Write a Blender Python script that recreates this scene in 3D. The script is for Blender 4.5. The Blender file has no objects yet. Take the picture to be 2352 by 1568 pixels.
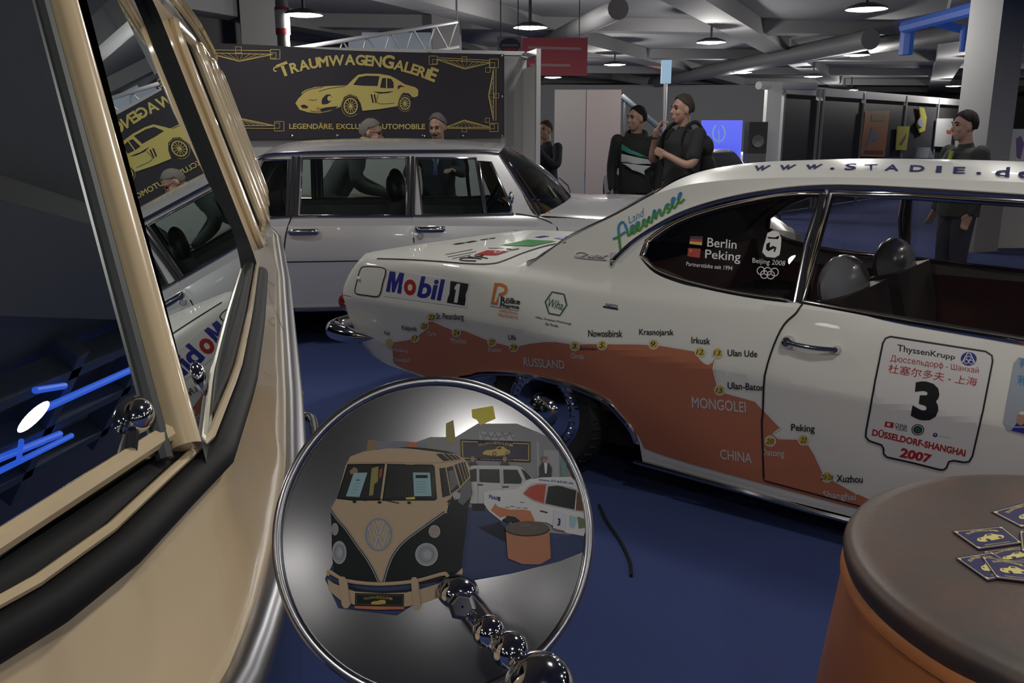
import bpy, bmesh, math, random
from mathutils import Vector, Matrix, Quaternion
from mathutils.geometry import delaunay_2d_cdt
from mathutils.bvhtree import BVHTree

random.seed(7)
SC = bpy.context.scene
COL = SC.collection

# ---------------------------------------------------------------- camera, world, light, exposure
F, CX, CY, HC = 2030.0, 1176.0, 784.0, 1.55
TH = math.atan(484 / F)
CT, ST = math.cos(TH), math.sin(TH)
CAM = Vector((0, 0, HC))
cd = bpy.data.cameras.new('camera')
cam = bpy.data.objects.new('camera', cd)
COL.objects.link(cam)
cam.location = CAM
cam.rotation_euler = (math.pi / 2 - TH, 0, 0)
cd.sensor_width = 36
cd.lens = F / 2352 * 36
cd.clip_start = 0.01
cd.clip_end = 300
SC.camera = cam

w = bpy.data.worlds.new('world')
SC.world = w
w.use_nodes = True
w.node_tree.nodes['Background'].inputs[0].default_value = (0.5, 0.55, 0.65, 1)
w.node_tree.nodes['Background'].inputs[1].default_value = 0.05

SC.view_settings.view_transform = 'Standard'
SC.view_settings.look = 'None'
SC.view_settings.gamma = 1
SC.view_settings.use_curve_mapping = False
SC.view_settings.exposure = 0.15


def downlight(loc, power, color=(1, 0.965, 0.91), d=0.26):
    l = bpy.data.lights.new('hall_lamp', 'AREA')
    l.shape = 'DISK'
    l.size = d
    l.energy = power
    l.color = color
    o = bpy.data.objects.new('hall_lamp', l)
    COL.objects.link(o)
    o.location = loc
    return o


def bulb(loc, power, color=(1, 0.965, 0.91), r=0.13):
    l = bpy.data.lights.new('hall_lamp', 'POINT')
    l.energy = power
    l.color = color
    l.shadow_soft_size = r
    o = bpy.data.objects.new('hall_lamp', l)
    COL.objects.link(o)
    o.location = loc
    return o


CEILZ, LAMPZ = 3.7, 3.12
# rows of round lamps under the hall's ceiling, before and over the cars; the lamps in view carry their own light
for lx in (-5.6, -2.6, 0.6, 3.8, 7.0, 10.2):
    for ly in (-7.2, -4.4, -1.6, 1.4, 4.6, 7.8):
        downlight((lx + (0.5 if ly in (-4.4, 1.4, 7.8) else 0), ly, LAMPZ), 21)

# ---------------------------------------------------------------- picture geometry helpers


def ray(px, py):
    u = (px - CX) / F
    v = (CY - py) / F
    return Vector((u, CT + v * ST, -ST + v * CT))


def atz(px, py, z):
    d = ray(px, py)
    return CAM + d * ((z - HC) / d.z)


def atY(px, py, Y):
    d = ray(px, py)
    return CAM + d * (Y / d.y)


def onplane(px, py, p0, n):
    d = ray(px, py)
    return CAM + d * ((p0 - CAM).dot(n) / d.dot(n))


def proj(P):
    q = P - CAM
    dep = q.y * CT - q.z * ST
    up = q.y * ST + q.z * CT
    return (CX + F * q.x / dep, CY - F * up / dep)


def interp(pts, x):
    if x <= pts[0][0]:
        return pts[0][1]
    for (x0, y0), (x1, y1) in zip(pts, pts[1:]):
        if x <= x1:
            return y0 + (y1 - y0) * (x - x0) / max(1e-9, x1 - x0)
    return pts[-1][1]


def sinterp(pts, x):
    """smooth (Catmull-Rom / Hermite) interpolation through sorted points"""
    n = len(pts)
    if x <= pts[0][0]:
        return pts[0][1]
    if x >= pts[-1][0]:
        return pts[-1][1]
    for i in range(n - 1):
        if x <= pts[i + 1][0]:
            x0, y0 = pts[i]
            x1, y1 = pts[i + 1]
            h = x1 - x0
            s0 = (y1 - y0) / h
            m0 = s0 if i == 0 else ((y1 - pts[i - 1][1]) / (x1 - pts[i - 1][0]))
            m1 = s0 if i == n - 2 else ((pts[i + 2][1] - y0) / (pts[i + 2][0] - x0))
            t = (x - x0) / h
            return ((2 * t ** 3 - 3 * t * t + 1) * y0 + (t ** 3 - 2 * t * t + t) * h * m0 +
                    (-2 * t ** 3 + 3 * t * t) * y1 + (t ** 3 - t * t) * h * m1)


def curve(pts, n=8, closed=False):
    """Catmull-Rom resampling of a list of tuples / vectors"""
    P = [Vector(p) for p in pts]
    out = []
    m = len(P)
    rng = range(m) if closed else range(m - 1)
    for i in rng:
        p1, p2 = P[i], P[(i + 1) % m]
        p0 = P[i - 1] if (closed or i > 0) else p1 * 2 - p2
        p3 = P[(i + 2) % m] if (closed or i + 2 < m) else p2 * 2 - p1
        for k in range(n):
            t = k / n
            out.append(0.5 * ((2 * p1) + (p2 - p0) * t + (2 * p0 - 5 * p1 + 4 * p2 - p3) * t * t +
                              (3 * p1 - p0 - 3 * p2 + p3) * t ** 3))
    if not closed:
        out.append(P[-1])
    return out


def pip(x, y, poly):
    c = False
    j = len(poly) - 1
    for i in range(len(poly)):
        xi, yi = poly[i][0], poly[i][1]
        xj, yj = poly[j][0], poly[j][1]
        if (yi > y) != (yj > y) and x < (xj - xi) * (y - yi) / (yj - yi) + xi:
            c = not c
        j = i
    return c


def cdt(polys, step, lines=(), extra=()):
    """triangulate the plane round closed polys and open lines, with grid points inside the first poly"""
    V, E = [], []

    def addp(pts, closed):
        b = len(V)
        for p in pts:
            V.append(Vector((p[0], p[1])))
        n = len(pts)
        for i in range(n if closed else n - 1):
            E.append((b + i, b + (i + 1) % n))
    for p in polys:
        addp(p, True)
    for l in lines:
        addp(l, False)
    if step:
        xs = [p[0] for p in polys[0]]
        ys = [p[1] for p in polys[0]]
        ny = int((max(ys) - min(ys)) / step) + 1
        nx = int((max(xs) - min(xs)) / step) + 1
        for j in range(ny + 1):
            for i in range(nx + 1):
                x = min(xs) + (i + 0.5 * (j % 2)) * step
                y = min(ys) + j * step
                if pip(x, y, polys[0]):
                    V.append(Vector((x, y)))
    for p in extra:
        V.append(Vector((p[0], p[1])))
    r = delaunay_2d_cdt(V, E, [], 0, 1e-6)
    return [tuple(v) for v in r[0]], [tuple(f) for f in r[2]]


# ---------------------------------------------------------------- materials
MATS = {}


def mat(name, color, rough=0.5, metal=0.0, spec=0.5, coat=0.0, noise=None, bump=None, emit=None, alpha=1.0, trans=0.0):
    if name in MATS:
        return MATS[name]
    m = bpy.data.materials.new(name)
    m.use_nodes = True
    nt = m.node_tree
    b = nt.nodes['Principled BSDF']
    b.inputs['Base Color'].default_value = (*color, 1)
    b.inputs['Roughness'].default_value = rough
    b.inputs['Metallic'].default_value = metal
    b.inputs['Specular IOR Level'].default_value = spec
    b.inputs['Coat Weight'].default_value = coat
    b.inputs['Coat Roughness'].default_value = 0.03
    b.inputs['Alpha'].default_value = alpha
    b.inputs['Transmission Weight'].default_value = trans
    if emit:
        b.inputs['Emission Color'].default_value = (*emit[0], 1)
        b.inputs['Emission Strength'].default_value = emit[1]
    if noise or bump:
        tc = nt.nodes.new('ShaderNodeTexCoord')
    if noise:   # (scale, second colour, detail, low, high)
        n = nt.nodes.new('ShaderNodeTexNoise')
        n.inputs['Scale'].default_value = noise[0]
        n.inputs['Detail'].default_value = noise[2] if len(noise) > 2 else 4
        cr = nt.nodes.new('ShaderNodeValToRGB')
        cr.color_ramp.elements[0].position = noise[3] if len(noise) > 3 else 0.35
        cr.color_ramp.elements[1].position = noise[4] if len(noise) > 4 else 0.65
        cr.color_ramp.elements[0].color = (*color, 1)
        cr.color_ramp.elements[1].color = (*noise[1], 1)
        nt.links.new(tc.outputs['Object'], n.inputs['Vector'])
        nt.links.new(n.outputs['Fac'], cr.inputs['Fac'])
        nt.links.new(cr.outputs['Color'], b.inputs['Base Color'])
    if bump:    # (scale, strength)
        n2 = nt.nodes.new('ShaderNodeTexNoise')
        n2.inputs['Scale'].default_value = bump[0]
        n2.inputs['Detail'].default_value = 3
        bp = nt.nodes.new('ShaderNodeBump')
        bp.inputs['Strength'].default_value = bump[1]
        bp.inputs['Distance'].default_value = 0.01
        nt.links.new(tc.outputs['Object'], n2.inputs['Vector'])
        nt.links.new(n2.outputs['Fac'], bp.inputs['Height'])
        nt.links.new(bp.outputs['Normal'], b.inputs['Normal'])
    MATS[name] = m
    return m


def glassmat(name, tint, refl=0.5, rough=0.0, ior=1.5):
    """thin window glass: tinted see-through plus mirror reflection by angle"""
    if name in MATS:
        return MATS[name]
    m = bpy.data.materials.new(name)
    m.use_nodes = True
    nt = m.node_tree
    nt.nodes.clear()
    out = nt.nodes.new('ShaderNodeOutputMaterial')
    tr = nt.nodes.new('ShaderNodeBsdfTransparent')
    tr.inputs[0].default_value = (*tint, 1)
    gl = nt.nodes.new('ShaderNodeBsdfGlossy')
    gl.inputs['Roughness'].default_value = rough
    gl.inputs[0].default_value = (0.9, 0.95, 0.95, 1)
    fr = nt.nodes.new('ShaderNodeFresnel')
    fr.inputs[0].default_value = ior
    ml = nt.nodes.new('ShaderNodeMath')
    ml.operation = 'MULTIPLY_ADD'
    ml.inputs[1].default_value = 1.0
    ml.inputs[2].default_value = refl
    ml.use_clamp = True
    mx = nt.nodes.new('ShaderNodeMixShader')
    nt.links.new(fr.outputs[0], ml.inputs[0])
    nt.links.new(ml.outputs[0], mx.inputs[0])
    nt.links.new(tr.outputs[0], mx.inputs[1])
    nt.links.new(gl.outputs[0], mx.inputs[2])
    nt.links.new(mx.outputs[0], out.inputs[0])
    MATS[name] = m
    return m


CHROME = mat('chrome', (0.62, 0.62, 0.64), 0.08, 1.0)
BLACK = mat('black_rubber', (0.009, 0.009, 0.010), 0.6, spec=.3)
DARK = mat('dark_recess', (0.006, 0.006, 0.007), 0.8)
LAMP = mat('lamp_glow', (1, 1, 1), emit=((1, 0.97, 0.9), 6.0))

# ---------------------------------------------------------------- object helpers


def tag(o, label=None, cat=None, group=None, kind=None):
    if label:
        o['label'] = label
    if cat:
        o['category'] = cat
    if group:
        o['group'] = group
    if kind:
        o['kind'] = kind
    return o


def thing(name, label, cat, loc=(0, 0, 0), group=None):
    o = bpy.data.objects.new(name, None)
    o.empty_display_size = 0.1
    COL.objects.link(o)
    o.location = loc
    LOCS[o.name] = Vector(loc)
    return tag(o, label, cat, group)


LOCS = {}


class MB:
    def __init__(s):
        s.v, s.f, s.m = [], [], []

    def add(s, V, Fc, mi=0):
        b = len(s.v)
        s.v += [tuple(p) for p in V]
        for f in Fc:
            s.f.append(tuple(b + i for i in f))
            s.m.append(mi)
        return s

    def box(s, c, size, R=None, mi=0):
        hx, hy, hz = size[0] / 2, size[1] / 2, size[2] / 2
        V = [Vector((x, y, z)) for z in (-hz, hz) for y in (-hy, hy) for x in (-hx, hx)]
        if R is not None:
            V = [R @ p for p in V]
        c = Vector(c)
        return s.add([p + c for p in V], [(0, 2, 3, 1), (4, 5, 7, 6), (0, 1, 5, 4), (2, 6, 7, 3), (0, 4, 6, 2), (1, 3, 7, 5)], mi)

    def tube(s, pts, r, seg=10, closed=False, mi=0, flat=None, up=None, caps=True):
        P = [Vector(p) for p in pts]
        n = len(P)
        if n < 2:
            return s
        V, Fc = [], []
        nrm = None
        for i in range(n):
            if closed:
                t = P[(i + 1) % n] - P[i - 1]
            else:
                t = P[min(i + 1, n - 1)] - P[max(i - 1, 0)]
            if t.length < 1e-9:
                t = Vector((0, 0, 1))
            t.normalize()
            if up is not None:
                u = up[i] if isinstance(up, list) else Vector(up)
                nrm = (u - t * u.dot(t))
            elif nrm is None:
                a = Vector((0, 0, 1)) if abs(t.z) < 0.9 else Vector((1, 0, 0))
                nrm = t.cross(a)
            else:
                nrm = nrm - t * nrm.dot(t)
            if nrm.length < 1e-9:
                nrm = t.orthogonal()
            nrm.normalize()
            bn = t.cross(nrm)
            rr = r[i] if isinstance(r, (list, tuple)) else r
            k2 = 1.0 if flat is None else flat
            for k in range(seg):
                a = 2 * math.pi * k / seg
                V.append(P[i] + nrm * (math.cos(a) * rr * k2) + bn * (math.sin(a) * rr))
        for i in range(n if closed else n - 1):
            for k in range(seg):
                a, b = i * seg + k, i * seg + (k + 1) % seg
                c, d = ((i + 1) % n) * seg + (k + 1) % seg, ((i + 1) % n) * seg + k
                Fc.append((a, b, c, d))
        if not closed and caps:
            Fc.append(tuple(range(seg - 1, -1, -1)))
            Fc.append(tuple((n - 1) * seg + k for k in range(seg)))
        return s.add(V, Fc, mi)

    def lathe(s, prof, c, axis=(0, 0, 1), seg=32, mi=0, cap=False):
        """prof: list of (r, h) along axis"""
        ax = Vector(axis).normalized()
        a = ax.orthogonal().normalized()
        b = ax.cross(a)
        c = Vector(c)
        V, Fc = [], []
        for (r, h) in prof:
            for k in range(seg):
                t = 2 * math.pi * k / seg
                V.append(c + ax * h + a * (r * math.cos(t)) + b * (r * math.sin(t)))
        for i in range(len(prof) - 1):
            for k in range(seg):
                Fc.append((i * seg + k, i * seg + (k + 1) % seg, (i + 1) * seg + (k + 1) % seg, (i + 1) * seg + k))
        if cap:
            Fc.append(tuple(range(seg - 1, -1, -1)))
            Fc.append(tuple((len(prof) - 1) * seg + k for k in range(seg)))
        return s.add(V, Fc, mi)

    def grid(s, rows, mi=0, closed=False):
        n = len(rows[0])
        V = [p for r in rows for p in r]
        Fc = []
        for i in range(len(rows) - 1):
            for k in range(n if closed else n - 1):
                Fc.append((i * n + k, i * n + (k + 1) % n, (i + 1) * n + (k + 1) % n, (i + 1) * n + k))
        return s.add(V, Fc, mi)

    def ball(s, c, r, seg=16, ring=10, R=None, mi=0):
        rx, ry, rz = (r, r, r) if not isinstance(r, (tuple, list)) else r
        c = Vector(c)
        rows = []
        for i in range(ring + 1):
            t = math.pi * i / ring
            row = []
            for k in range(seg):
                a = 2 * math.pi * k / seg
                p = Vector((rx * math.sin(t) * math.cos(a), ry * math.sin(t) * math.sin(a), rz * math.cos(t)))
                if R is not None:
                    p = R @ p
                row.append(c + p)
            rows.append(row)
        return s.grid(rows, mi, True)

    def prism(s, poly, off, mi=0):
        """closed 3-D outline swept by the vector off"""
        n = len(poly)
        P = [Vector(p) for p in poly]
        off = Vector(off)
        V = P + [p + off for p in P]
        Fc = [tuple(range(n - 1, -1, -1)), tuple(range(n, 2 * n))]
        for i in range(n):
            j = (i + 1) % n
            Fc.append((i, j, n + j, n + i))
        return s.add(V, Fc, mi)

    def build(s, name, mats, parent=None, smooth=True, merge=None, label=None, recalc=False, sharp=None):
        me = bpy.data.meshes.new(name)
        me.from_pydata(s.v, [], s.f)
        if not isinstance(mats, (list, tuple)):
            mats = [mats]
        for m in mats:
            me.materials.append(m)
        if len(mats) > 1:
            me.polygons.foreach_set('material_index', s.m)
        if merge or recalc:
            bm = bmesh.new()
            bm.from_mesh(me)
            if merge:
                bmesh.ops.remove_doubles(bm, verts=bm.verts, dist=merge)
            if recalc:
                bmesh.ops.recalc_face_normals(bm, faces=bm.faces)
            bm.to_mesh(me)
            bm.free()
        if smooth:
            me.polygons.foreach_set('use_smooth', [True] * len(me.polygons))
            me.set_sharp_from_angle(angle=math.radians(sharp if sharp else 40))
        me.update()
        o = bpy.data.objects.new(name, me)
        COL.objects.link(o)
        if parent is not None:
            o.parent = parent
            base = LOCS.get(parent.name)
            if base is not None:
                o.matrix_parent_inverse = Matrix.Translation(-base)
        if label:
            o['label'] = label
        return o


# ---------------------------------------------------------------- lettering and stickers
TCACHE = {}
ASPECT = {}


def text2d(txt, bold=0.0, shear=0.0):
    """glyph triangles of a line of text, scaled to its unit box (x, y in 0..1)"""
    k = (txt, bold, shear)
    if k in TCACHE:
        return TCACHE[k]
    cu = bpy.data.curves.new('t', 'FONT')
    cu.body = txt
    cu.size = 1
    cu.shear = shear
    cu.resolution_u = 3
    cu.fill_mode = 'NONE'
    o = bpy.data.objects.new('t', cu)
    COL.objects.link(o)
    dg = bpy.context.evaluated_depsgraph_get()
    me = bpy.data.meshes.new_from_object(o.evaluated_get(dg))
    V0 = [(v.co.x, v.co.y) for v in me.vertices]
    nxt = {}
    for e in me.edges:
        nxt.setdefault(e.vertices[0], []).append(e.vertices[1])
        nxt.setdefault(e.vertices[1], []).append(e.vertices[0])
    # contours are runs of consecutive vertices
    cons, cur = [], [0] if V0 else []
    for i in range(1, len(V0)):
        if i - 1 in nxt.get(i, []):
            cur.append(i)
        else:
            cons.append(cur)
            cur = [i]
    if cur:
        cons.append(cur)
    cons = [c for c in cons if len(c) > 2]
    if bold and cons:
        def area2(c):
            return sum(V0[c[i]][0] * V0[c[(i + 1) % len(c)]][1] - V0[c[(i + 1) % len(c)]][0] * V0[c[i]][1] for i in range(len(c)))
        sg = 1 if area2(max(cons, key=lambda c: abs(area2(c)))) > 0 else -1
        V1 = list(V0)
        for c in cons:
            for i in range(len(c)):
                p0, p1, p2 = (Vector(V0[c[(i + k) % len(c)]]) for k in (-1, 0, 1))
                d1, d2 = (p1 - p0), (p2 - p1)
                if d1.length < 1e-7 or d2.length < 1e-7:
                    d1 = d2 = (p2 - p0)
                if d1.length < 1e-7:
                    continue
                n1, n2 = Vector((d1.y, -d1.x)).normalized(), Vector((d2.y, -d2.x)).normalized()
                nn = n1 + n2
                if nn.length < .3:
                    nn = n1
                nn = nn.normalized() * min(1.6, 1 / max(.4, nn.normalized().dot(n1)))
                V1[c[i]] = (p1.x + nn.x * bold * sg, p1.y + nn.y * bold * sg)
        V0 = V1
    rr = delaunay_2d_cdt([Vector(p) for p in V0], [(c[i], c[(i + 1) % len(c)]) for c in cons for i in range(len(c))], [], 0, 1e-5) if cons else ([], [], [])
    V = [tuple(p) for p in rr[0]]
    bb = [(min(V0[i][0] for i in c), max(V0[i][0] for i in c), min(V0[i][1] for i in c), max(V0[i][1] for i in c)) for c in cons]
    Fc = []
    for f in rr[2]:
        x, y = sum(V[i][0] for i in f) / len(f), sum(V[i][1] for i in f) / len(f)
        wn = 0
        for c, q in zip(cons, bb):
            if q[0] < x < q[1] and q[2] < y < q[3]:
                for i in range(len(c)):
                    (xa, ya), (xb, yb) = V0[c[i]], V0[c[(i + 1) % len(c)]]
                    if (ya > y) != (yb > y) and x < xa + (xb - xa) * (y - ya) / (yb - ya):
                        wn += 1 if yb > ya else -1
        if wn:
            Fc.append(tuple(f))
    bpy.data.objects.remove(o)
    bpy.data.meshes.remove(me)
    bpy.data.curves.remove(cu)
    if V:
        x0, x1 = min(p[0] for p in V), max(p[0] for p in V)
        y0, y1 = min(p[1] for p in V), max(p[1] for p in V)
        ASPECT[k] = (x1 - x0) / max(1e-6, y1 - y0)
        V = [((p[0] - x0) / max(1e-6, x1 - x0), (p[1] - y0) / max(1e-6, y1 - y0)) for p in V]
    TCACHE[k] = (V, Fc)
    return TCACHE[k]


def put(mb, surf, pts, faces, off, mi):
    V = []
    last = None
    for p in pts:
        h = surf(p[0], p[1])
        if h is None:
            h = last
        if h is None:
            for q in pts:
                h = surf(q[0], q[1])
                if h:
                    break
        if h is None:
            return
        last = h
        V.append(h[0] + h[1] * off)
    # keep every triangle facing out along the surface normal
    Fc = []
    for f in faces:
        a, b, c = V[f[0]], V[f[1]], V[f[2]]
        nn = surf(pts[f[0]][0], pts[f[0]][1])
        if nn is not None and (b - a).cross(c - a).dot(nn[1]) < 0:
            f = tuple(reversed(f))
        Fc.append(f)
    mb.add(V, Fc, mi)


def dtext(mb, surf, txt, quad, off=0.003, mi=0, bold=0.0, shear=0.0):
    """quad: bottom-left, bottom-right, top-right, top-left of the inked box"""
    V, Fc = text2d(txt, bold, shear)
    a, b, c, d = quad
    span = max(abs(a[0] - c[0]), abs(a[1] - c[1]), abs(b[0] - d[0]), abs(b[1] - d[1]))
    for _ in range(0 if span < 45 else 1 if span < 80 else 2):      # finer triangles so big letters follow the surface
        V, Fc = list(V), [(f[0], f[i], f[i + 1]) for f in Fc for i in range(1, len(f) - 1)]
        mid_, F2 = {}, []

        def mp_(i, j):
            k_ = (min(i, j), max(i, j))
            if k_ not in mid_:
                mid_[k_] = len(V)
                V.append(((V[i][0] + V[j][0]) / 2, (V[i][1] + V[j][1]) / 2))
            return mid_[k_]
        for i, j, k_ in Fc:
            p, q, r = mp_(i, j), mp_(j, k_), mp_(k_, i)
            F2 += [(i, p, r), (p, j, q), (r, q, k_), (p, q, r)]
        Fc = F2
    P = []
    for (x, y) in V:
        P.append((a[0] * (1 - x) * (1 - y) + b[0] * x * (1 - y) + c[0] * x * y + d[0] * (1 - x) * y,
                  a[1] * (1 - x) * (1 - y) + b[1] * x * (1 - y) + c[1] * x * y + d[1] * (1 - x) * y))
    put(mb, surf, P, Fc, off, mi)


def dpoly(mb, surf, poly, off=0.002, mi=0, step=None, holes=()):
    V, T = cdt([poly] + list(holes), step)
    out = []
    for t in T:
        x = sum(V[i][0] for i in t) / 3
        y = sum(V[i][1] for i in t) / 3
        if pip(x, y, poly) and not any(pip(x, y, h) for h in holes):
            out.append(t)
    used = sorted({i for t in out for i in t})
    mp = {i: k for k, i in enumerate(used)}
    put(mb, surf, [V[i] for i in used], [tuple(mp[i] for i in t) for t in out], off, mi)


def dline(mb, surf, pts, wd, off=0.003, mi=0, closed=False):
    """ribbon of pixel width wd along a pixel polyline"""
    P = [Vector((p[0], p[1])) for p in pts]
    if not isinstance(wd, list):
        Q = []
        for i in range(len(P) if closed else len(P) - 1):
            e = P[(i + 1) % len(P)] - P[i]
            m_ = max(1, int(e.length / 9))
            Q += [P[i] + e * (k / m_) for k in range(m_)]
        P = Q if closed else Q + [P[-1]]
    n = len(P)
    L, R = [], []
    for i in range(n):
        if closed:
            t = P[(i + 1) % n] - P[i - 1]
        else:
            t = P[min(i + 1, n - 1)] - P[max(i - 1, 0)]
        t = t.normalized() if t.length > 1e-6 else Vector((1, 0))
        q = Vector((-t.y, t.x)) * ((wd[i] if isinstance(wd, list) else wd) / 2)
        L.append(P[i] + q)
        R.append(P[i] - q)
    V = L + R
    Fc = []
    for i in range(n if closed else n - 1):
        j = (i + 1) % n
        Fc.append((i, j, n + j, n + i))
    put(mb, surf, V, Fc, off, mi)


def circ(x, y, rx, ry=None, n=20):
    ry = rx if ry is None else ry
    return [(x + rx * math.cos(2 * math.pi * k / n), y + ry * math.sin(2 * math.pi * k / n)) for k in range(n)]


def planesurf(p0, n):
    p0 = Vector(p0)
    n = Vector(n).normalized()

    def s(px, py):
        return (onplane(px, py, p0, n), n)
    return s


def bvhsurf(objs):
    V, P = [], []
    for o in objs:
        b = len(V)
        V += [v.co.copy() for v in o.data.vertices]
        P += [tuple(b + i for i in p.vertices) for p in o.data.polygons]
    T = BVHTree.FromPolygons(V, P)
    cache = {}

    def s(px, py):
        k = (round(px, 3), round(py, 3))
        if k not in cache:
            d = ray(px, py).normalized()
            h = T.ray_cast(CAM, d)
            if h[0] is None:
                cache[k] = None
            else:
                nn = h[1] if h[1].dot(d) < 0 else -h[1]
                cache[k] = (h[0], nn)
        return cache[k]
    return s

# ---------------------------------------------------------------- the hall
def setting(name, build, m, label=None):
    mbx = MB()
    build(mbx)
    o = mbx.build(name, m, None, False)
    o['kind'] = 'structure'
    return o


CARPET = mat('blue_carpet', (0.052, 0.074, 0.200), 0.95, spec=0.1, noise=(260, (0.040, 0.058, 0.160), 3, .4, .6), bump=(700, .3))
setting('floor', lambda b: b.box((6, 18, -.05), (64, 72, .1)), CARPET)
setting('ceiling', lambda b: b.box((6, 18, CEILZ + .15), (64, 72, .3)), mat('ceiling_grey', (.16, .16, .17), .9))
WG = mat('hall_wall_grey', (.12, .12, .125), .9)
setting('wall_back', lambda b: b.box((6, 54, CEILZ / 2), (64, .3, CEILZ)), WG)
setting('wall_front', lambda b: b.box((6, -18, CEILZ / 2), (64, .3, CEILZ)), WG)
setting('wall_left', lambda b: b.box((-26, 18, CEILZ / 2), (.3, 72, CEILZ)), WG)
setting('wall_right', lambda b: b.box((38, 18, CEILZ / 2), (.3, 72, CEILZ)), WG)

# ---------------------------------------------------------------- car building


class Frame:
    """a car's own axes: x tail to nose, y centre to the camera's side, z up"""

    def __init__(s, phi, D0, S0, W):
        p = math.radians(phi)
        s.ex = Vector((math.cos(p), -math.sin(p), 0))
        s.n = Vector((math.sin(p), math.cos(p), 0))
        s.D0, s.S0, s.W = D0, S0, W

    def w(s, x, y, z):
        return s.ex * (x + s.S0) + s.n * (s.D0 + s.W - y) + Vector((0, 0, z))

    def px(s, px, py, d=0.0):
        r = ray(px, py)
        t = (s.D0 + d) / r.dot(s.n)
        P = CAM + r * t
        return (P.dot(s.ex) - s.S0, P.z)

    def pxs(s, pts, d=0.0):
        return [s.px(p[0], p[1], d) for p in pts]

    def R(s):
        return Matrix((s.ex, -s.n, Vector((0, 0, 1)))).transposed()


def car_side(fr, outline, holes, doors, delta, step, lines=()):
    """near side of a car body as a triangulated (x, z) sheet; returns [(verts2d, tris)] for body, then each door"""
    polys = [outline] + holes + doors
    V, T = cdt(polys, step, lines)
    out = [[] for _ in range(1 + len(doors))]
    for t in T:
        x = sum(V[i][0] for i in t) / 3
        y = sum(V[i][1] for i in t) / 3
        if not pip(x, y, outline) or any(pip(x, y, h) for h in holes):
            continue
        for k, d in enumerate(doors):
            if pip(x, y, d):
                out[k + 1].append(t)
                break
        else:
            out[0].append(t)
    return V, out


def add_side(mb, fr, V, tris, delta, side=1, off=0.0, mi=0):
    used = sorted({i for t in tris for i in t})
    mp = {i: k for k, i in enumerate(used)}
    P = [fr.w(V[i][0], side * (fr.W - delta(V[i][0], V[i][1]) + off), V[i][1]) for i in used]
    Fc = []
    for t in tris:
        a, b, c = (P[mp[i]] for i in t)
        f = tuple(mp[i] for i in t)
        if (b - a).cross(c - a).dot(-fr.n * side) < 0:
            f = f[::-1]
        Fc.append(f)
    mb.add(P, Fc, mi)


def side_patch(mb, fr, poly, delta, side=1, off=0.002, step=0.04, holes=(), mi=0):
    V, T = cdt([poly] + list(holes), step)
    tr = []
    for t in T:
        x = sum(V[i][0] for i in t) / 3
        y = sum(V[i][1] for i in t) / 3
        if pip(x, y, poly) and not any(pip(x, y, h) for h in holes):
            tr.append(t)
    add_side(mb, fr, V, tr, delta, side, off, mi)


def side_tube(mb, fr, pts, delta, r, side=1, off=0.0, closed=False, seg=8, flat=None, mi=0):
    """tube lying along the body side through (x, z) points"""
    P = [fr.w(p[0], side * (fr.W - delta(p[0], p[1]) + off), p[1]) for p in pts]
    mb.tube(P, r, seg, closed, mi, flat, up=-fr.n * side)


def shut_line(mb, fr, pts, delta, wd, side=1, off=0.0015):
    P = [Vector(p) for p in pts]
    n = len(P)
    A, B = [], []
    for i in range(n):
        t = (P[min(i + 1, n - 1)] - P[max(i - 1, 0)]).normalized()
        q = Vector((-t.y, t.x)) * wd / 2
        A.append(P[i] + q)
        B.append(P[i] - q)
    rows = [[fr.w(p.x, side * (fr.W - delta(p.x, p.y) + off), p.y) for p in L] for L in (A, B)]
    mb.grid(rows)


def wheel(parent, fr, x, zc, r, wdt, y_out, side, rimr, spokes=False):
    """tyre (rubber), rim and hub cap, built in place"""
    c = fr.w(x, side * (y_out - wdt / 2), zc)
    ax = -fr.n * side
    mb = MB()
    h = wdt / 2
    prof = [(rimr, -h * .8), (rimr + .02, -h), (r - .03, -h * 1.02), (r - .008, -h * .8), (r, -h * .5), (r, h * .5), (r - .008, h * .8),
            (r - .03, h * 1.02), (rimr + .02, h), (rimr, h * .8), (rimr, -h * .8)]
    mb.lathe(prof, c, ax, 48)
    for k in range(40):
        a = 2 * math.pi * k / 40
        e = ax.orthogonal().normalized()
        g = ax.cross(e)
        d = e * math.cos(a) + g * math.sin(a)
        mb.tube([c + d * (r - .012) + ax * (h * .98), c + d * (r + .001) + ax * h * .55], .006, 4)
    t = mb.build('tyre', mat('tyre_rubber', (0.012, 0.012, 0.012), 0.75), parent)
    mb = MB()
    mb.lathe([(rimr + .004, h * .86), (rimr - .012, h * .95), (rimr - .02, h * .8), (rimr - .05, h * .72), (rimr - .055, h * .8),
              (.085, h * .85), (.075, h * 1.05), (.06, h * 1.25), (.02, h * 1.35), (0.0005, h * 1.36)], c, ax, 40)
    for k in range(36):
        a = 2 * math.pi * k / 36
        e = ax.orthogonal().normalized()
        g = ax.cross(e)
        d = e * math.cos(a) + g * math.sin(a)
        mb.box(c + d * (rimr - .035) + ax * (h * .8), (.012, .012, .012))
    mb.build('hub_cap', CHROME, parent)
    mb = MB()
    mb.lathe([(0.001, 0), (rimr + .004, 0), (rimr + .004, h * .8)], c, ax, 32)
    mb.build('wheel_disc', DARK, parent)


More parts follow.
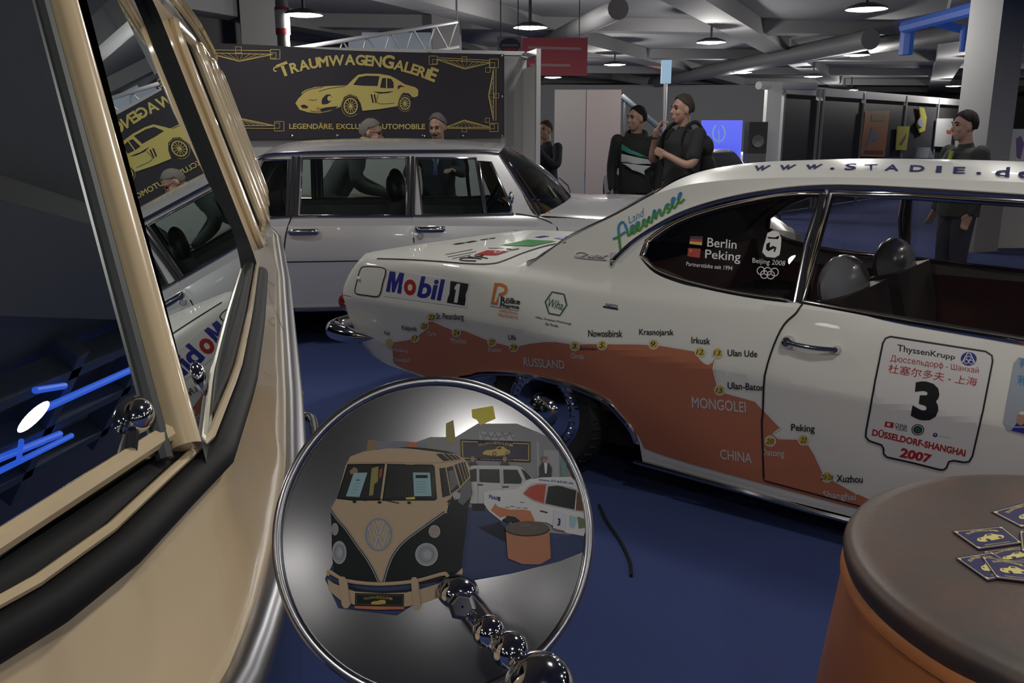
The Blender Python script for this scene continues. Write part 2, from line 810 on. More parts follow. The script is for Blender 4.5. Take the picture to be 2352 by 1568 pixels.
# ---------------------------------------------------------------- the white rally coupe
OF = Frame(37.5, 3.08, -3.55, 0.79)
oshoulder = [(-.2, .90)] + [(x, z) for x, z in OF.pxs([(870, 600), (1000, 612), (1084, 623), (1182, 636), (1400, 668), (1605, 688), (1861, 714), (2100, 749), (2352, 786)], .025)] + [(3.7, .90), (4.5, .86)]
ocrease = [(-.2, .715)] + OF.pxs([(863, 691), (1168, 751), (1469, 816), (1764, 870), (2019, 922), (2352, 990)], 0) + [(4.5, .60)]
otail = [(0.15, .36), (.09, .415), (.045, .50), (.01, .59), (0, .666), (.01, .75), (.045, .823), (.09, .888), (.12, .93)]


def o_zs(x):
    return sinterp(oshoulder, x)


def o_zc(x):
    return sinterp(ocrease, x)


def o_x0(z):
    return interp([(b, a) for a, b in otail], z)


def o_delta(x, z):
    zc, zs = o_zc(x), o_zs(x)
    if z < zc:
        k = zc - z
        d = .23 * k
        d += .6 * max(0, .17 - z) ** 1.2
    elif z < zs:
        k = (z - zc) / (zs - zc)
        d = .045 * k ** 1.5
    else:
        k = z - zs
        d = .045 + 1.1 * min(k, .03) + .36 * max(0, k - .03)
    r = .10
    e = max(0, r - (x - o_x0(z)))
    e = min(e, r)
    d += r - math.sqrt(r * r - e * e)
    e2 = max(0.0, x - 4.35)
    d += e2 * e2 * 1.2
    return d


otop = [(.115, .925), (.3, .936), (.6, .942), (.9, .944), (1.1, .947), (1.18, .955), (1.226, .966), (1.378, 1.080), (1.597, 1.193), (1.74, 1.276),
        (1.80, 1.305), (1.9, 1.335), (2.0, 1.352), (2.15, 1.368), (2.45, 1.384), (3.0, 1.388), (3.3, 1.375), (3.42, 1.33), (3.62, 1.16), (3.82, .985), (3.9, .945), (4.2, .92), (4.5, .88)]
ocen = [(.115, .93), (.3, .95), (.6, .962), (.9, .968), (1.1, .972), (1.18, 1.0), (1.226, 1.03), (1.378, 1.135), (1.597, 1.285), (1.74, 1.36),
        (1.80, 1.383), (1.9, 1.403), (2.0, 1.415), (2.15, 1.424), (2.45, 1.436), (3.0, 1.434), (3.3, 1.41), (3.42, 1.36), (3.62, 1.20), (3.82, 1.04), (3.9, .99), (4.2, .965), (4.5, .92)]
opts = [(p.x, p.y) for p in curve([(a, b) for a, b in otop], 5)]
oarch = [(.70, .30)] + [(p.x, p.y) for p in curve([(.74, .335), (.82, .375)] + OF.pxs([(1085, 863), (1105, 857), (1150, 855), (1214, 859), (1284, 874), (1338, 891), (1396, 920), (1424, 952), (1447, 987), (1459, 1028)], .07), 4)]
oarch[-1] = (oarch[-1][0], .255)
archf = [(3.30 + .98 * (1.83 - x) - .0, z) for x, z in reversed(oarch)]
oarchf = [(3.35, .255)] + [(p[0] + 0.05, p[1]) for p in archf[1:-1]] + [(4.5 - .02 if False else archf[-1][0] + .05, .30)]
oline = [(a, b) for a, b in otail] + opts[1:] + [(4.55, .8), (4.55, .42), (4.5, .32)] + [(x, z) for x, z in reversed(oarchf)] + [(3.3, .255), (3.30, .15), (1.90, .145), (oarch[-1][0] + .01, .15), (oarch[-1][0] + .005, .255)] + list(reversed(oarch))[1:] + [(.5, .335), (.3, .355)]

oq_out = [(p.x, p.y) for p in curve(OF.pxs([(1463, 590), (1500, 622), (1560, 645), (1650, 667), (1740, 682), (1832, 693)], .08), 4)] + \
         [(p.x, p.y) for p in curve(OF.pxs([(1858, 560), (1878, 470), (1884, 445)], .17), 4)] + \
         [(p.x, p.y) for p in curve(OF.pxs([(1820, 447), (1760, 454), (1650, 478), (1560, 510), (1500, 551)], .19), 4)]
_win = OF.pxs([(1846, 692), (2100, 737), (2352, 778)], .08)
_top = OF.pxs([(2352, 466), (2100, 450), (1906, 444)], .2)
ow_out = _win + [(3.55, .912), (3.62, .93), (3.40, 1.22), (3.32, 1.30), (3.22, 1.325)] + _top
_seam = OF.pxs([(1836, 697), (1825, 720), (1800, 745), (1780, 790), (1762, 860), (1750, 950), (1745, 980), (1737, 1110)], .02)
odoor = [(p.x, p.y) for p in curve([(a, b) for a, b in _seam], 3)] + [(2.36, .215), (3.24, .195), (3.30, .40), (3.40, .70), (3.50, .90), (3.56, .912)] + list(reversed(_win))

coupe = thing('rally_coupe', 'white vintage coupe with orange route map, sponsor stickers and start number 3', 'car', OF.w(2.2, 0, 0))
BADGE = mat('badge_silver', (.5, .5, .51), .35, .6)
OWHITE = mat('coupe_white_paint', (0.66, 0.66, 0.62), 0.35, spec=.3, coat=0.35)
creaseline = [(x, o_zc(x)) for x in [.06 + .08 * k for k in range(56)] if x < 4.5]
V2, (tb, td) = car_side(OF, oline, [oq_out, ow_out], [odoor], o_delta, .03, lines=[[p for p in creaseline if p[0] < 2.33], [p for p in creaseline if 2.41 < p[0] < 3.3]])
mb = MB()
for sd in (1, -1):
    add_side(mb, OF, V2, tb, o_delta, sd)
NY = 28
rows = []
for (x, z) in opts:
    ye = OF.W - o_delta(x, z)
    zc = sinterp(ocen, x)
    row = []
    for k in range(NY + 1):
        y = -1 + 2 * k / NY
        row.append(OF.w(x, y * ye, z + (zc - z) * (1 - abs(y) ** 2.4)))
    rows.append(row)
mb.grid(rows)
# tail panel between the two rear corners
rows = []
for (x, z) in reversed(otail[:-1] + [opts[0]]):
    ye = OF.W - o_delta(x, z)
    rows.append([OF.w(x - .035 * (1 - (abs(-1 + 2 * k / NY)) ** 2), (-1 + 2 * k / NY) * ye, z) for k in range(NY + 1)])
mb.grid(rows)
rows = []
for z in (.32, .42, .6, .8, .88):
    ye = OF.W - o_delta(4.53, z)
    rows.append([OF.w(4.55 + .06 * (1 - abs(-1 + 2 * k / NY) ** 2), (-1 + 2 * k / NY) * ye, z) for k in range(NY + 1)])
mb.grid(rows)
body = mb.build('body', OWHITE, coupe, merge=.0006, recalc=False, sharp=28)
doors = []
for sd in (1, -1):
    mb = MB()
    add_side(mb, OF, V2, td, o_delta, sd)
    doors.append(mb.build('door', OWHITE, coupe, sharp=28))
mb = MB()
mb.box(OF.w(2.5, 0, .24), (3.2, 1.20, .12), OF.R())
mb.box(OF.w(.62, 0, .50), (.7, 1.16, .22), OF.R())
mb.box(OF.w(1.35, 0, .62), (1.4, 1.20, .34), OF.R())
mb.box(OF.w(3.8, 0, .58), (1.3, 1.2, .4), OF.R())
mb.build('underbody', DARK, coupe, smooth=False)
for x in (1.30, 3.93):
    for sd in (1, -1):
        wheel(coupe, OF, x, .30, .30, .165, OF.W - .07, sd, .20)

OGLASS = glassmat('coupe_window_glass', (0.85, 0.82, 0.80), 0.07)
qg = None
for sd in (1, -1):
    mb = MB()
    side_patch(mb, OF, oq_out, o_delta, sd, -.012, .05)
    o = mb.build('quarter_window', OGLASS, coupe)
    if sd == 1:
        qg = o
    mb = MB()
    side_patch(mb, OF, ow_out, o_delta, sd, -.012, .06)
    mb.build('door_window', OGLASS, coupe)
    # chrome frames
    mb = MB()
    side_tube(mb, OF, oq_out, o_delta, .014, sd, -.002, True, 8, .55)
    mb.build('quarter_window_frame', CHROME, coupe)
    mb = MB()
    side_tube(mb, OF, curve([OF.px(1884, 446, .19), OF.px(1872, 530, .15), OF.px(1842, 692, .08)], 6), o_delta, .011, sd, .002, False, 8, .6)
    mb.build('centre_pillar_trim', DARK, coupe)
    mb = MB()
    side_tube(mb, OF, [p for p in ow_out], o_delta, .016, sd, 0, True, 8, .6)
    mb.build('door_window_frame', CHROME, coupe)
    mb = MB()
    dr = [(p.x, p.y) for p in curve(OF.pxs([(1437, 590), (1480, 546), (1560, 495), (1650, 463), (1760, 441), (1890, 430), (2100, 437), (2352, 453)], .2) + [(3.25, 1.335), (3.38, 1.27)], 5)]
    side_tube(mb, OF, dr, o_delta, .011, sd, .006, False, 8)
    mb.build('rain_gutter', CHROME, coupe)
    mb = MB()
    st = [(1.0 + .77 + .05, .235), (2.36, .205), (3.30, .18)]
    side_tube(mb, OF, curve(OF.pxs([(1456, 1058), (1700, 1127), (1942, 1195)], .11) + [(3.3, .175)], 5), o_delta, .014, sd, .006, False, 8)
    mb.build('sill_trim', CHROME, coupe)
    mb = MB()
    side_tube(mb, OF, oarch, o_delta, .013, sd, .004, False, 8)
    mb.build('wheel_arch_trim', CHROME, coupe)
    mb = MB()
    side_tube(mb, OF, oarchf, o_delta, .013, sd, .004, False, 8)
    mb.build('wheel_arch_trim', CHROME, coupe)
    # dark wheel openings
    mb = MB()
    shut_line(mb, OF, odoor[:30], o_delta, .007, sd, .0045)
    mb.build('door_shut_line', DARK, coupe)

# rear window with its bright trim
mb = MB()
rows = []
for i in range(13):
    x = 1.20 + (1.76 - 1.20) * i / 12
    z = sinterp(otop, x)
    zc = sinterp(ocen, x)
    ye = OF.W - o_delta(x, z)
    rows.append([OF.w(x, yy * ye * .94, z + (zc - z) * (1 - abs(yy * .94) ** 2.4) + .006) for yy in [-1 + 2 * k / 20 for k in range(21)]])
mb.grid(rows)
rwg = mb.build('rear_window', mat('dark_window_glass', (0.01, 0.012, 0.014), 0.03, spec=0.8), coupe)
for sd in (1, -1):
    mb = MB()
    P = []
    for i in range(15):
        x = 1.195 + (1.76 - 1.195) * i / 14
        z = sinterp(otop, x)
        ye = OF.W - o_delta(x, z)
        P.append(OF.w(x, sd * (ye - .03), z + .010))
    mb.tube(P, [.022 if i < 3 else .017 for i in range(15)], 8, flat=.6, up=Vector((0, 0, 1)))
    mb.build('rear_window_trim', CHROME, coupe)

bsurf = bvhsurf([body, doors[0]])

# boot lid shut line and bonnet
mb = MB()
dline(mb, bsurf, [(p.x, p.y) for p in curve([(866, 594), (930, 596), (1000, 600), (1080, 606), (1130, 606), (1160, 598), (1200, 582), (1250, 566), (1300, 556)], 6)], 2.6, .002)
mb.build('boot_shut_line', DARK, coupe)
# fuel flap
z6 = lambda p: (760 + p[0] / 3.675, 520 + p[1] / 3.675)
fl = [(p.x, p.y) for p in curve([z6(p) for p in [(275, 342), (350, 340), (440, 350), (466, 380), (440, 480), (420, 562), (390, 590), (300, 580), (225, 568), (207, 540), (225, 460), (250, 370)]], 4, True)]
mb = MB()
dpoly(mb, bsurf, fl, .003, 0, 12)
fo = mb.build('fuel_flap', OWHITE, coupe)
mb = MB()
dline(mb, bsurf, fl, 2.4, .0035, 0, True)
mb.build('flap_shut_line', DARK, fo)
mb = MB()
h = bsurf(*z6((242, 440)))
mb.ball(h[0] + h[1] * .006, (.011, .011, .011), 12, 8)
mb.build('flap_knob', OWHITE, fo)

# tail lamps, bumper
for sd in (1, -1):
    mb = MB()
    c = OF.w(.02, sd * (OF.W - .075), .665)
    R = Matrix.Rotation(0, 3, 'Z')
    mb.ball(c, (.05, .05, .055), 16, 12, mi=0)
    tl = mb.build('tail_lamp', mat('tail_lamp_red', (0.22, 0.02, 0.012), 0.1, coat=.5), coupe)
    mb = MB()
    a = (OF.ex * .5 - OF.n * sd).normalized()
    pts = []
    for k in range(24):
        t = 2 * math.pi * k / 24
        pts.append(c + OF.ex * .018 + (OF.ex * .3 + OF.n * -sd * .95).normalized() * .052 * math.cos(t) + Vector((0, 0, .062)) * math.sin(t))
    mb.tube(pts, .007, 8, True)
    mb.build('lamp_bezel', CHROME, tl)
mb = MB()
path, rad = [], []
pl = [(.30, .80, .0), (.26, .815, .018), (.18, .825, .036), (.08, .82, .044), (0, .80, .046), (-.05, .75, .046), (-.075, .66, .046), (-.09, .4, .046), (-.095, 0, .046)]
pl = pl + [(a, -b, c) for a, b, c in reversed(pl[:-1])]
for p in curve([(a, b, c) for a, b, c in pl], 4):
    path.append(OF.w(p.x, p.y, .515))
    rad.append(max(.003, p.z))
mb.tube(path, rad, 14)
mb.build('rear_bumper', CHROME, coupe)

# door handles
mb = MB()
H = [bsurf(*p) for p in [(1812, 785), (1840, 792), (1880, 799), (1925, 803)]]
P = [h[0] + h[1] * o for h, o in zip(H, (.022, .028, .03, .02))]
mb.tube(curve(P, 6), [.013] * 3 + [.009] * 16, 10)
c = bsurf(1812, 785)
mb.lathe([(.024, 0), (.024, .012), (.017, .028), (.010, .031), (.009, .026), (0.0005, .026)], c[0], c[1], 20)
c = bsurf(1922, 803)
mb.lathe([(.017, 0), (.015, .012), (.010, .024), (.0005, .026)], c[0], c[1], 16)
mb.build('door_handle', CHROME, doors[0])

# cabin: red seats, rear shelf, steering wheel
RED = mat('red_vinyl', (0.17, 0.04, 0.026), 0.45)
mb = MB()


def seat(mb, x, y, wdt, back=.55):
    mb.box(OF.w(x, y, .52), (.5, wdt, .16), OF.R())
    R = OF.R() @ Matrix.Rotation(math.radians(-14), 3, 'Y')
    mb.box(OF.w(x - .27, y, .74), (.12, wdt, back), R)
    return mb


seat(mb, 2.0, 0, 1.25, .5).build('rear_bench', RED, coupe, False)
for y in (.36, -.36):
    mb = seat(MB(), 2.85, y, .55, .42)
    o = mb.build('front_seat', mat('dark_brown_vinyl', (.035, .022, .02), .5), coupe, False)
    mb = MB()
    mb.ball(OF.w(2.50, y, .96), (.07, .24, .12), 18, 12, OF.R() @ Matrix.Rotation(math.radians(-14), 3, 'Y'))
    mb.build('headrest', mat('pale_blue_vinyl', (.40, .43, .50), .25, coat=.5), o)
# roof lining and side trim
mb = MB()
rows = []
for i in range(16):
    x = 1.55 + (3.3 - 1.55) * i / 15
    z, zc = sinterp(otop, x), sinterp(ocen, x)
    ye = OF.W - o_delta(x, z)
    rows.append([OF.w(x, yy * (ye - .02), z + (zc - z) * (1 - abs(yy) ** 2.4) - .035) for yy in [-1 + 2 * k / 14 for k in range(15)]])
mb.grid(rows)
mb.build('roof_lining', mat('lining_brown', (.16, .095, .07), .8), coupe)
for sd in (1, -1):
    mb = MB()
    mb.grid([[OF.w(x, sd * (OF.W - o_delta(x, z) - .05), z) for x in (1.5, 2.0, 2.6, 3.2, 3.6)] for z in (.35, .6, .88)])
    mb.build('side_trim', RED, coupe)
mb = MB()
mb.box(OF.w(1.45, 0, .93), (.55, 1.25, .03), OF.R())
mb.box(OF.w(3.45, 0, .88), (.2, 1.3, .16), OF.R())
mb.build('dashboard', mat('dark_red_trim', (0.07, 0.014, 0.01), .5), coupe, False)
mb = MB()
sc = OF.w(3.2, -.36, .88)
sx = (OF.ex * .9 + Vector((0, 0, -.4))).normalized()
so = sx.orthogonal().normalized()
sp = sx.cross(so)
mb.tube([sc + so * .19 * math.cos(2 * math.pi * k / 32) + sp * .19 * math.sin(2 * math.pi * k / 32) for k in range(32)], .012, 8, True)
mb.tube([sc - so * .19, sc + so * .19], .01, 6)
mb.tube([sc, sc + sx * .3], .02, 6)
mb.build('steering_wheel', BLACK, coupe)

# ------------- stickers on the coupe
SORANGE = mat('map_orange', (0.43, 0.155, 0.085), 0.35)
SWHITE = mat('sticker_white', (0.60, 0.60, 0.60), 0.35)
SBLACK = mat('sticker_black', (0.015, 0.015, 0.016), 0.35)
SBLUE = mat('sticker_blue', (0.02, 0.022, 0.22), 0.35)
SRED = mat('sticker_red', (0.34, 0.02, 0.018), 0.35)
SYEL = mat('sticker_yellow', (0.55, 0.42, 0.09), 0.35)
SGREEN = mat('sticker_green', (0.02, 0.09, 0.045), 0.35)
SLGREEN = mat('sticker_leaf_green', (0.05, 0.24, 0.04), 0.35)
SCYAN = mat('sticker_sky_blue', (0.03, 0.20, 0.40), 0.35)
SGREY = mat('sticker_grey', (0.50, 0.50, 0.52), 0.4)
SOR2 = mat('sticker_bright_orange', (0.55, 0.16, 0.03), 0.35)
SNAVY = mat('sticker_navy', (0.014, 0.018, 0.10), 0.7, spec=.08)


def tq(x0, y0, x1, y1, h, lean=0.0):
    """quad from a baseline and a height in pixels"""
    return ((x0, y0), (x1, y1), (x1 + lean, y1 - h), (x0 + lean, y0 - h))


# route map
omap = [(900, 784), (931, 780), (948, 776), (975, 758), (983, 738), (991, 734), (1016, 746), (1043, 757), (1059, 756), (1070, 758), (1125, 781), (1168, 792), (1190, 793),
        (1217, 787), (1250, 783), (1277, 783), (1316, 789), (1354, 788), (1469, 789), (1517, 792), (1596, 805), (1611, 826), (1619, 833), (1627, 836), (1635, 831), (1643, 821),
        (1639, 847), (1648, 882), (1667, 901), (1735, 920), (1794, 982), (1776, 995), (1789, 1006), (1831, 1007), (1859, 1022), (1872, 1043), (1891, 1084), (1917, 1103), (1971, 1134), (2010, 1152), (2010, 1178),
        (1952, 1163), (1850, 1136), (1738, 1106), (1600, 1068), (1462, 1030)]
omap += [(1453, 985), (1430, 950), (1401, 917), (1340, 887), (1285, 870), (1214, 855), (1150, 851), (1105, 853), (1068, 862), (1030, 878), (1005, 872), (960, 857), (929, 846), (905, 833)]
mb = MB()
dpoly(mb, bsurf, omap, .002, 0, 14)
dline(mb, bsurf, omap[:39], 4.0, .0025, 1)
dl = [(895, 786, 'x'), (954, 776, '17'), (975, 748, '20'), (992, 728, '23'), (1049, 763, '24'), (1131, 785, '27'), (1181, 797, '29.'), (1321, 794, '3.'), (1384, 792, '5.'), (1502, 790, '9.'),
      (1609, 808, '12.'), (1649, 810, '13.'), (1654, 895, '15.'), (1770, 1012, '20.'), (1846, 1009, '22'), (1900, 1094, '25/26')]
for x, y, t in dl:
    k = .8 + (x - 900) / 4000
    dpoly(mb, bsurf, circ(x, y, 13 * k), .003, 1)
    dpoly(mb, bsurf, circ(x, y, 10.5 * k), .0035, 2)
    if t != 'x':
        wd = 3.2 * len(t) + 2
        dtext(mb, bsurf, t, tq(x - wd * .8, y + 5.5, x + wd * .8, y + 6, 11, 1), .004, 3, 0, .2)
for t, q in [('Klaipeda', tq(924, 760, 958, 763, 14)), ('St. Petersburg', tq(1003, 736, 1066, 738, 18)), ('Ufa', tq(1168, 780, 1186, 780, 12)), ('Nowosibirsk', tq(1352, 773, 1430, 774, 16)),
             ('Krasnojarsk', tq(1469, 773, 1548, 774, 18)), ('Irkusk', tq(1589, 788, 1632, 791, 15)), ('Ulan Ude', tq(1672, 817, 1740, 820, 15)), ('Ulan-Bator', tq(1672, 892, 1755, 897, 16)),
             ('Peking', tq(1818, 993, 1872, 996, 21)), ('Xuzhou', tq(1922, 1106, 1982, 1108, 17)), ('September', tq(1332, 805, 1374, 807, 11)), ('Kiel', tq(884, 768, 896, 769, 9))]:
    dtext(mb, bsurf, t, q, .003, 3, .012 if t != 'September' else 0, 0 if t != 'September' else .3)
for t, q in [('Tartu', tq(982, 771, 1003, 772, 11)), ('Moskau', tq(1036, 787, 1072, 789, 13)), ('Kazan', tq(1123, 807, 1153, 808, 11)), ('RUSSLAND', tq(1204, 840, 1298, 847, 20, -2)),
             ('Omsk', tq(1312, 822, 1343, 825, 13)), ('MONGOLEI', tq(1590, 935, 1714, 947, 25, -1)), ('CHINA', tq(1655, 1053, 1728, 1063, 23, -1)), ('Datong', tq(1750, 1049, 1802, 1053, 20)),
             ('Shanghai', tq(1891, 1146, 1966, 1153, 20)), ('Hamburg', tq(903, 808, 938, 811, 9)), ('Düsseldorf', tq(903, 829, 942, 832, 10))]:
    dtext(mb, bsurf, t, q, .003, 4, .012)
mb.build('route_map_sticker', [SORANGE, SWHITE, SYEL, SBLACK, SGREY], coupe, False, label='orange route map with town names')

# oil sticker
mb = MB()
dpoly(mb, bsurf, [(887, 616), (1080, 647), (1073, 707), (882, 680)], .0018, 0, 20)
dpoly(mb, bsurf, [z6(p) for p in [(468, 548), (500, 378), (547, 383), (548, 470), (583, 388), (622, 395), (595, 567), (562, 562), (580, 452), (540, 556), (516, 552), (518, 440), (500, 552)]], .003, 1)
dtext(mb, bsurf, 'o', ((928, 677), (956, 679), (957, 642), (929, 641)), .003, 2, .035)
dtext(mb, bsurf, 'bil', ((958, 682), (1013, 691), (1023, 642), (969, 634)), .003, 1, .03)
dpoly(mb, bsurf, [(1036, 645), (1077, 652), (1068, 702), (1027, 695)], .0025, 3, 20)
dpoly(mb, bsurf, [z6(p) for p in [(1042, 640), (1072, 644), (1096, 486), (1070, 482), (1050, 510), (1046, 532), (1060, 532)]], .0035, 0)
mb.build('oil_sticker', [SWHITE, SBLUE, SRED, SBLACK], coupe, False, label='white sticker with big blue and red lettering')

# small sponsor stickers
mb = MB()
P6 = lambda *a: [z6(p) for p in a]
dpoly(mb, bsurf, P6((1385, 475), (1450, 480), (1485, 500), (1495, 535), (1480, 570), (1440, 590), (1420, 585), (1410, 660), (1352, 655)), .0025, 0, None,
      [P6((1408, 500), (1440, 505), (1468, 520), (1468, 545), (1445, 560), (1425, 560), (1395, 640), (1375, 636))])
dtext(mb, bsurf, 'Rölke', (z6((1435, 645)), z6((1600, 660)), z6((1600, 612)), z6((1437, 590))), .0025, 1, .025)
dtext(mb, bsurf, 'Pharma', (z6((1430, 680)), z6((1592, 697)), z6((1592, 662)), z6((1432, 645))), .0025, 1, .025)
dline(mb, bsurf, P6((1345, 670), (1590, 712)), 1, .0025, 1)
dtext(mb, bsurf, 'SPEZIAL', (z6((1425, 720)), z6((1585, 745)), z6((1585, 722)), z6((1425, 697))), .0025, 0, 0)
dtext(mb, bsurf, 'PRODUKTE', (z6((1415, 755)), z6((1580, 782)), z6((1582, 757)), z6((1417, 730))), .0025, 0, 0)
mb.build('sponsor_sticker', [SOR2, SBLACK], coupe, False, label='orange and black lettering sticker')
mb = MB()
hexo = P6((1870, 552), (1970, 572), (1993, 662), (1935, 750), (1842, 732), (1812, 635))
dline(mb, bsurf, hexo, 3, .0025, 0, True)
dtext(mb, bsurf, 'Wiha', (z6((1832, 680)), z6((1955, 705)), z6((1965, 635)), z6((1848, 605))), .0025, 0, .0, .25)
dtext(mb, bsurf, 'Wiha. Premium Werkzeuge', (z6((1725, 778)), z6((2030, 835)), z6((2033, 812)), z6((1728, 755))), .0025, 1, .01)
dtext(mb, bsurf, 'für Profis.', (z6((1812, 832)), z6((1925, 852)), z6((1927, 830)), z6((1815, 808))), .0025, 1, .01)
mb.build('sponsor_sticker', [SGREEN, SBLACK], coupe, False, label='green hexagon logo sticker')
mb = MB()
dtext(mb, bsurf, 'FARISCH', tq(1391, 704, 1418, 708, 8, 1), .0025, 0, .01)
dline(mb, bsurf, [(1386, 704), (1420, 710)], 4, .0025, 1)
mb.build('sponsor_sticker', [SNAVY, SBLACK], coupe, False, label='tiny navy lettering sticker')

# start number plate
z3 = lambda p: (1700 + p[0] / 3.1366, 740 + p[1] / 3.1366)
pl3 = [(1085, 103), (1450, 160), (1770, 210), (1815, 240), (1820, 280), (1750, 640), (1675, 960), (1650, 1000), (1615, 1005), (1540, 992), (1505, 1000), (1490, 1040), (1470, 1058), (1440, 1058),
       (1250, 1010), (1060, 968), (1037, 945), (1035, 905), (1020, 880), (930, 850), (907, 820), (910, 780), (975, 420), (1030, 150), (1050, 115)]
pl3 = [z3(p) for p in pl3]
mb = MB()
dpoly(mb, bsurf, pl3, .0025, 0, 14)
dline(mb, bsurf, pl3, 4.2, .0032, 1, True)
Q = lambda *a: tuple(z3(p) for p in a)
dtext(mb, bsurf, 'ThyssenKrupp', Q((1132, 222), (1548, 280), (1552, 232), (1135, 158)), .0032, 1, .012)
dpoly(mb, bsurf, [z3(p) for p in circ(1648, 263, 57, 49, 28)], .0032, 2)
dline(mb, bsurf, [z3(p) for p in [(1600, 290), (1640, 222), (1660, 224), (1696, 298)]], 2.4, .004, 0)
for a, b in ((1648, 258), (1630, 282), (1666, 286)):
    dline(mb, bsurf, [z3(p) for p in circ(a, b, 16, 14, 14)], 1.6, .004, 0, True)
dtext(mb, bsurf, 'Дюссельдорф - Шанхай', Q((1083, 290), (1718, 378), (1722, 325), (1088, 232)), .0032, 3, .0)
dtext(mb, bsurf, '杜塞尔多夫 - 上海', Q((1063, 362), (1702, 462), (1715, 400), (1075, 298)), .0032, 3, 0)
dtext(mb, bsurf, '3', Q((1228, 688), (1420, 722), (1450, 440), (1262, 415)), .0032, 1, .055)
dpoly(mb, bsurf, [z3(p) for p in [(1048, 710), (1110, 720), (1104, 758), (1042, 748)]], .0032, 3, None, [[z3(p) for p in [(1062, 720), (1085, 724), (1082, 745), (1058, 740)]]])
dtext(mb, bsurf, 'CHINA', Q((1118, 748), (1205, 760), (1207, 736), (1120, 722)), .0032, 1, .005)
dtext(mb, bsurf, 'TOURS', Q((1118, 772), (1203, 784), (1205, 760), (1119, 748)), .0032, 1, .005)
dpoly(mb, bsurf, [z3(p) for p in circ(1282, 770, 46, 40)], .0032, 1)
dline(mb, bsurf, [z3(p) for p in circ(1282, 770, 36, 31)], 1.5, .0036, 0, True)
dpoly(mb, bsurf, [z3(p) for p in circ(1282, 770, 25, 22)], .0037, 4)
dpoly(mb, bsurf, [z3(p) for p in circ(1407, 808, 17, 15)], .0032, 2)
dpoly(mb, bsurf, [z3(p) for p in circ(1407, 806, 7, 6)], .0037, 5)
dline(mb, bsurf, [z3(p) for p in [(1430, 812), (1520, 826)]], 1.6, .0032, 6)
dtext(mb, bsurf, 'DÜSSELDORF-SHANGHAI', Q((950, 812), (1622, 965), (1632, 905), (960, 755)), .0032, 3, .035)
dtext(mb, bsurf, '2007', Q((1147, 968), (1370, 1012), (1388, 950), (1165, 898)), .0032, 3, .045)
mb.build('start_number_sticker', [SWHITE, SBLACK, SBLUE, SRED, SGREEN, SYEL, SGREY], coupe, False, label='white plate-shaped sticker with a big 3')
# pale picture sticker at the frame's edge
mb = MB()
pp = [(2340, 820), (2420, 835), (2440, 850), (2420, 1010), (2350, 996), (2314, 986), (2304, 970), (2308, 945), (2328, 835)]
dpoly(mb, bsurf, pp, .0025, 0, 20)
dtext(mb, bsurf, '蒂', tq(2342, 845, 2366, 850, 24), .0032, 1, .01)
dtext(mb, bsurf, '和', tq(2337, 884, 2361, 888, 24), .0032, 1, .01)
dpoly(mb, bsurf, [(2323, 987), (2338, 968), (2400, 975), (2410, 1008)], .0032, 2)
dpoly(mb, bsurf, circ(2345, 962, 10, 14), .0036, 3)
dpoly(mb, bsurf, circ(2350, 948, 9, 4), .004, 4)
mb.build('picture_sticker', [mat('pale_sticker', (.30, .34, .40), .3), SCYAN, SBLUE, mat('sticker_skin', (.35, .2, .14), .4), SWHITE], coupe, False, label='pale blue picture sticker')

# C-pillar lettering, script badge
z1 = lambda p: (1350 + p[0] / 2.3473, 360 + p[1] / 2.3473)


def script(mb, surf, strokes, wd, off, conv, split=None):
    for st in strokes:
        c = [(p.x, p.y) for p in curve([conv(p) for p in st], 6)]
        if split is None:
            dline(mb, surf, c, wd, off, 0)
        else:
            up = [p for p in c]
            seg, cur = [], None
            for p in up:
                k = 0 if split(p) else 1
                if cur != k:
                    seg.append([k, []])
                    if len(seg) > 1:
                        seg[-1][1].append(seg[-2][1][-1])
                    cur = k
                seg[-1][1].append(p)
            for k, s in seg:
                if len(s) > 1:
                    dline(mb, surf, s, wd, off, k)


mb = MB()
fle = [[(200, 355), (182, 355), (168, 380), (170, 430), (178, 505)], [(137, 445), (165, 432), (205, 405)],
       [(200, 360), (215, 400), (222, 425), (245, 400), (250, 372), (236, 378), (236, 405), (250, 412), (272, 385), (278, 355), (264, 362), (266, 392), (282, 396), (300, 365),
        (310, 340), (300, 345), (302, 365), (318, 375), (322, 352), (335, 322), (330, 345), (345, 355), (352, 322), (358, 300), (362, 290), (368, 335), (375, 310), (390, 285), (398, 318), (412, 300), (425, 262), (440, 258), (430, 275), (444, 290), (428, 305)],
       [(444, 290), (462, 250), (470, 225), (458, 228), (456, 260), (470, 276), (490, 240), (505, 198), (494, 205), (490, 235), (500, 250), (523, 228)]]
mid = lambda p: (p[1] < 560 - (p[0] - 1410) * 0.62 - 10)
script(mb, bsurf, fle, 5.5, .003, z1, mid)
dtext(mb, bsurf, 'Land', (z1((225, 362)), z1((308, 318)), z1((302, 275)), z1((215, 325))), .003, 0, -.01, .2)
mb.build('pillar_lettering', [SCYAN, SLGREEN], coupe, False, label='blue and green handwritten lettering')
mb = MB()
z13 = lambda p: (1000 + p[0] / 4.9, 500 + p[1] / 4.9)
cp = [[(1700, 400), (1660, 390), (1600, 395), (1578, 425), (1590, 447), (1640, 445), (1690, 425), (1720, 410), (1735, 425), (1725, 447), (1745, 445), (1760, 425), (1765, 450), (1785, 425), (1790, 450), (1810, 430), (1812, 470), (1815, 432), (1838, 428), (1835, 450), (1850, 448), (1862, 432), (1850, 428), (1855, 455), (1880, 452), (1895, 430), (1890, 460), (1920, 425)],
      [(1578, 445), (1700, 460), (1930, 478)], [(1880, 435), (1945, 425)]]
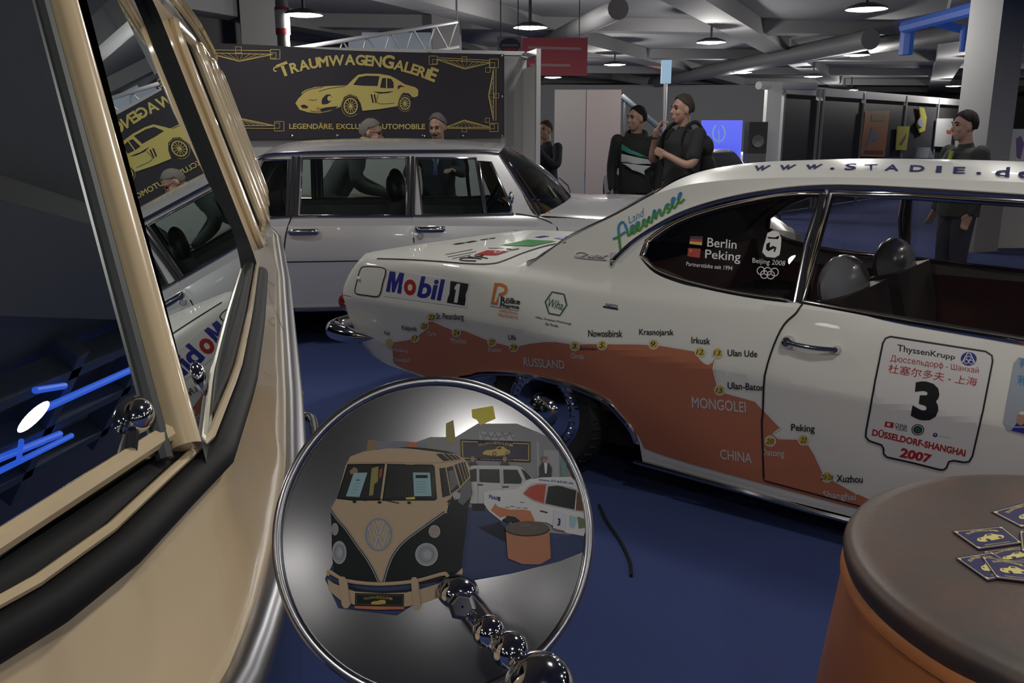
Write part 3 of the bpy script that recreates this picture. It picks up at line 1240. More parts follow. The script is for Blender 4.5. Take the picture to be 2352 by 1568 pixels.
for st in cp:
    P = []
    for p in curve([z13(p) for p in st], 4):
        h = bsurf(p.x, p.y)
        P.append(h[0] + h[1] * .004)
    mb.tube(P, .0028, 6)
mb.build('script_badge', BADGE, coupe)
mb = MB()
dpoly(mb, bsurf, [z13(p) for p in [(1975, 388), (2040, 395), (2025, 500), (2005, 545), (1980, 568), (1965, 540), (1968, 470)]], .004, 0)
dpoly(mb, bsurf, [z13(p) for p in [(1978, 462), (2026, 468), (2015, 505), (1985, 550), (1973, 530)]], .005, 1)
dline(mb, bsurf, [z13(p) for p in [(1985, 480), (2008, 480), (1988, 510), (2010, 512)]], 1.5, .006, 0)
dline(mb, bsurf, [z13(p) for p in [(1965, 484), (2045, 494)]], 2, .006, 0)
mb.build('shield_badge', [BADGE, SBLACK], coupe, False)

# roof lettering
mb = MB()
z11 = lambda p: (1700 + p[0] / 3.607, 160 + p[1] / 3.607)
for t, q, b in [('w', ((117, 842), (205, 840), (258, 796), (120, 800)), .02), ('w', ((328, 836), (420, 832), (470, 790), (330, 795)), .02), ('w', ((545, 830), (640, 828), (690, 786), (545, 792)), .02),
                ('.', ((742, 832), (780, 832), (782, 815), (745, 815)), .02), ('S', ((860, 836), (955, 834), (972, 780), (872, 785)), .02), ('T', ((1058, 838), (1110, 836), (1140, 788), (1030, 792)), .02),
                ('A', ((1192, 840), (1310, 843), (1305, 790), (1225, 790)), .02), ('D', ((1402, 848), (1525, 850), (1530, 796), (1410, 796)), .02), ('I', ((1618, 856), (1665, 857), (1672, 803), (1628, 802)), .02),
                ('E', ((1762, 864), (1860, 866), (1868, 812), (1770, 810)), .02), ('.', ((1952, 872), (1996, 874), (1998, 854), (1955, 852)), .02)]:
    dtext(mb, bsurf, t, tuple(z11(p) for p in q), .003, 0, b)
dtext(mb, bsurf, 'd', ((2283, 405), (2318, 408), (2320, 385), (2290, 387)), .003, 0, .02)
dtext(mb, bsurf, 'e', ((2336, 409), (2368, 413), (2370, 397), (2340, 394)), .003, 0, .02)
mb.build('roof_lettering', SNAVY, coupe, False, label='navy web address along the roof')

# boot lid stickers
mb = MB()
dpoly(mb, bsurf, [z13(p) for p in [(735, 312), (1040, 250), (1370, 266), (1090, 325)]], .003, 0, 15)
dpoly(mb, bsurf, [z13(p) for p in [(440, 420), (580, 370), (835, 380), (690, 425)]], .003, 1, 15)
dtext(mb, bsurf, 'O', tuple(z13(p) for p in [(640, 400), (720, 402), (765, 372), (690, 370)]), .004, 4, .02)
for st in ([(460, 490), (310, 485), (275, 470), (330, 455), (480, 458)], [(370, 440), (520, 470)], [(440, 432), (590, 462)], [(480, 440), (540, 430)], [(800, 350), (860, 365), (940, 350)], [(860, 365), (830, 350)]):
    dline(mb, bsurf, [(p.x, p.y) for p in curve([z13(p) for p in st], 4)], 2.2, .003, 2)
for st in ([(110, 420), (420, 360)], [(140, 445), (460, 385)], [(190, 465), (400, 420)], [(600, 345), (770, 348)]):
    dline(mb, bsurf, [z13(p) for p in st], 1, .003, 2)
dpoly(mb, bsurf, [z13(p) for p in [(1110, 222), (1220, 205), (1290, 212), (1180, 228)]], .003, 3)
dpoly(mb, bsurf, [z13(p) for p in [(1330, 235), (1460, 210), (1600, 215), (1450, 248)]], .003, 5)
for a in ([(190, 300), (300, 283), (350, 287), (240, 305)], [(330, 280), (430, 262), (480, 266), (380, 284)], [(500, 250), (590, 238), (600, 244), (520, 256)], [(600, 236), (670, 228), (680, 233), (620, 242)]):
    dpoly(mb, bsurf, [z13(p) for p in a], .003, 2)
mb.build('boot_stickers', [mat('boot_green', (.045, .22, .06), .35), SRED, SBLACK, SBLUE, SWHITE, mat('boot_pale_blue', (.2, .28, .42), .35)], coupe, False, label='green, red and black stickers on the boot lid')

# window stickers
qsurf = bvhsurf([qg])
mb = MB()
for (y, cols) in ((0, (1, 2, 3)), ):
    pts = [(555, 428), (622, 430), (617, 478), (550, 470)]
    for k in range(3):
        a, b = k / 3, (k + 1) / 3
        L = [(555 - 5 * t, 428 + 42 * t) for t in (a, b)]
        R = [(622 - 5 * t, 430 + 48 * t) for t in (a, b)]
        dpoly(mb, qsurf, [z1(L[0]), z1(R[0]), z1(R[1]), z1(L[1])], .003, cols[k])
dpoly(mb, qsurf, [z1(p) for p in [(543, 492), (611, 497), (605, 546), (539, 536)]], .003, 2)
dpoly(mb, qsurf, [z1(p) for p in circ(558, 507, 6, 6, 5)], .004, 3)
dtext(mb, qsurf, 'Berlin', (z1((645, 485)), z1((803, 498)), z1((806, 450)), z1((648, 436))), .003, 0, .008)
dtext(mb, qsurf, 'Peking', (z1((633, 562)), z1((823, 580)), z1((828, 515)), z1((636, 500))), .003, 0, .008)
dtext(mb, qsurf, 'Partnerstädte seit 1994', (z1((532, 588)), z1((780, 614)), z1((783, 590)), z1((534, 566))), .003, 0, .004)
mb.build('window_sticker', [SWHITE, SBLACK, SRED, SYEL], coupe, False, label='white city names with two small flags')
mb = MB()
dpoly(mb, qsurf, [z1(p) for p in [(1000, 398), (1030, 405), (1045, 440), (1042, 490), (1035, 530), (1010, 545), (965, 540), (942, 515), (950, 480), (960, 450), (970, 412)]], .003, 0, None,
      [[z1(p) for p in [(968, 432), (1010, 436), (1036, 425), (1028, 445), (975, 442)]], [z1(p) for p in [(965, 470), (985, 460), (982, 490), (1000, 480), (1020, 490), (1010, 515), (1002, 512), (1008, 495), (995, 500), (975, 510), (962, 500)]]])
dtext(mb, qsurf, 'Beijing 2008', (z1((890, 580)), z1((1064, 597)), z1((1068, 562)), z1((886, 545))), .003, 0, .0, .15)
for a, b in ((935, 615), (971, 618), (1009, 622), (953, 635), (988, 638)):
    dline(mb, qsurf, [z1(p) for p in circ(a, b, 20, 21, 22)], 2.0, .003, 0, True)
mb.build('window_sticker', [SWHITE, SBLACK, SRED, SYEL], coupe, False, label='white seal emblem over five rings')

# ---------------------------------------------------------------- the silver limousine behind
MF = Frame(-6.5, 6.37, -3.3, 0.95)


def m_x0(z):
    return interp([(.3, 1.05), (.45, .95), (.7, .88), (.85, .90), (.95, .98)], z)


def m_delta(x, z):
    zr = interp([(.8, .86), (2.3, .893), (3.2, .89), (4.36, .868), (6.2, .83)], x)
    if z < .652:
        k = .652 - z
        d = .06 * min(k, .06) + .13 * max(0, k - .06) + .002
    elif z < zr:
        d = .022 * ((z - .652) / max(.05, zr - .652)) ** 2.2
    elif z < zr + .05:
        d = .022 + (z - zr) * 1.0
    else:
        d = .072 + (z - zr - .05) * .33
    r = .14
    e = min(r, max(0, r - (x - m_x0(z))))
    d += r - math.sqrt(r * r - e * e)
    e = min(.2, max(0, x - 6.05))
    d += .22 - math.sqrt(max(0, .22 ** 2 - e * e))
    return d


mtop = [(1.02, .88), (1.4, .925), (1.8, .935), (1.9, .95), (2.0, 1.03), (2.12, 1.2), (2.2, 1.31), (2.3, 1.372), (2.45, 1.40), (2.8, 1.413), (3.3, 1.417), (3.7, 1.416), (3.92, 1.408),
        (3.99, 1.37), (4.06, 1.24), (4.17, .99), (4.26, .935), (4.45, .925), (5.2, .89), (6.0, .83), (6.2, .79)]
mcen = [(1.02, .90), (1.4, .96), (1.8, .975), (1.9, .99), (2.0, 1.09), (2.12, 1.29), (2.2, 1.38), (2.3, 1.44), (2.45, 1.47), (2.8, 1.487), (3.3, 1.49), (3.7, 1.475), (3.92, 1.455),
        (3.99, 1.44), (4.06, 1.425), (4.17, 1.395), (4.26, 1.36), (4.45, 1.2), (4.62, 1.045), (5.2, 1.02), (6.0, .96), (6.2, .90)]
mpts = [(p.x, p.y) for p in curve(mtop, 5)]


def arch(cx, zc, r, zb):
    a0 = math.asin((zb - zc) / r)
    return [(cx - r * math.cos(a0 + (math.pi - 2 * a0) * k / 24), zc + r * math.sin(a0 + (math.pi - 2 * a0) * k / 24)) for k in range(25)]


march1, march2 = arch(2.05, .34, .37, .31), arch(5.35, .34, .37, .31)
mline = [(m_x0(z), z) for z in (.31, .38, .45, .55, .65, .75, .85)] + mpts + [(6.25, .6), (6.22, .36)] + list(reversed(march2)) + [(4.9, .285), (2.5, .285)] + list(reversed(march1))
mqw = MF.pxs([(592, 366), (661, 366), (661, 494)], .15) + [(2.23, .955), (2.17, 1.05), (2.19, 1.2)]
mqw = [(2.26, .955), (2.20, 1.06), (2.22, 1.25), (2.27, 1.345)] + MF.pxs([(661, 367), (661, 495)], .15)
mrw = MF.pxs([(692, 364), (933, 362), (933, 493), (692, 493)], .15)
mfw = MF.pxs([(957, 363), (1094, 364), (1111, 491), (970, 491)], .15)
mvw = MF.pxs([(1101, 370), (1128, 373), (1172, 472), (1174, 486), (1115, 489)], .15)
mrd = [(p.x, p.y) for p in curve(MF.pxs([(667, 499), (656, 545), (652, 606), (655, 660), (660, 703)], .02), 4)] + [(3.325, .305), (3.322, .60), (3.314, .80), (3.314, .95)] + \
      MF.pxs([(940, 494), (940, 358), (683, 360), (671, 493)], .15)
mfd = [(3.33, .305), (4.30, .30), (4.37, .45), (4.375, .78), (4.358, .864), (4.31, .90), (4.22, .935), (4.10, .955)] + MF.pxs([(1182, 489), (1180, 470), (1135, 366), (1096, 358), (950, 357), (950, 494)], .15) + [(3.319, .95), (3.319, .80), (3.327, .60)]
limo = thing('limousine', 'long silver vintage limousine parked under the black and gold banner', 'car', MF.w(3.5, 0, 0))
SILVER = mat('silver_paint', (0.46, 0.46, 0.475), 0.25, .25, coat=.5)
V3, (tb, trd, tfd) = car_side(MF, mline, [mqw, mrw, mfw, mvw], [mrd, mfd], m_delta, .05, lines=[[(x / 10, .652) for x in range(10, 62)], [(x / 10, interp([(.8, .86), (2.3, .893), (3.2, .89), (4.36, .868), (6.2, .83)], x / 10)) for x in range(12, 61)]])
mb = MB()
for sd in (1, -1):
    add_side(mb, MF, V3, tb, m_delta, sd)
NM = 24


def msurf(x, z, y, lift=0.0):
    ye = MF.W - m_delta(x, z)
    zc = sinterp(mcen, x)
    return MF.w(x, y * ye, z + (zc - z) * (1 - abs(y) ** 2.6) + lift)


def mgrid(a, b):
    mb.grid([[msurf(x, z, -1 + 2 * k / NM) for k in range(NM + 1)] for (x, z) in mpts if a <= x <= b])


mgrid(0, 1.9), mgrid(2.23, 3.9001)
YS = [-1 + 2 * k / NM for k in range(NM + 1)]


def wtop(y):
    return MF.w(3.962 + .10 * (1 - y * y), y * (MF.W - m_delta(3.962, 1.395)), 1.395 + .055 * (1 - abs(y) ** 2.6))


def wbot(y):
    return MF.w(4.235 + .37 * (1 - abs(y) ** 2.2), y * (MF.W - m_delta(4.235, .945)), .945 + .10 * (1 - abs(y) ** 2.2))


xr = max(x for x, z in mpts if x <= 3.9001)
mb.grid([[msurf(xr, sinterp(mtop, xr), y) for y in YS], [wtop(y) for y in YS]])
xh = [(x, z) for x, z in mpts if x > 4.66]
mb.grid([[wbot(y) for y in YS]] + [[msurf(x, z, y) for y in YS] for x, z in xh])
rows = []
for z in (.31, .38, .45, .55, .65, .75, .85, .88):
    x = m_x0(z) if z < .88 else 1.02
    ye = MF.W - m_delta(x, z)
    rows.append([MF.w(x - .06 * (1 - abs(-1 + 2 * k / NM) ** 2), (-1 + 2 * k / NM) * ye, z) for k in range(NM + 1)])
mb.grid(rows)
rows = []
for x, z in ((6.22, .36), (6.25, .6), (6.2, .79)):
    ye = MF.W - m_delta(x, z)
    rows.append([MF.w(x + .05, (-1 + 2 * k / NM) * ye, z) for k in range(NM + 1)])
mb.grid(rows)
mbody = mb.build('body', SILVER, limo, merge=.0006, sharp=30)
mdoors = []
for nm, tr in (('rear_door', trd), ('front_door', tfd)):
    for sd in (1, -1):
        mb = MB()
        add_side(mb, MF, V3, tr, m_delta, sd)
        mdoors.append(mb.build(nm, SILVER, limo, sharp=30))
MGLASS = glassmat('limo_window_glass', (0.78, 0.86, 0.84), 0.04)
for nm, poly in (('quarter_window', mqw), ('rear_door_window', mrw), ('front_door_window', mfw), ('vent_window', mvw)):
    for sd in (1, -1):
        mb = MB()
        side_patch(mb, MF, poly, m_delta, sd, -.014, .15)
        g = mb.build(nm, MGLASS, limo)
        mb = MB()
        side_tube(mb, MF, poly, m_delta, .011, sd, .002, True, 8, .7)
        mb.build('window_frame', CHROME, g)
# windscreens
mb = MB()
mb.grid([[wtop(y) * (1 - t) + wbot(y) * t + (MF.ex * .03 + Vector((0, 0, .03))) * math.sin(math.pi * t) * (1 - y * y) for y in YS] for t in [i / 10 for i in range(11)]])
mb.build('windscreen', glassmat('windscreen_glass', (.72, .84, .80), .05), limo)
mb = MB()
mb.grid([[msurf(x, sinterp(mtop, x), -1 + 2 * k / NM, .0) for k in range(1, NM)] for x in [1.9 + (2.23 - 1.9) * i / 14 for i in range(15)]])
mb.build('rear_window', MGLASS, limo)
for sd in (1, -1):
    mb = MB()
    P = [wtop(sd) * (1 - t) + wbot(sd) * t for t in [i / 10 for i in range(11)]]
    mb.tube(P, .020, 8)
    P = [wtop(sd * .93) * (1 - t) + wbot(sd * .95) * t + MF.ex * .012 for t in [i / 10 for i in range(11)]]
    mb.tube(P, .012, 8)
    mb.build('windscreen_pillar', CHROME, limo)
    mb = MB()
    P = [msurf(x, sinterp(mtop, x), sd * .985, .004) for x in [1.9 + (2.23 - 1.9) * i / 12 for i in range(13)]]
    mb.tube(P, .05, 8)
    mb.build('rear_pillar', SILVER, limo)
    mb = MB()
    side_tube(mb, MF, curve([(2.12, 1.22), (2.2, 1.33), (2.35, 1.385), (2.8, 1.398), (3.3, 1.402), (3.8, 1.402), (3.95, 1.392)], 6), m_delta, .014, sd, .008)
    mb.build('rain_gutter', CHROME, limo)
    # bright double pillars between the side windows
    for pl in ((671, 683), (939, 950)):
        mb = MB()
        for q in pl:
            side_tube(mb, MF, MF.pxs([(q, 360), (q - 1, 493)], .15), m_delta, .017, sd, .006, seg=8, flat=.6)
        mb.build('pillar_trim', CHROME, limo)
    mb = MB()
    side_tube(mb, MF, curve([(2.2, .944)] + MF.pxs([(700, 497), (930, 496), (1180, 491)], .08), 4), m_delta, .010, sd, .006)
    mb.build('belt_trim', CHROME, limo)
    mb = MB()
    side_tube(mb, MF, [(2.45, .292), (3.5, .292), (4.95, .288)], m_delta, .020, sd, .002)
    mb.build('sill_trim', CHROME, limo)
    mb = MB()
    shut_line(mb, MF, mrd[:17], m_delta, .010, sd)
    shut_line(mb, MF, [(3.323, .30), (3.323, .60), (3.316, .80), (3.316, .95)], m_delta, .010, sd)
    shut_line(mb, MF, mfd[1:9], m_delta, .009, sd)
    shut_line(mb, MF, [(2.3 + .1 * k, .645) for k in range(40)], m_delta, .012, sd)
    mb.build('shut_lines', DARK, limo)
for d, (a, b, y) in ((mdoors[0], (2.445, 2.645, .858)), (mdoors[2], (3.335, 3.535, .864))):
    mb = MB()
    P = [MF.w(a + (b - a) * t, MF.W - m_delta(3, .86) + o, y) for t, o in ((0, .012), (.08, .03), (.5, .036), (.92, .03), (1, .012))]
    mb.tube(curve(P, 5), .021, 10, flat=.6, up=-MF.n)
    mb.build('door_handle', CHROME, d)
mb = MB()
c = MF.px(965, 542, 0)
mb.lathe([(.0005, .018), (.017, .018), (.023, .010), (.024, -.01)], MF.w(c[0], MF.W - .005, c[1]), -MF.n, 20)
mb.build('door_lock', CHROME, mdoors[2])
# wing mirror
mb = MB()
c = MF.w(*((MF.px(1173, 492, .06)[0],) + (MF.W - .08,) + (MF.px(1173, 492, .06)[1],)))
mb.tube([c, c - MF.n * .03 + Vector((0, 0, .05)), c - MF.n * .05 + Vector((0, 0, .10))], .009, 8)
mb.ball(c - MF.n * .055 + Vector((0, 0, .12)), (.02, .035, .05), 14, 10, MF.R())
mb.build('wing_mirror', CHROME, limo)
# wipers, paper on the screen, cabin
mb = MB()
for y in (.35, -.35):
    mb.tube([wbot(y) + Vector((0, 0, .03)), wbot(y - .2) + Vector((0, 0, .07)) - MF.ex * .02, wbot(y - .5) + Vector((0, 0, .12)) - MF.ex * .05], .006, 6)
mb.build('wipers', CHROME, limo)
mb = MB()
a = wbot(.62) + Vector((0, 0, .09)) - MF.ex * .06
mb.box(a + MF.ex * -.04, (.004, .13, .10), MF.R() @ Matrix.Rotation(math.radians(-35), 3, 'Y'))
mb.build('paper_card', mat('pale_paper', (.40, .50, .54), .7), limo, False)
MLEATHER = mat('black_leather', (.012, .012, .013), .5)
MWOOD = mat('walnut_trim', (.22, .10, .03), .35)
for nm, x, y, wd in (('front_seat', 3.55, .42, .6), ('front_seat', 3.55, -.42, .6), ('rear_bench', 2.45, 0, 1.4)):
    mb = MB()
    mb.box(MF.w(x, y, .55), (.55, wd, .2), MF.R())
    R = MF.R() @ Matrix.Rotation(math.radians(-12), 3, 'Y')
    mb.box(MF.w(x - .3, y, .82), (.13, wd, .45), R)
    if nm == 'front_seat':
        mb.ball(MF.w(x - .36, y, 1.12), (.07, .15, .12), 14, 10, R)
    mb.build(nm, MLEATHER, limo)
mb = MB()
mb.box(MF.w(4.22, 0, .93), (.22, 1.6, .07), MF.R())
mb.box(MF.w(4.3, 0, .89), (.3, 1.6, .08), MF.R())
mb.build('dashboard', MWOOD, limo, False)
mb = MB()
sc_ = MF.w(4.02, -.42, .98)
sx = (MF.ex * .85 + Vector((0, 0, -.5))).normalized()
so = sx.orthogonal().normalized()
sp = sx.cross(so)
mb.tube([sc_ + so * .2 * math.cos(2 * math.pi * k / 32) + sp * .2 * math.sin(2 * math.pi * k / 32) for k in range(32)], .013, 8, True)
mb.tube([sc_, sc_ + sx * .25], .02, 6)
mb.tube([sc_ + so * .2, sc_ - so * .2], .01, 6)
mb.build('steering_wheel', BLACK, limo)
mb = MB()
mb.box(MF.w(3.4, 0, .42), (4.6, 1.7, .28), MF.R())
mb.box(MF.w(1.5, 0, .6), (.9, 1.55, .5), MF.R())
mb.box(MF.w(5.2, 0, .6), (1.6, 1.3, .4), MF.R())
mb.build('underbody', DARK, limo, smooth=False)
for x in (2.05, 5.35):
    for sd in (1, -1):
        wheel(limo, MF, x, .34, .34, .19, MF.W - .04, sd, .21)
for xx, nm in ((.86, 'rear_bumper'), (6.32, 'front_bumper')):
    mb = MB()
    k = -1 if xx < 2 else 1
    mb.tube(curve([MF.w(xx - k * .5, .97, .48), MF.w(xx - k * .1, .94, .48), MF.w(xx, .75, .48), MF.w(xx + k * .04, 0, .48), MF.w(xx, -.75, .48), MF.w(xx - k * .1, -.94, .48), MF.w(xx - k * .5, -.97, .48)], 5), .055, 10)
    mb.build(nm, CHROME, limo)
for sd in (1, -1):
    mb = MB()
    mb.ball(MF.w(6.24, sd * .68, .66), (.06, .11, .16), 16, 10, MF.R())
    mb.build('headlamp', mat('lamp_lens', (.5, .5, .52), .08, coat=1), limo)
    mb = MB()
    mb.ball(MF.w(.93, sd * .72, .70), (.05, .13, .07), 16, 10, MF.R())
    mb.build('tail_lamp', mat('tail_lamp_red', (0.22, 0.02, 0.012), 0.1, coat=.5), limo)
mb = MB()
mb.box(MF.w(6.30, 0, .66), (.06, .52, .40), MF.R())
mb.build('radiator_grille', CHROME, limo, False)

# ---------------------------------------------------------------- the beige microbus on the left
VA = math.radians(14.5)


class VFrame(Frame):
    def __init__(s):
        s.ex = Vector((-math.sin(VA), math.cos(VA), 0))
        s.n = Vector((-math.cos(VA), -math.sin(VA), 0))
        s.D0, s.S0, s.W = -0.87, 0.0, 0.87
        # world = ex*x + n*(-y) with y measured from the centre line


VF = VFrame()


def vw(s_, w_, z):
    """s along the van, w outboard of its widest line, z up"""
    return VF.ex * s_ - VF.n * w_ + Vector((0, 0, z))


VF.w = lambda x, y, z: vw(x, y - VF.W, z)


def v_base(z):
    return interp([(.18, .14), (.28, .09), (.45, .04), (.8, .008), (1.05, .0), (1.16, .004), (1.2, .02), (1.26, .038), (1.31, .048)], z)


def v_plan(x, z):
    lo = interp([(.10, .72), (.12, .55), (.16, .42), (.22, .31), (.30, .205), (.4, .125), (.5, .078), (.613, .043), (.787, .02), (1.0, .003), (1.3, 0), (2.4, .004), (3.4, .02), (3.7, .05), (3.95, .13), (4.08, .24), (4.14, .36), (4.16, .6)], x)
    up = interp([(.18, .72), (.2, .55), (.24, .40), (.29, .29), (.36, .20), (.43, .125), (.48, .09), (.54, .063), (.62, .04), (.70, .016), (.9, .004), (1.2, 0), (2.4, .0), (3.4, .02), (3.7, .05), (3.9, .13), (4.02, .24), (4.08, .36), (4.10, .6)], x)
    k = min(1, max(0, (z - 1.14) / .15))
    return lo * (1 - k) + up * k


def v_tum(x):
    return .31 - .11 * min(1, max(0, (1.4 - x) / .8))


def v_delta(x, z):
    d = v_base(min(z, 1.31)) + max(0, z - 1.31) * v_tum(x)
    if z > 1.80:
        d += (z - 1.80) ** 2 * 6
    return d + v_plan(x, z)


def rrect(x0, x1, z0, z1, r=.05, n=5):
    out = []
    for cx, cz, a0 in ((x1 - r, z1 - r, 0), (x0 + r, z1 - r, 90), (x0 + r, z0 + r, 180), (x1 - r, z0 + r, 270)):
        for k in range(n + 1):
            a = math.radians(a0 + 90 * k / n)
            out.append((cx + r * math.cos(a), cz + r * math.sin(a)))
    return out


vopen = rrect(.40, 1.66, 1.315, 1.765, .05)
vside = [rrect(1.84 + .52 * k, 2.29 + .52 * k, 1.325, 1.75, .05) for k in range(4)]
vz = [.2, .28, .36, .45, .55, .65, .8, .95, 1.05, 1.13, 1.16, 1.2, 1.26, 1.31, 1.4, 1.5, 1.6, 1.7, 1.78, 1.82, 1.86]


def v_arch(cx):
    return [(cx - .37 * math.cos(math.pi * k / 20), .20 + .5 * math.sin(math.pi * k / 20)) for k in range(21)]


vout = [(.26, z) for z in vz] + [(.26 + .1 * k, 1.86) for k in range(1, 38)] + [(4.05, z) for z in reversed(vz)] + list(reversed(v_arch(3.15))) + list(reversed(v_arch(.80)))
vlow = [(.26, .1), (4.2, .1), (4.2, 1.155), (.26, 1.155)]
BEIGE = mat('beige_paint', (0.62, 0.485, 0.30), 0.22, coat=0.7)
VDARK = mat('dark_green_paint', (0.006, 0.012, 0.010), 0.15, coat=.8)
van = thing('microbus', 'beige and black vintage microbus seen close along its side', 'van', vw(2.1, -.87, 0))
V4, (tb, tl) = car_side(VF, vout, [vopen] + vside, [vlow], v_delta, .034, lines=[[(.28 + .1 * k, 1.155) for k in range(38)], [(.28 + .1 * k, 1.31) for k in range(38)]])
mb, ml = MB(), MB()
for sd in (1, -1):
    add_side(mb, VF, V4, tb, v_delta, sd)
    add_side(ml, VF, V4, tl, v_delta, sd)
NV = 22
rows = []
for x in [.26] + [.26 + .1 * k for k in range(1, 38)] + [4.05]:
    ye = VF.W - v_delta(x, 1.86)
    e = max(0, (.5 - x) / .3, (x - 3.8) / .3)
    rows.append([VF.w(x, (-1 + 2 * k / NV) * ye, 1.86 + (.15 - .05 * min(1, e)) * (1 - abs(-1 + 2 * k / NV) ** 2.2)) for k in range(NV + 1)])
mb.grid(rows)
for xe, sg in ((.26, -1), (4.05, 1)):
    for b_, zz in ((ml, [z for z in vz if z <= 1.155] + [1.155]), (mb, [1.155] + [z for z in vz if z > 1.155])):
        rows = []
        for z in zz:
            ye = VF.W - v_delta(xe, z)
            dp = (.16 if z < 1.3 else .16 - .10 * (z - 1.3)) if sg < 0 else .08
            rows.append([VF.w(xe + sg * dp * (1 - abs(-1 + 2 * k / NV) ** 2.4) - sg * (max(0, z - 1.3) * .12), (-1 + 2 * k / NV) * ye, z) for k in range(NV + 1)])
        b_.grid(rows)
mb.build('upper_body', BEIGE, van, merge=.0006, sharp=50)
ml.build('lower_body', VDARK, van, merge=.0006, sharp=50)
VGLASS = glassmat('van_window_glass', (0.10, 0.11, 0.11), 0.42)


def reveal(mb, fr, poly, delta, side, o0, o1):
    n = len(poly)
    mb.grid([[fr.w(p[0], side * (fr.W - delta(p[0], p[1]) + o), p[1]) for p in poly] for o in (o0, o1)], 0, True)


def offs(poly, c, d):
    return [(p[0] + (c[0] - p[0]) * d, p[1] + (c[1] - p[1]) * d) for p in poly]


# window openings: black seal lining, panes, pop-out frames
for sd in (1, -1):
    mb = MB()
    reveal(mb, VF, vopen, v_delta, sd, .002, -.05)
    mb.build('door_window_seal', BLACK, van)
    mb = MB()
    # main pane is flat
    c = []
    for (x, z) in [(.655, 1.31), (1.66, 1.31), (1.66, 1.77), (.93, 1.77)]:
        c.append(VF.w(x, sd * (VF.W - v_delta(max(x, .9), z) - .013), z))
    mb.add(c, [(0, 1, 2, 3) if sd < 0 else (3, 2, 1, 0)])
    mb.build('door_window', VGLASS, van, False)
    # the hinged vent pane stands a little open, its rear edge out at the post
    def vq(x, z):
        xp = .654 + (z - 1.33) * .62
        wq = -.083 - (z - 1.33) * .27 + (x - xp) * .41
        return VF.w(x, sd * (VF.W + wq), z)
    mb = MB()
    c = [vq(.43, 1.33), vq(.65, 1.335), vq(.922, 1.77), vq(.50, 1.77)]
    mb.add(c, [(0, 1, 2, 3) if sd < 0 else (3, 2, 1, 0)])
    vo = mb.build('vent_window', VGLASS, van, False)
    mb = MB()
    mb.tube([vq(x, 1.338) for x in (.43, .5, .57, .648)], .0068, 8)
    vb = mb.build('vent_frame', BEIGE, vo)
    mb = MB()
    P = [vq(.651 + .279 * t, 1.325 + .45 * t) - VF.n * sd * .004 for t in [k / 8 for k in range(9)]]
    mb.tube(P, .0118, 10)
    mb.build('window_post', BEIGE, van)
    mb = MB()
    P2_ = [p + VF.ex * -.022 + VF.n * sd * .012 for p in P]
    mb.tube(P2_, .006, 8)
    mb.build('post_seal', mat('grey_rubber', (.035, .04, .04), .5), van)
    if sd == 1:
        mb = MB()
        q = vq(.632, 1.358)
        mb.ball(q, (.013, .017, .013), 18, 12, Matrix.Rotation(VA, 3, 'Z'))
        mb.tube([q, q + VF.ex * -.03 + Vector((0, 0, -.016))], .004, 8)
        mb.build('vent_latch', CHROME, vo)
    for k, pw in enumerate(vside):
        mb = MB()
        reveal(mb, VF, pw, v_delta, sd, .004, -.03)
        mb2 = MB()
        side_patch(mb2, VF, pw, v_delta, sd, -.018, .2)
        g = mb2.build('side_window', VGLASS, van)
        mb.build('window_seal', BLACK, g)
        mb = MB()
        side_tube(mb, VF, pw, v_delta, .013, sd, .006 + .006 * k, True, 8, .8)
        mb.build('window_frame', BEIGE, g)

# seals and trim along the sill
mb = MB()


def along(pts, r, flat=None, n=6, off=0.0):
    P = [atz(p[0], p[1], p[2]) - VF.n * off for p in pts]
    mb.tube(curve(P, n), r, 10, flat=flat, up=Vector((0, 0, 1)) if flat else None)


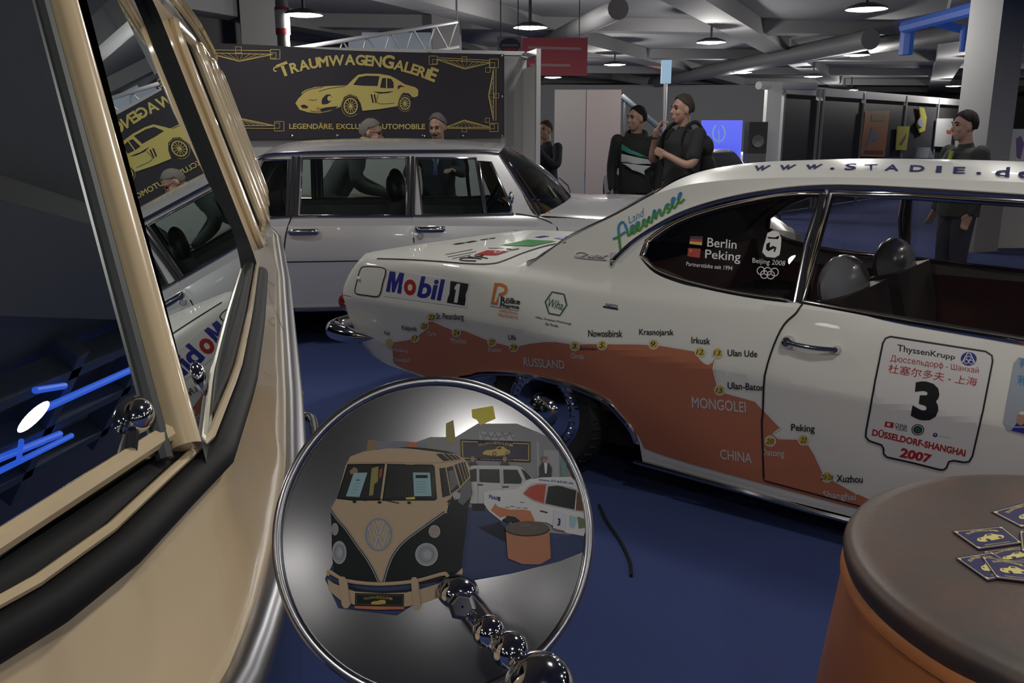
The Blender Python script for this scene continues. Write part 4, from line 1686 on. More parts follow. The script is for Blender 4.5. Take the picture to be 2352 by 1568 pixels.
for sd in (1, -1):
    mb = MB()
    xs = [.40 + .02 * k for k in range(20)] + [.8 + .06 * k for k in range(15)]
    P = [VF.w(x, sd * (VF.W - v_delta(x, 1.300) + .003), 1.300) for x in xs]
    mb.tube(P, .0125, 10)
    rr = [max(.008, .019 - max(0, x - .44) * .05) for x in xs]
    P = [VF.w(x, sd * (VF.W - v_delta(x, 1.316) - .004 - r), 1.318) for x, r in zip(xs, rr)]
    mb.tube(P, rr, 12, flat=.6, up=Vector((0, 0, 1)))
    mb.build('sill_rubber', mat('sill_rubber', (.012, .012, .013), .6, spec=.18), van)
    mb = MB()
    P = [VF.w(x, sd * (VF.W - v_delta(x, 1.312) + .000), 1.316) for x in xs]
    mb.tube(P, .0036, 8)
    mb.build('sill_bead', BEIGE, van)
    mb = MB()
    P = [VF.w(x, sd * (VF.W - v_delta(x, 1.158) + .002), 1.158) for x in [.30 + .05 * k for k in range(75)]]
    mb.tube(P, .017, 10)
    mb.build('belt_trim', mat('dull_chrome', (.34, .34, .36), .34, 1.0), van)
    mb = MB()
    xs = [.45 + .1 * k for k in range(36)]
    P = [VF.w(x, sd * (VF.W - v_delta(x, 1.80) + .022), 1.805 - max(0, x - 3.0) ** 2 * .07) for x in xs]
    mb.tube(P, .014, 8, flat=.7, up=Vector((0, 0, 1)))
    mb.build('rain_gutter', BEIGE, van)
    mb = MB()
    for xx in (1.74, ):
        shut_line(mb, VF, [(xx, .45 + .05 * k) for k in range(15)] + [(xx, 1.2), (xx, 1.26), (xx, 1.3)], v_delta, .006, sd)
    mb.build('door_shut_line', DARK, van)
    mb = MB()
    mb.ball(VF.w(.752, sd * (VF.W - .078), 1.345), (.010, .012, .019), 16, 12)
    mb.build('lock_knob', CHROME, van)
    # pull handle behind the driver's door
    mb = MB()
    s0 = 1.78
    P = [VF.w(s0 + a, sd * (VF.W + b), .945 + c) for a, b, c in ((-.15, -.03, .016), (-.15, .018, .016), (-.13, .036, .008), (0, .040, 0), (.09, .038, -.004), (.125, .024, -.006), (.13, -.03, -.006))]
    mb.tube(curve(P, 5), .0105, 10)
    mb.lathe([(.022, -.02), (.022, .012), (.016, .02), (.0005, .022)], VF.w(s0 - .15, sd * (VF.W - .012), .961), -VF.n * sd, 16)
    mb.build('door_handle', CHROME, van)
# nose: lamps, badge ring, bumper
for sd in (1, -1):
    mb = MB()
    mb.ball(VF.w(.115, sd * .52, .78), (.10, .07, .10), 18, 12, None)
    mb.build('headlamp', mat('lamp_lens', (.5, .5, .52), .08, coat=1), van)
for nm, xx, k in (('front_bumper', .02, -1), ('rear_bumper', 4.2, 1)):
    mb = MB()
    mb.tube(curve([VF.w(xx - k * .35, .86, .42), VF.w(xx - k * .08, .74, .42), VF.w(xx, .4, .42), VF.w(xx, 0, .42), VF.w(xx, -.4, .42), VF.w(xx - k * .08, -.74, .42), VF.w(xx - k * .35, -.86, .42)], 5), .06, 10)
    mb.build(nm, BEIGE, van)
mb = MB()
mb.box(VF.w(2.15, 0, .34), (1.3, 3.4, .2), Matrix.Rotation(VA, 3, 'Z'))
mb.build('underbody', DARK, van, False)
for x in (.80, 3.15):
    for sd in (1, -1):
        wheel(van, VF, x, .325, .325, .16, VF.W - .05, sd, .20)
# cab and benches inside
mb = MB()
RV = Matrix.Rotation(VA, 3, 'Z')
for x, nm in ((1.25, 'front_bench'), (2.2, 'middle_bench'), (3.1, 'rear_bench')):
    mb = MB()
    mb.box(VF.w(x, 0, .78), (1.36, .48, .2), RV)
    mb.box(VF.w(x + .27, 0, 1.08), (1.36, .12, .5), RV)
    mb.build(nm, mat('dark_upholstery', (.018, .020, .019), .7), van, False)
mb = MB()
mb.box(VF.w(2.05, 0, .62), (1.5, 3.6, .06), RV)
mb.box(VF.w(.36, 0, .85), (1.15, .05, .7), RV)
mb.box(VF.w(2.15, 0, 1.80), (1.2, 3.2, .03), RV)
mb.build('cabin_lining', DARK, van, False)
mb = MB()
sc_ = VF.w(.74, .42, 1.14)
sx = (VF.ex * -.5 + Vector((0, 0, -.86))).normalized()
so = sx.orthogonal().normalized()
sp = sx.cross(so)
mb.tube([sc_ + so * .2 * math.cos(2 * math.pi * k / 32) + sp * .2 * math.sin(2 * math.pi * k / 32) for k in range(32)], .012, 8, True)
mb.tube([sc_ + so * .2, sc_ - so * .2], .01, 6)
mb.tube([sc_, sc_ + sx * .3], .02, 6)
mb.build('steering_wheel', BLACK, van)

# ---------------------------------------------------------------- round mirror on the microbus door
mc_px = (1000, 1226)
mdir = ray(*mc_px).normalized()
MC = CAM + mdir * .405
MN = -mdir
MR = (onplane(1000 + 352, 1226, MC, MN) - MC).length
mirror = thing('round_mirror', 'round chrome mirror on a ball-jointed arm, showing the beige microbus front', 'mirror', MC)
mx = Vector((1, 0, 0))
mx = (mx - MN * mx.dot(MN)).normalized()
my = MN.cross(mx)
mb = MB()
rows = []
for i in range(25):
    r = MR * i / 24
    h = .006 * (1 - (i / 24) ** 2)
    rows.append([MC + mx * (r * math.cos(a)) + my * (r * math.sin(a)) + MN * h for a in [2 * math.pi * k / 72 for k in range(72)]])
rows[0] = [p.copy() for p in rows[0]]
mb.grid(rows, 0, True)
# bowl on the far side
rows = [[MC + mx * (MR * math.cos(t) * math.cos(a)) + my * (MR * math.cos(t) * math.sin(a)) - MN * (.028 * math.sin(t)) for a in [2 * math.pi * k / 72 for k in range(72)]] for t in [math.pi / 2 * j / 10 for j in range(11)]]
mb.grid(rows, 0, True)
MCHROME = mat('mirror_chrome', (.26, .26, .27), .26, 1.0)
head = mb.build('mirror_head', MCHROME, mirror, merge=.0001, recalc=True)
mb = MB()
mb.tube([MC + mx * (MR * math.cos(a)) + my * (MR * math.sin(a)) for a in [2 * math.pi * k / 96 for k in range(96)]], .0024, 10, True)
mb.build('mirror_rim', mat('rim_chrome', (.36, .36, .38), .25, 1.0), mirror)
msf = bvhsurf([head])


def msurf_px(x, y):
    # keep points inside the disc
    q = Vector((x - 1000, y - 1226))
    if q.length > 343:
        q = q * (343 / q.length)
    return msf(1000 + q.x, 1226 + q.y)


z5 = lambda p: (730 + p[0] / 3.7324, 1000 + p[1] / 3.7324)
zm = lambda p: (1030 + p[0] / 3.5647, 880 + p[1] / 3.5647)
L5 = lambda *a: [z5(p) for p in a]
LM = lambda *a: [zm(p) for p in a]
LAY = .00012


class Pic:  # scene overlaid on the mirror, drawn as flat coloured shapes, no true reflection
    def __init__(s):
        s.mb, s.mats = MB(), []

    def mi(s, m):
        if m not in s.mats:
            s.mats.append(m)
        return s.mats.index(m)

    def poly(s, pts, m, lay, step=14, holes=()):
        dpoly(s.mb, msurf_px, pts, LAY * lay, s.mi(m), step, holes)

    def line(s, pts, m, lay, wd, closed=False, sm=True):
        if sm and len(pts) > 2 and not closed:
            pts = [(p.x, p.y) for p in curve(pts, 5)]
        dline(s.mb, msurf_px, pts, wd, LAY * lay, s.mi(m), closed)

    def text(s, t, q, m, lay, bold=.0, shear=0):
        dtext(s.mb, msurf_px, t, q, LAY * lay, s.mi(m), bold, shear)

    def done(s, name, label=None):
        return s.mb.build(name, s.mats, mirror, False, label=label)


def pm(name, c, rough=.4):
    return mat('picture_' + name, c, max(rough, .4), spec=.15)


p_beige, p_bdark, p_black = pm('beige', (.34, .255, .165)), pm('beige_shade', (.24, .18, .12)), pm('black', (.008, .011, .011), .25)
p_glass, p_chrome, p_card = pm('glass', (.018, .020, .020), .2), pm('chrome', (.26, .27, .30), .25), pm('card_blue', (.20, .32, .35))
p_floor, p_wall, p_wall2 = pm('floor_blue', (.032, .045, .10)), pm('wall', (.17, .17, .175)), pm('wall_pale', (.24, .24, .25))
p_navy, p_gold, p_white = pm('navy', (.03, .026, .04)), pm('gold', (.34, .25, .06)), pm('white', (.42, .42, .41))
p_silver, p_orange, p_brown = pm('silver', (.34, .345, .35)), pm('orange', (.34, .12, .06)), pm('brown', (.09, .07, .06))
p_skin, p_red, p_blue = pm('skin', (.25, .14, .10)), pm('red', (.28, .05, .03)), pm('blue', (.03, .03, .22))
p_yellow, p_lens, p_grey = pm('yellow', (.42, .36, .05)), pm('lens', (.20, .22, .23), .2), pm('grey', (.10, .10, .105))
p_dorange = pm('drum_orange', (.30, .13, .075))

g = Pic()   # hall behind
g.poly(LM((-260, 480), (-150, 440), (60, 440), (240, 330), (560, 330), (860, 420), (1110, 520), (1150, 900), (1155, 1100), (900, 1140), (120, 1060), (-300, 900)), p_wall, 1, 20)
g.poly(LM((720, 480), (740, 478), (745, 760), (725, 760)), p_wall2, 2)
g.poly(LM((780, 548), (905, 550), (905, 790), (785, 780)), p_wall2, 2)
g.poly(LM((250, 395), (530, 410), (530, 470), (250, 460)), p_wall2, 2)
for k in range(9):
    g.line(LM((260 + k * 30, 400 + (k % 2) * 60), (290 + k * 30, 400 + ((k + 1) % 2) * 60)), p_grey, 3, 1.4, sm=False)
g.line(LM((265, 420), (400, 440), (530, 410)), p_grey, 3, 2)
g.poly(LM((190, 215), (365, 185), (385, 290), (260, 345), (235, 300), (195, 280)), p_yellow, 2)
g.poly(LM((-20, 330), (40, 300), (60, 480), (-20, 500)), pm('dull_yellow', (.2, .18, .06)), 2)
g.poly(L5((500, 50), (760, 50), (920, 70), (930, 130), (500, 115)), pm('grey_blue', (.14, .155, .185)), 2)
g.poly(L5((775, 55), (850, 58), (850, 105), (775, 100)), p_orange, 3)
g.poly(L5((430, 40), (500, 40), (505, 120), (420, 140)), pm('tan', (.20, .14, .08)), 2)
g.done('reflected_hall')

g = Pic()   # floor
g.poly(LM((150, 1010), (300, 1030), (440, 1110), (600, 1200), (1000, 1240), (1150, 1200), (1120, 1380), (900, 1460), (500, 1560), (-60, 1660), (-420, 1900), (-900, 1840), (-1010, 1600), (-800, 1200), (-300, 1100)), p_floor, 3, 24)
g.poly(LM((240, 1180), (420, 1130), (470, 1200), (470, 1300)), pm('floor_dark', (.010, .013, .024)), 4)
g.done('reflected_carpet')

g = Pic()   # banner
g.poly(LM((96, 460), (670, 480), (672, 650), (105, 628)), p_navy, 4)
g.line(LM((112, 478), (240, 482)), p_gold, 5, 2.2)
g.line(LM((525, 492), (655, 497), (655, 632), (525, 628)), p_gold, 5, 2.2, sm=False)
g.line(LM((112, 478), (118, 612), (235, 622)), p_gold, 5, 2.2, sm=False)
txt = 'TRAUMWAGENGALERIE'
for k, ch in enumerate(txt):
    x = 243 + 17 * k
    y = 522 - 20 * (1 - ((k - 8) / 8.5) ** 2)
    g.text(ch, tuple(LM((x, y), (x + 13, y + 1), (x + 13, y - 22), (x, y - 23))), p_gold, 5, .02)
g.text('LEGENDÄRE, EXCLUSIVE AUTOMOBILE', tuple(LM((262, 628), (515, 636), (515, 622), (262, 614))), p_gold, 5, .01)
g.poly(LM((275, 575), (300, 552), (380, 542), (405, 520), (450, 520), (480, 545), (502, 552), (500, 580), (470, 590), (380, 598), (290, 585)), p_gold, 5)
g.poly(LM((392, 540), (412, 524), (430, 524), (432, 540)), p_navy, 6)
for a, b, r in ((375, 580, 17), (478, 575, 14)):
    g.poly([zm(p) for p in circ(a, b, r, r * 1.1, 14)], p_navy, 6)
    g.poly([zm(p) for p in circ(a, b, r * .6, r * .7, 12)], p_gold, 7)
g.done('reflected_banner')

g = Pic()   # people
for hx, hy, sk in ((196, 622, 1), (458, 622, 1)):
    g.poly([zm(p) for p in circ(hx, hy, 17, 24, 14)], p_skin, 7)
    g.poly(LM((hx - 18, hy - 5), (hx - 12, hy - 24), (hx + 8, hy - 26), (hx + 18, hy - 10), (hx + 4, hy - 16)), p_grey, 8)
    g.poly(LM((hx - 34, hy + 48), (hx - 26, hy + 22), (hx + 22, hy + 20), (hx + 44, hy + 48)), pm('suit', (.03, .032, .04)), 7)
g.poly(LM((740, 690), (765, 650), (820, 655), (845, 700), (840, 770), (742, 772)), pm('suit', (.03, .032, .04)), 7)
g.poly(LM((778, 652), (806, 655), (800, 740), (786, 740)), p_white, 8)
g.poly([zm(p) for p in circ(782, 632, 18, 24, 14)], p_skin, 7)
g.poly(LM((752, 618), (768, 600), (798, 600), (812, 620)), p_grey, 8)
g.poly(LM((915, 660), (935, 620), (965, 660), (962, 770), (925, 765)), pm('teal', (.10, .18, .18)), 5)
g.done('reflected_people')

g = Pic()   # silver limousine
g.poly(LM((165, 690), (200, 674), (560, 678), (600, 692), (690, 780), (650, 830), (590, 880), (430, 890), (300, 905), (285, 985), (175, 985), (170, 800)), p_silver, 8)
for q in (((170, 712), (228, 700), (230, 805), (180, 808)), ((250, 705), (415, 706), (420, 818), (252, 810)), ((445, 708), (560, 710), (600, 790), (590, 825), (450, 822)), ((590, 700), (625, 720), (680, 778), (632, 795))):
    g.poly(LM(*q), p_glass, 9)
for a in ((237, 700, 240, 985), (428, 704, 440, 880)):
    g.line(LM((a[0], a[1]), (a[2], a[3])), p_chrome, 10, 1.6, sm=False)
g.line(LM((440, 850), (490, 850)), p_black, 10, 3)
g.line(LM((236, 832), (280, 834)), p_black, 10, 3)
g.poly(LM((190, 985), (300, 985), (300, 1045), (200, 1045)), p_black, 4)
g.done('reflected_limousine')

g = Pic()   # white coupe
g.poly(LM((288, 895), (340, 882), (550, 868), (590, 840), (640, 795), (760, 772), (1000, 768), (1118, 785), (1150, 900), (1152, 1110), (1100, 1250), (960, 1225), (800, 1140), (690, 1130), (580, 1130), (540, 1090), (470, 1085), (430, 1130), (330, 1050), (288, 990)), p_white, 10)
g.poly(LM((610, 905), (660, 850), (720, 830), (795, 830), (775, 985), (690, 955)), p_red, 11)
g.poly(LM((812, 845), (900, 840), (1040, 880), (1025, 1035), (900, 1010), (788, 985)), p_glass, 11)
g.poly(LM((1045, 890), (1070, 890), (1140, 1040), (1035, 1040)), pm('brown_glass', (.10, .045, .03)), 11)
g.line(LM((605, 905), (660, 842), (720, 824), (800, 828), (1040, 876), (1145, 1050)), p_chrome, 12, 2)
g.line(LM((610, 908), (690, 960), (780, 990), (1030, 1042), (1145, 1060)), p_chrome, 12, 1.6)
g.line(LM((805, 830), (782, 990)), p_chrome, 12, 2)
g.poly(LM((345, 1040), (380, 985), (400, 1010), (500, 1035), (620, 1035), (665, 1045), (700, 1120), (695, 1140), (580, 1125), (540, 1085), (470, 1085), (420, 1100)), p_orange, 11)
g.text('Mobil', tuple(LM((328, 945), (395, 958), (400, 930), (332, 910))), p_blue, 12, .03)
g.poly(LM((402, 930), (422, 934), (418, 968), (400, 962)), p_black, 12)
for a, b in ((520, 1008), (570, 1020), (625, 1022), (480, 1015), (600, 975)):
    g.line(LM((a - 18, b), (a + 18, b + 2)), p_grey, 12, 1.6)
g.poly(LM((855, 1042), (960, 1065), (950, 1210), (848, 1185)), pm('plate', (.36, .37, .42)), 12)
g.text('3', tuple(LM((885, 1165), (908, 1168), (912, 1108), (890, 1105))), p_black, 13, .05)
g.line(LM((865, 1195), (940, 1210)), p_red, 13, 2)
g.text('www.STADIE.de', tuple(LM((735, 800), (1015, 830), (1015, 812), (735, 780))), p_blue, 12, .01)
g.poly(LM((985, 1080), (1050, 1100), (1020, 1190), (985, 1170)), p_card, 12)
g.poly(LM((1050, 1090), (1148, 1110), (1150, 1180), (1060, 1190)), pm('olive', (.10, .13, .07)), 12)
g.poly(LM((440, 1115), (480, 1088), (540, 1092), (585, 1130), (480, 1140)), p_black, 12)
g.line(LM((745, 1045), (805, 1060)), p_black, 13, 3)
g.done('reflected_coupe')

g = Pic()   # drum
g.poly(LM((463, 1190), (640, 1240), (818, 1190), (830, 1430), (740, 1480), (600, 1478), (482, 1430)), p_dorange, 14)
g.poly([zm(p) for p in circ(640, 1186, 180, 58, 36)], p_brown, 15)
g.line([zm(p) for p in circ(640, 1190, 180, 58, 36)[0:19]], p_black, 16, 2)
for a, b in ((600, 1165), (650, 1160), (690, 1185)):
    g.poly(LM((a - 30, b), (a + 10, b - 8), (a + 30, b + 2), (a - 10, b + 10)), p_grey, 16)
g.done('reflected_drum')

g = Pic()   # microbus
up = L5((118, 630), (175, 530), (245, 262), (285, 185), (400, 143), (600, 116), (800, 118), (1000, 143), (1180, 165), (1258, 208), (1292, 262), (1306, 362), (1215, 462), (1115, 560), (1105, 670), (1075, 660), (900, 790), (740, 910), (640, 1030), (600, 1130), (560, 1250), (530, 1248), (430, 1060), (350, 950), (240, 800))
g.poly(up, p_beige, 16, 12)
g.poly(L5((118, 632), (240, 800), (350, 950), (430, 1060), (530, 1250), (300, 1255), (150, 1200), (128, 1000), (128, 800)), p_black, 16)
g.poly(L5((560, 1250), (600, 1130), (640, 1030), (740, 910), (900, 790), (1075, 662), (1105, 670), (1120, 600), (1215, 470), (1306, 365), (1322, 500), (1290, 600), (1265, 830), (1240, 1000), (1235, 1120), (1100, 1230), (900, 1260)), p_black, 16)
g.poly(L5((1215, 466), (1304, 370), (1318, 520), (1240, 600), (1200, 570)), pm('side_grey', (.10, .10, .105)), 17)
g.poly(L5((690, 108), (800, 106), (950, 118), (1100, 140), (1195, 165), (1120, 160), (900, 128), (760, 116)), p_black, 17)
for q in (((1012, 165), (1060, 160), (1132, 220), (1078, 226)), ((1072, 160), (1108, 163), (1170, 216), (1140, 220)), ((1118, 164), (1150, 168), (1198, 212), (1178, 216)), ((1160, 170), (1185, 176), (1225, 208), (1205, 212))):
    g.poly(L5(*q), p_glass, 17)
g.line(L5((250, 240), (600, 236), (1000, 240), (1260, 215)), p_bdark, 17, 1.6)
g.poly(L5((170, 545), (262, 250), (585, 246), (545, 560), (300, 560)), p_black, 17)
g.poly(L5((548, 562), (592, 248), (985, 254), (1002, 275), (1022, 545), (1005, 560)), p_black, 17)
g.poly(L5((188, 532), (272, 262), (570, 260), (535, 545), (300, 545)), p_glass, 18)
g.poly(L5((565, 548), (606, 262), (975, 266), (988, 285), (1004, 538), (990, 548)), p_glass, 18)
g.line(L5((590, 252), (548, 560)), p_beige, 19, 5, sm=False)
g.poly(L5((280, 310), (320, 275), (345, 290), (352, 320), (290, 340)), pm('tan', (.20, .14, .08)), 19)
g.poly(L5((445, 520), (468, 285), (525, 270), (520, 400), (490, 420), (480, 515)), pm('dull_yellow', (.2, .18, .06)), 19)  # yellow reflection in the windscreen, drawn in as colour
g.poly(L5((535, 300), (560, 285), (552, 350), (530, 380)), p_red, 19)
g.poly(L5((250, 524), (316, 326), (432, 323), (364, 530)), p_card, 20)
g.poly(L5((818, 322), (962, 324), (976, 522), (828, 524)), p_card, 20)
g.poly(L5((840, 344), (942, 344), (942, 370), (840, 370)), p_black, 21)
for k in range(5):
    g.line(L5((850, 400 + k * 22), (930, 400 + k * 22)), pm('card_line', (.11, .18, .20)), 21, .8)
    g.line(L5((325 - k * 8, 390 + k * 26), (375 - k * 8, 390 + k * 26)), pm('card_line', (.11, .18, .20)), 21, .8)
g.poly(L5((340, 380), (368, 382), (364, 394), (338, 392)), p_grey, 21)
g.poly(L5((755, 535), (835, 528), (835, 550), (760, 550)), p_yellow, 20)
for k in range(10):
    g.line(L5((600 + k * 26, 420 + (k % 3) * 20), (600 + k * 26, 530)), pm('dim', (.04, .04, .042)), 19, 1.2)
g.line(L5((400, 560), (530, 548), (640, 570), (700, 582)), p_black, 20, 2)
for a, b in ((322, 570), (535, 575), (785, 578)):
    g.poly([z5(p) for p in circ(a, b, 16, 11, 10)], p_black, 20)
for q in (((1042, 286), (1092, 280), (1135, 512), (1068, 534)), ((1102, 280), (1156, 266), (1210, 452), (1142, 500)), ((1170, 258), (1192, 250), (1242, 412), (1222, 440)), ((1200, 245), (1218, 240), (1262, 392), (1248, 408)), ((1225, 236), (1240, 232), (1282, 372), (1268, 386)), ((1247, 230), (1258, 232), (1296, 352), (1287, 366))):
    g.poly(L5(*q), p_glass, 18)
g.poly(L5((1115, 310), (1160, 300), (1200, 420), (1140, 480)), pm('side_grey', (.10, .10, .105)), 19)
g.line(L5((1098, 284), (1138, 508)), p_beige, 19, 2.4, sm=False)
g.poly(L5((1150, 500), (1185, 485), (1222, 500), (1215, 545), (1165, 555)), p_chrome, 20)
g.line(L5((1105, 570), (1180, 540)), p_black, 20, 2)
# trims of the V
for pts in (((112, 622), (180, 720), (250, 800), (350, 945), (430, 1055), (490, 1160), (530, 1250)), ((1085, 652), (1000, 712), (900, 785), (740, 905), (650, 1015), (600, 1130), (565, 1250))):
    P = L5(*pts)
    g.line(P, p_beige, 18, 6.5)
    g.line(P, p_chrome, 19, 5)
    g.line(P, p_black, 20, 2)
# emblem
ec = [z5(p) for p in circ(527, 847, 107, 133, 44)]
g.line(ec, p_chrome, 19, 6, True)
g.line(ec, pm('blue_chrome', (.10, .11, .16)), 20, 1.6, True)
for a, b in (((478, 735), (522, 852)), ((574, 735), (530, 852)), ((438, 780), (490, 950)), ((490, 950), (524, 858)), ((612, 785), (560, 950)), ((560, 950), (528, 858))):
    g.line(L5(a, b), p_chrome, 20, 5, sm=False)
# lamps
for a, b, rx, ry, m in ((193, 1000, 62, 98, 0), (933, 1017, 97, 98, 0), (157, 803, 29, 52, 1), (1000, 822, 49, 54, 1)):
    g.poly([z5(p) for p in circ(a, b, rx, ry, 30)], p_chrome, 19)
    g.poly([z5(p) for p in circ(a, b, rx * .84, ry * .86, 30)], p_lens if m == 0 else pm('indicator', (.22, .19, .18)), 20)
    if m == 0:
        g.poly([z5(p) for p in circ(a + 8, b, rx * .35, ry * .35, 20)], p_chrome, 21)
        g.line([z5(p) for p in circ(a, b, rx * .6, ry * .62, 26)], pm('lens_ring', (.12, .13, .14)), 21, 1.2, True)
# bumper
g.poly(L5((95, 1225), (150, 1262), (270, 1310), (330, 1330), (560, 1345), (760, 1338), (880, 1310), (1060, 1255), (1150, 1215), (1235, 1130), (1240, 1160), (1225, 1250), (1120, 1350), (900, 1432), (740, 1460), (330, 1445), (200, 1400), (105, 1320)), p_beige, 21)
g.line(L5((270, 1300), (420, 1335), (600, 1342), (800, 1325)), p_black, 20, 7)
g.line(L5((95, 1195), (110, 1160), (200, 1215), (300, 1246), (540, 1266), (830, 1242), (1060, 1182), (1100, 1185), (1120, 1220), (1122, 1270)), p_beige, 22, 8)
g.line(L5((100, 1172), (200, 1226), (300, 1257), (540, 1277), (830, 1253), (1060, 1194)), p_bdark, 23, 1.2)
for q in (((190, 1225), (210, 1202), (240, 1205), (262, 1235), (290, 1440), (265, 1470), (235, 1470), (215, 1440)), ((800, 1230), (815, 1208), (845, 1208), (862, 1235), (888, 1460), (870, 1485), (835, 1485), (822, 1460))):
    g.poly(L5(*q), p_beige, 24)
    g.line(L5(q[3], q[4]), p_bdark, 25, 1.4, sm=False)
g.poly(L5((330, 1342), (742, 1350), (740, 1455), (328, 1448)), p_black, 24)
g.line(L5((342, 1354), (730, 1362), (728, 1444), (340, 1437)), pm('dim_gold', (.10, .09, .05)), 25, 1, True)
for k, ch in enumerate(txt):
    x = 402 + 14.6 * k
    y = 1402 - 14 * (1 - ((k - 8) / 8.5) ** 2)
    g.text(ch, tuple(L5((x, y), (x + 11, y), (x + 11, y - 20), (x, y - 20))), p_gold, 25, .01)
g.poly(L5((462, 1425), (480, 1412), (520, 1408), (545, 1398), (580, 1400), (592, 1415), (585, 1432), (520, 1438), (470, 1436)), p_gold, 25)
g.poly(L5((325, 1450), (742, 1457), (740, 1478), (520, 1482), (325, 1470)), p_orange, 25)
g.done('reflected_microbus', 'beige and black microbus front with a round emblem')

# arm with clamp and ball joint, coming back to the door
AP = lambda x, y, d: CAM + ray(x, y).normalized() * d
mb = MB()
mb.tube(curve([AP(1040, 1345, .402), AP(1062, 1372, .392), AP(1100, 1420, .383), AP(1130, 1465, .375)], 6), [.0052] * 8 + [.006] * 11, 12)
mb.ball(AP(1052, 1358, .392), (.009, .008, .007), 16, 10)
mb.build('mirror_bracket', CHROME, mirror)
mb = MB()
mb.tube(curve([AP(1110, 1436, .38), AP(1150, 1476, .372), AP(1190, 1510, .365), AP(1222, 1545, .36)], 6), .0052, 12)
mb.ball(AP(1122, 1450, .374), .0066, 16, 10)
mb.ball(AP(1172, 1494, .364), .0075, 16, 10)
mb.lathe([(.0005, .012), (.004, .012), (.006, .009), (.006, -.004)], AP(1060, 1388, .385), MN, 6)
mb.build('arm_link', CHROME, mirror)
mb = MB()
mb.ball(AP(1238, 1580, .355), .0135, 24, 16)
mb.build('ball_joint', CHROME, mirror)
mb = MB()
e0 = AP(1238, 1590, .352)
e2 = vw(.46, -.085, 1.10)
mb.tube(curve([e0, e0 + Vector((.01, .01, -.05)), e0 * .5 + e2 * .5 + Vector((.03, .0, -.09)), e2 + Vector((.04, 0, -.02)), e2], 8), .0055, 12)
mb.build('door_arm', CHROME, mirror)

# ---------------------------------------------------------------- the padded drum table and its cards
TZ = .75
tc = Vector((1.157, 1.51, 0))
TR = .503
drum = thing('drum_table', 'round orange drum table with a brown padded leatherette top', 'table', tc)
mb = MB()
mb.lathe([(TR + .055, .0), (TR + .055, .02), (TR + .025, .4), (TR - .004, TZ - .085), (TR + .002, TZ - .078), (TR + .001, TZ - .068), (TR - .012, TZ - .055), (TR - .2, TZ - .05)], tc, (0, 0, 1), 72)
mb.build('drum', mat('drum_orange', (.72, .26, .085), .42, noise=(6, (.62, .22, .075), 4)), drum)
mb = MB()
prof = [(.0005, TZ), (.2, TZ), (TR - .05, TZ - .001), (TR - .02, TZ - .004), (TR - .006, TZ - .012), (TR, TZ - .025), (TR - .002, TZ - .042), (TR - .008, TZ - .058), (TR - .022, TZ - .062)]
seg = 96
rows = []
for r, h in prof:
    row = []
    for k in range(seg):
        a = 2 * math.pi * k / seg
        wv = .004 * math.exp(-((math.degrees(a) - 215 + 180) % 360 - 180) ** 2 / 30) if r > TR - .03 else 0
        row.append(tc + Vector(((r - wv) * math.cos(a), (r - wv) * math.sin(a), h)))
    rows.append(row)
mb.grid(rows, 0, True)
mb.build('padded_top', mat('brown_leatherette', (.070, .060, .053), .45, noise=(9, (.105, .062, .050), 6, .3, .7), bump=(60, .08)), drum)

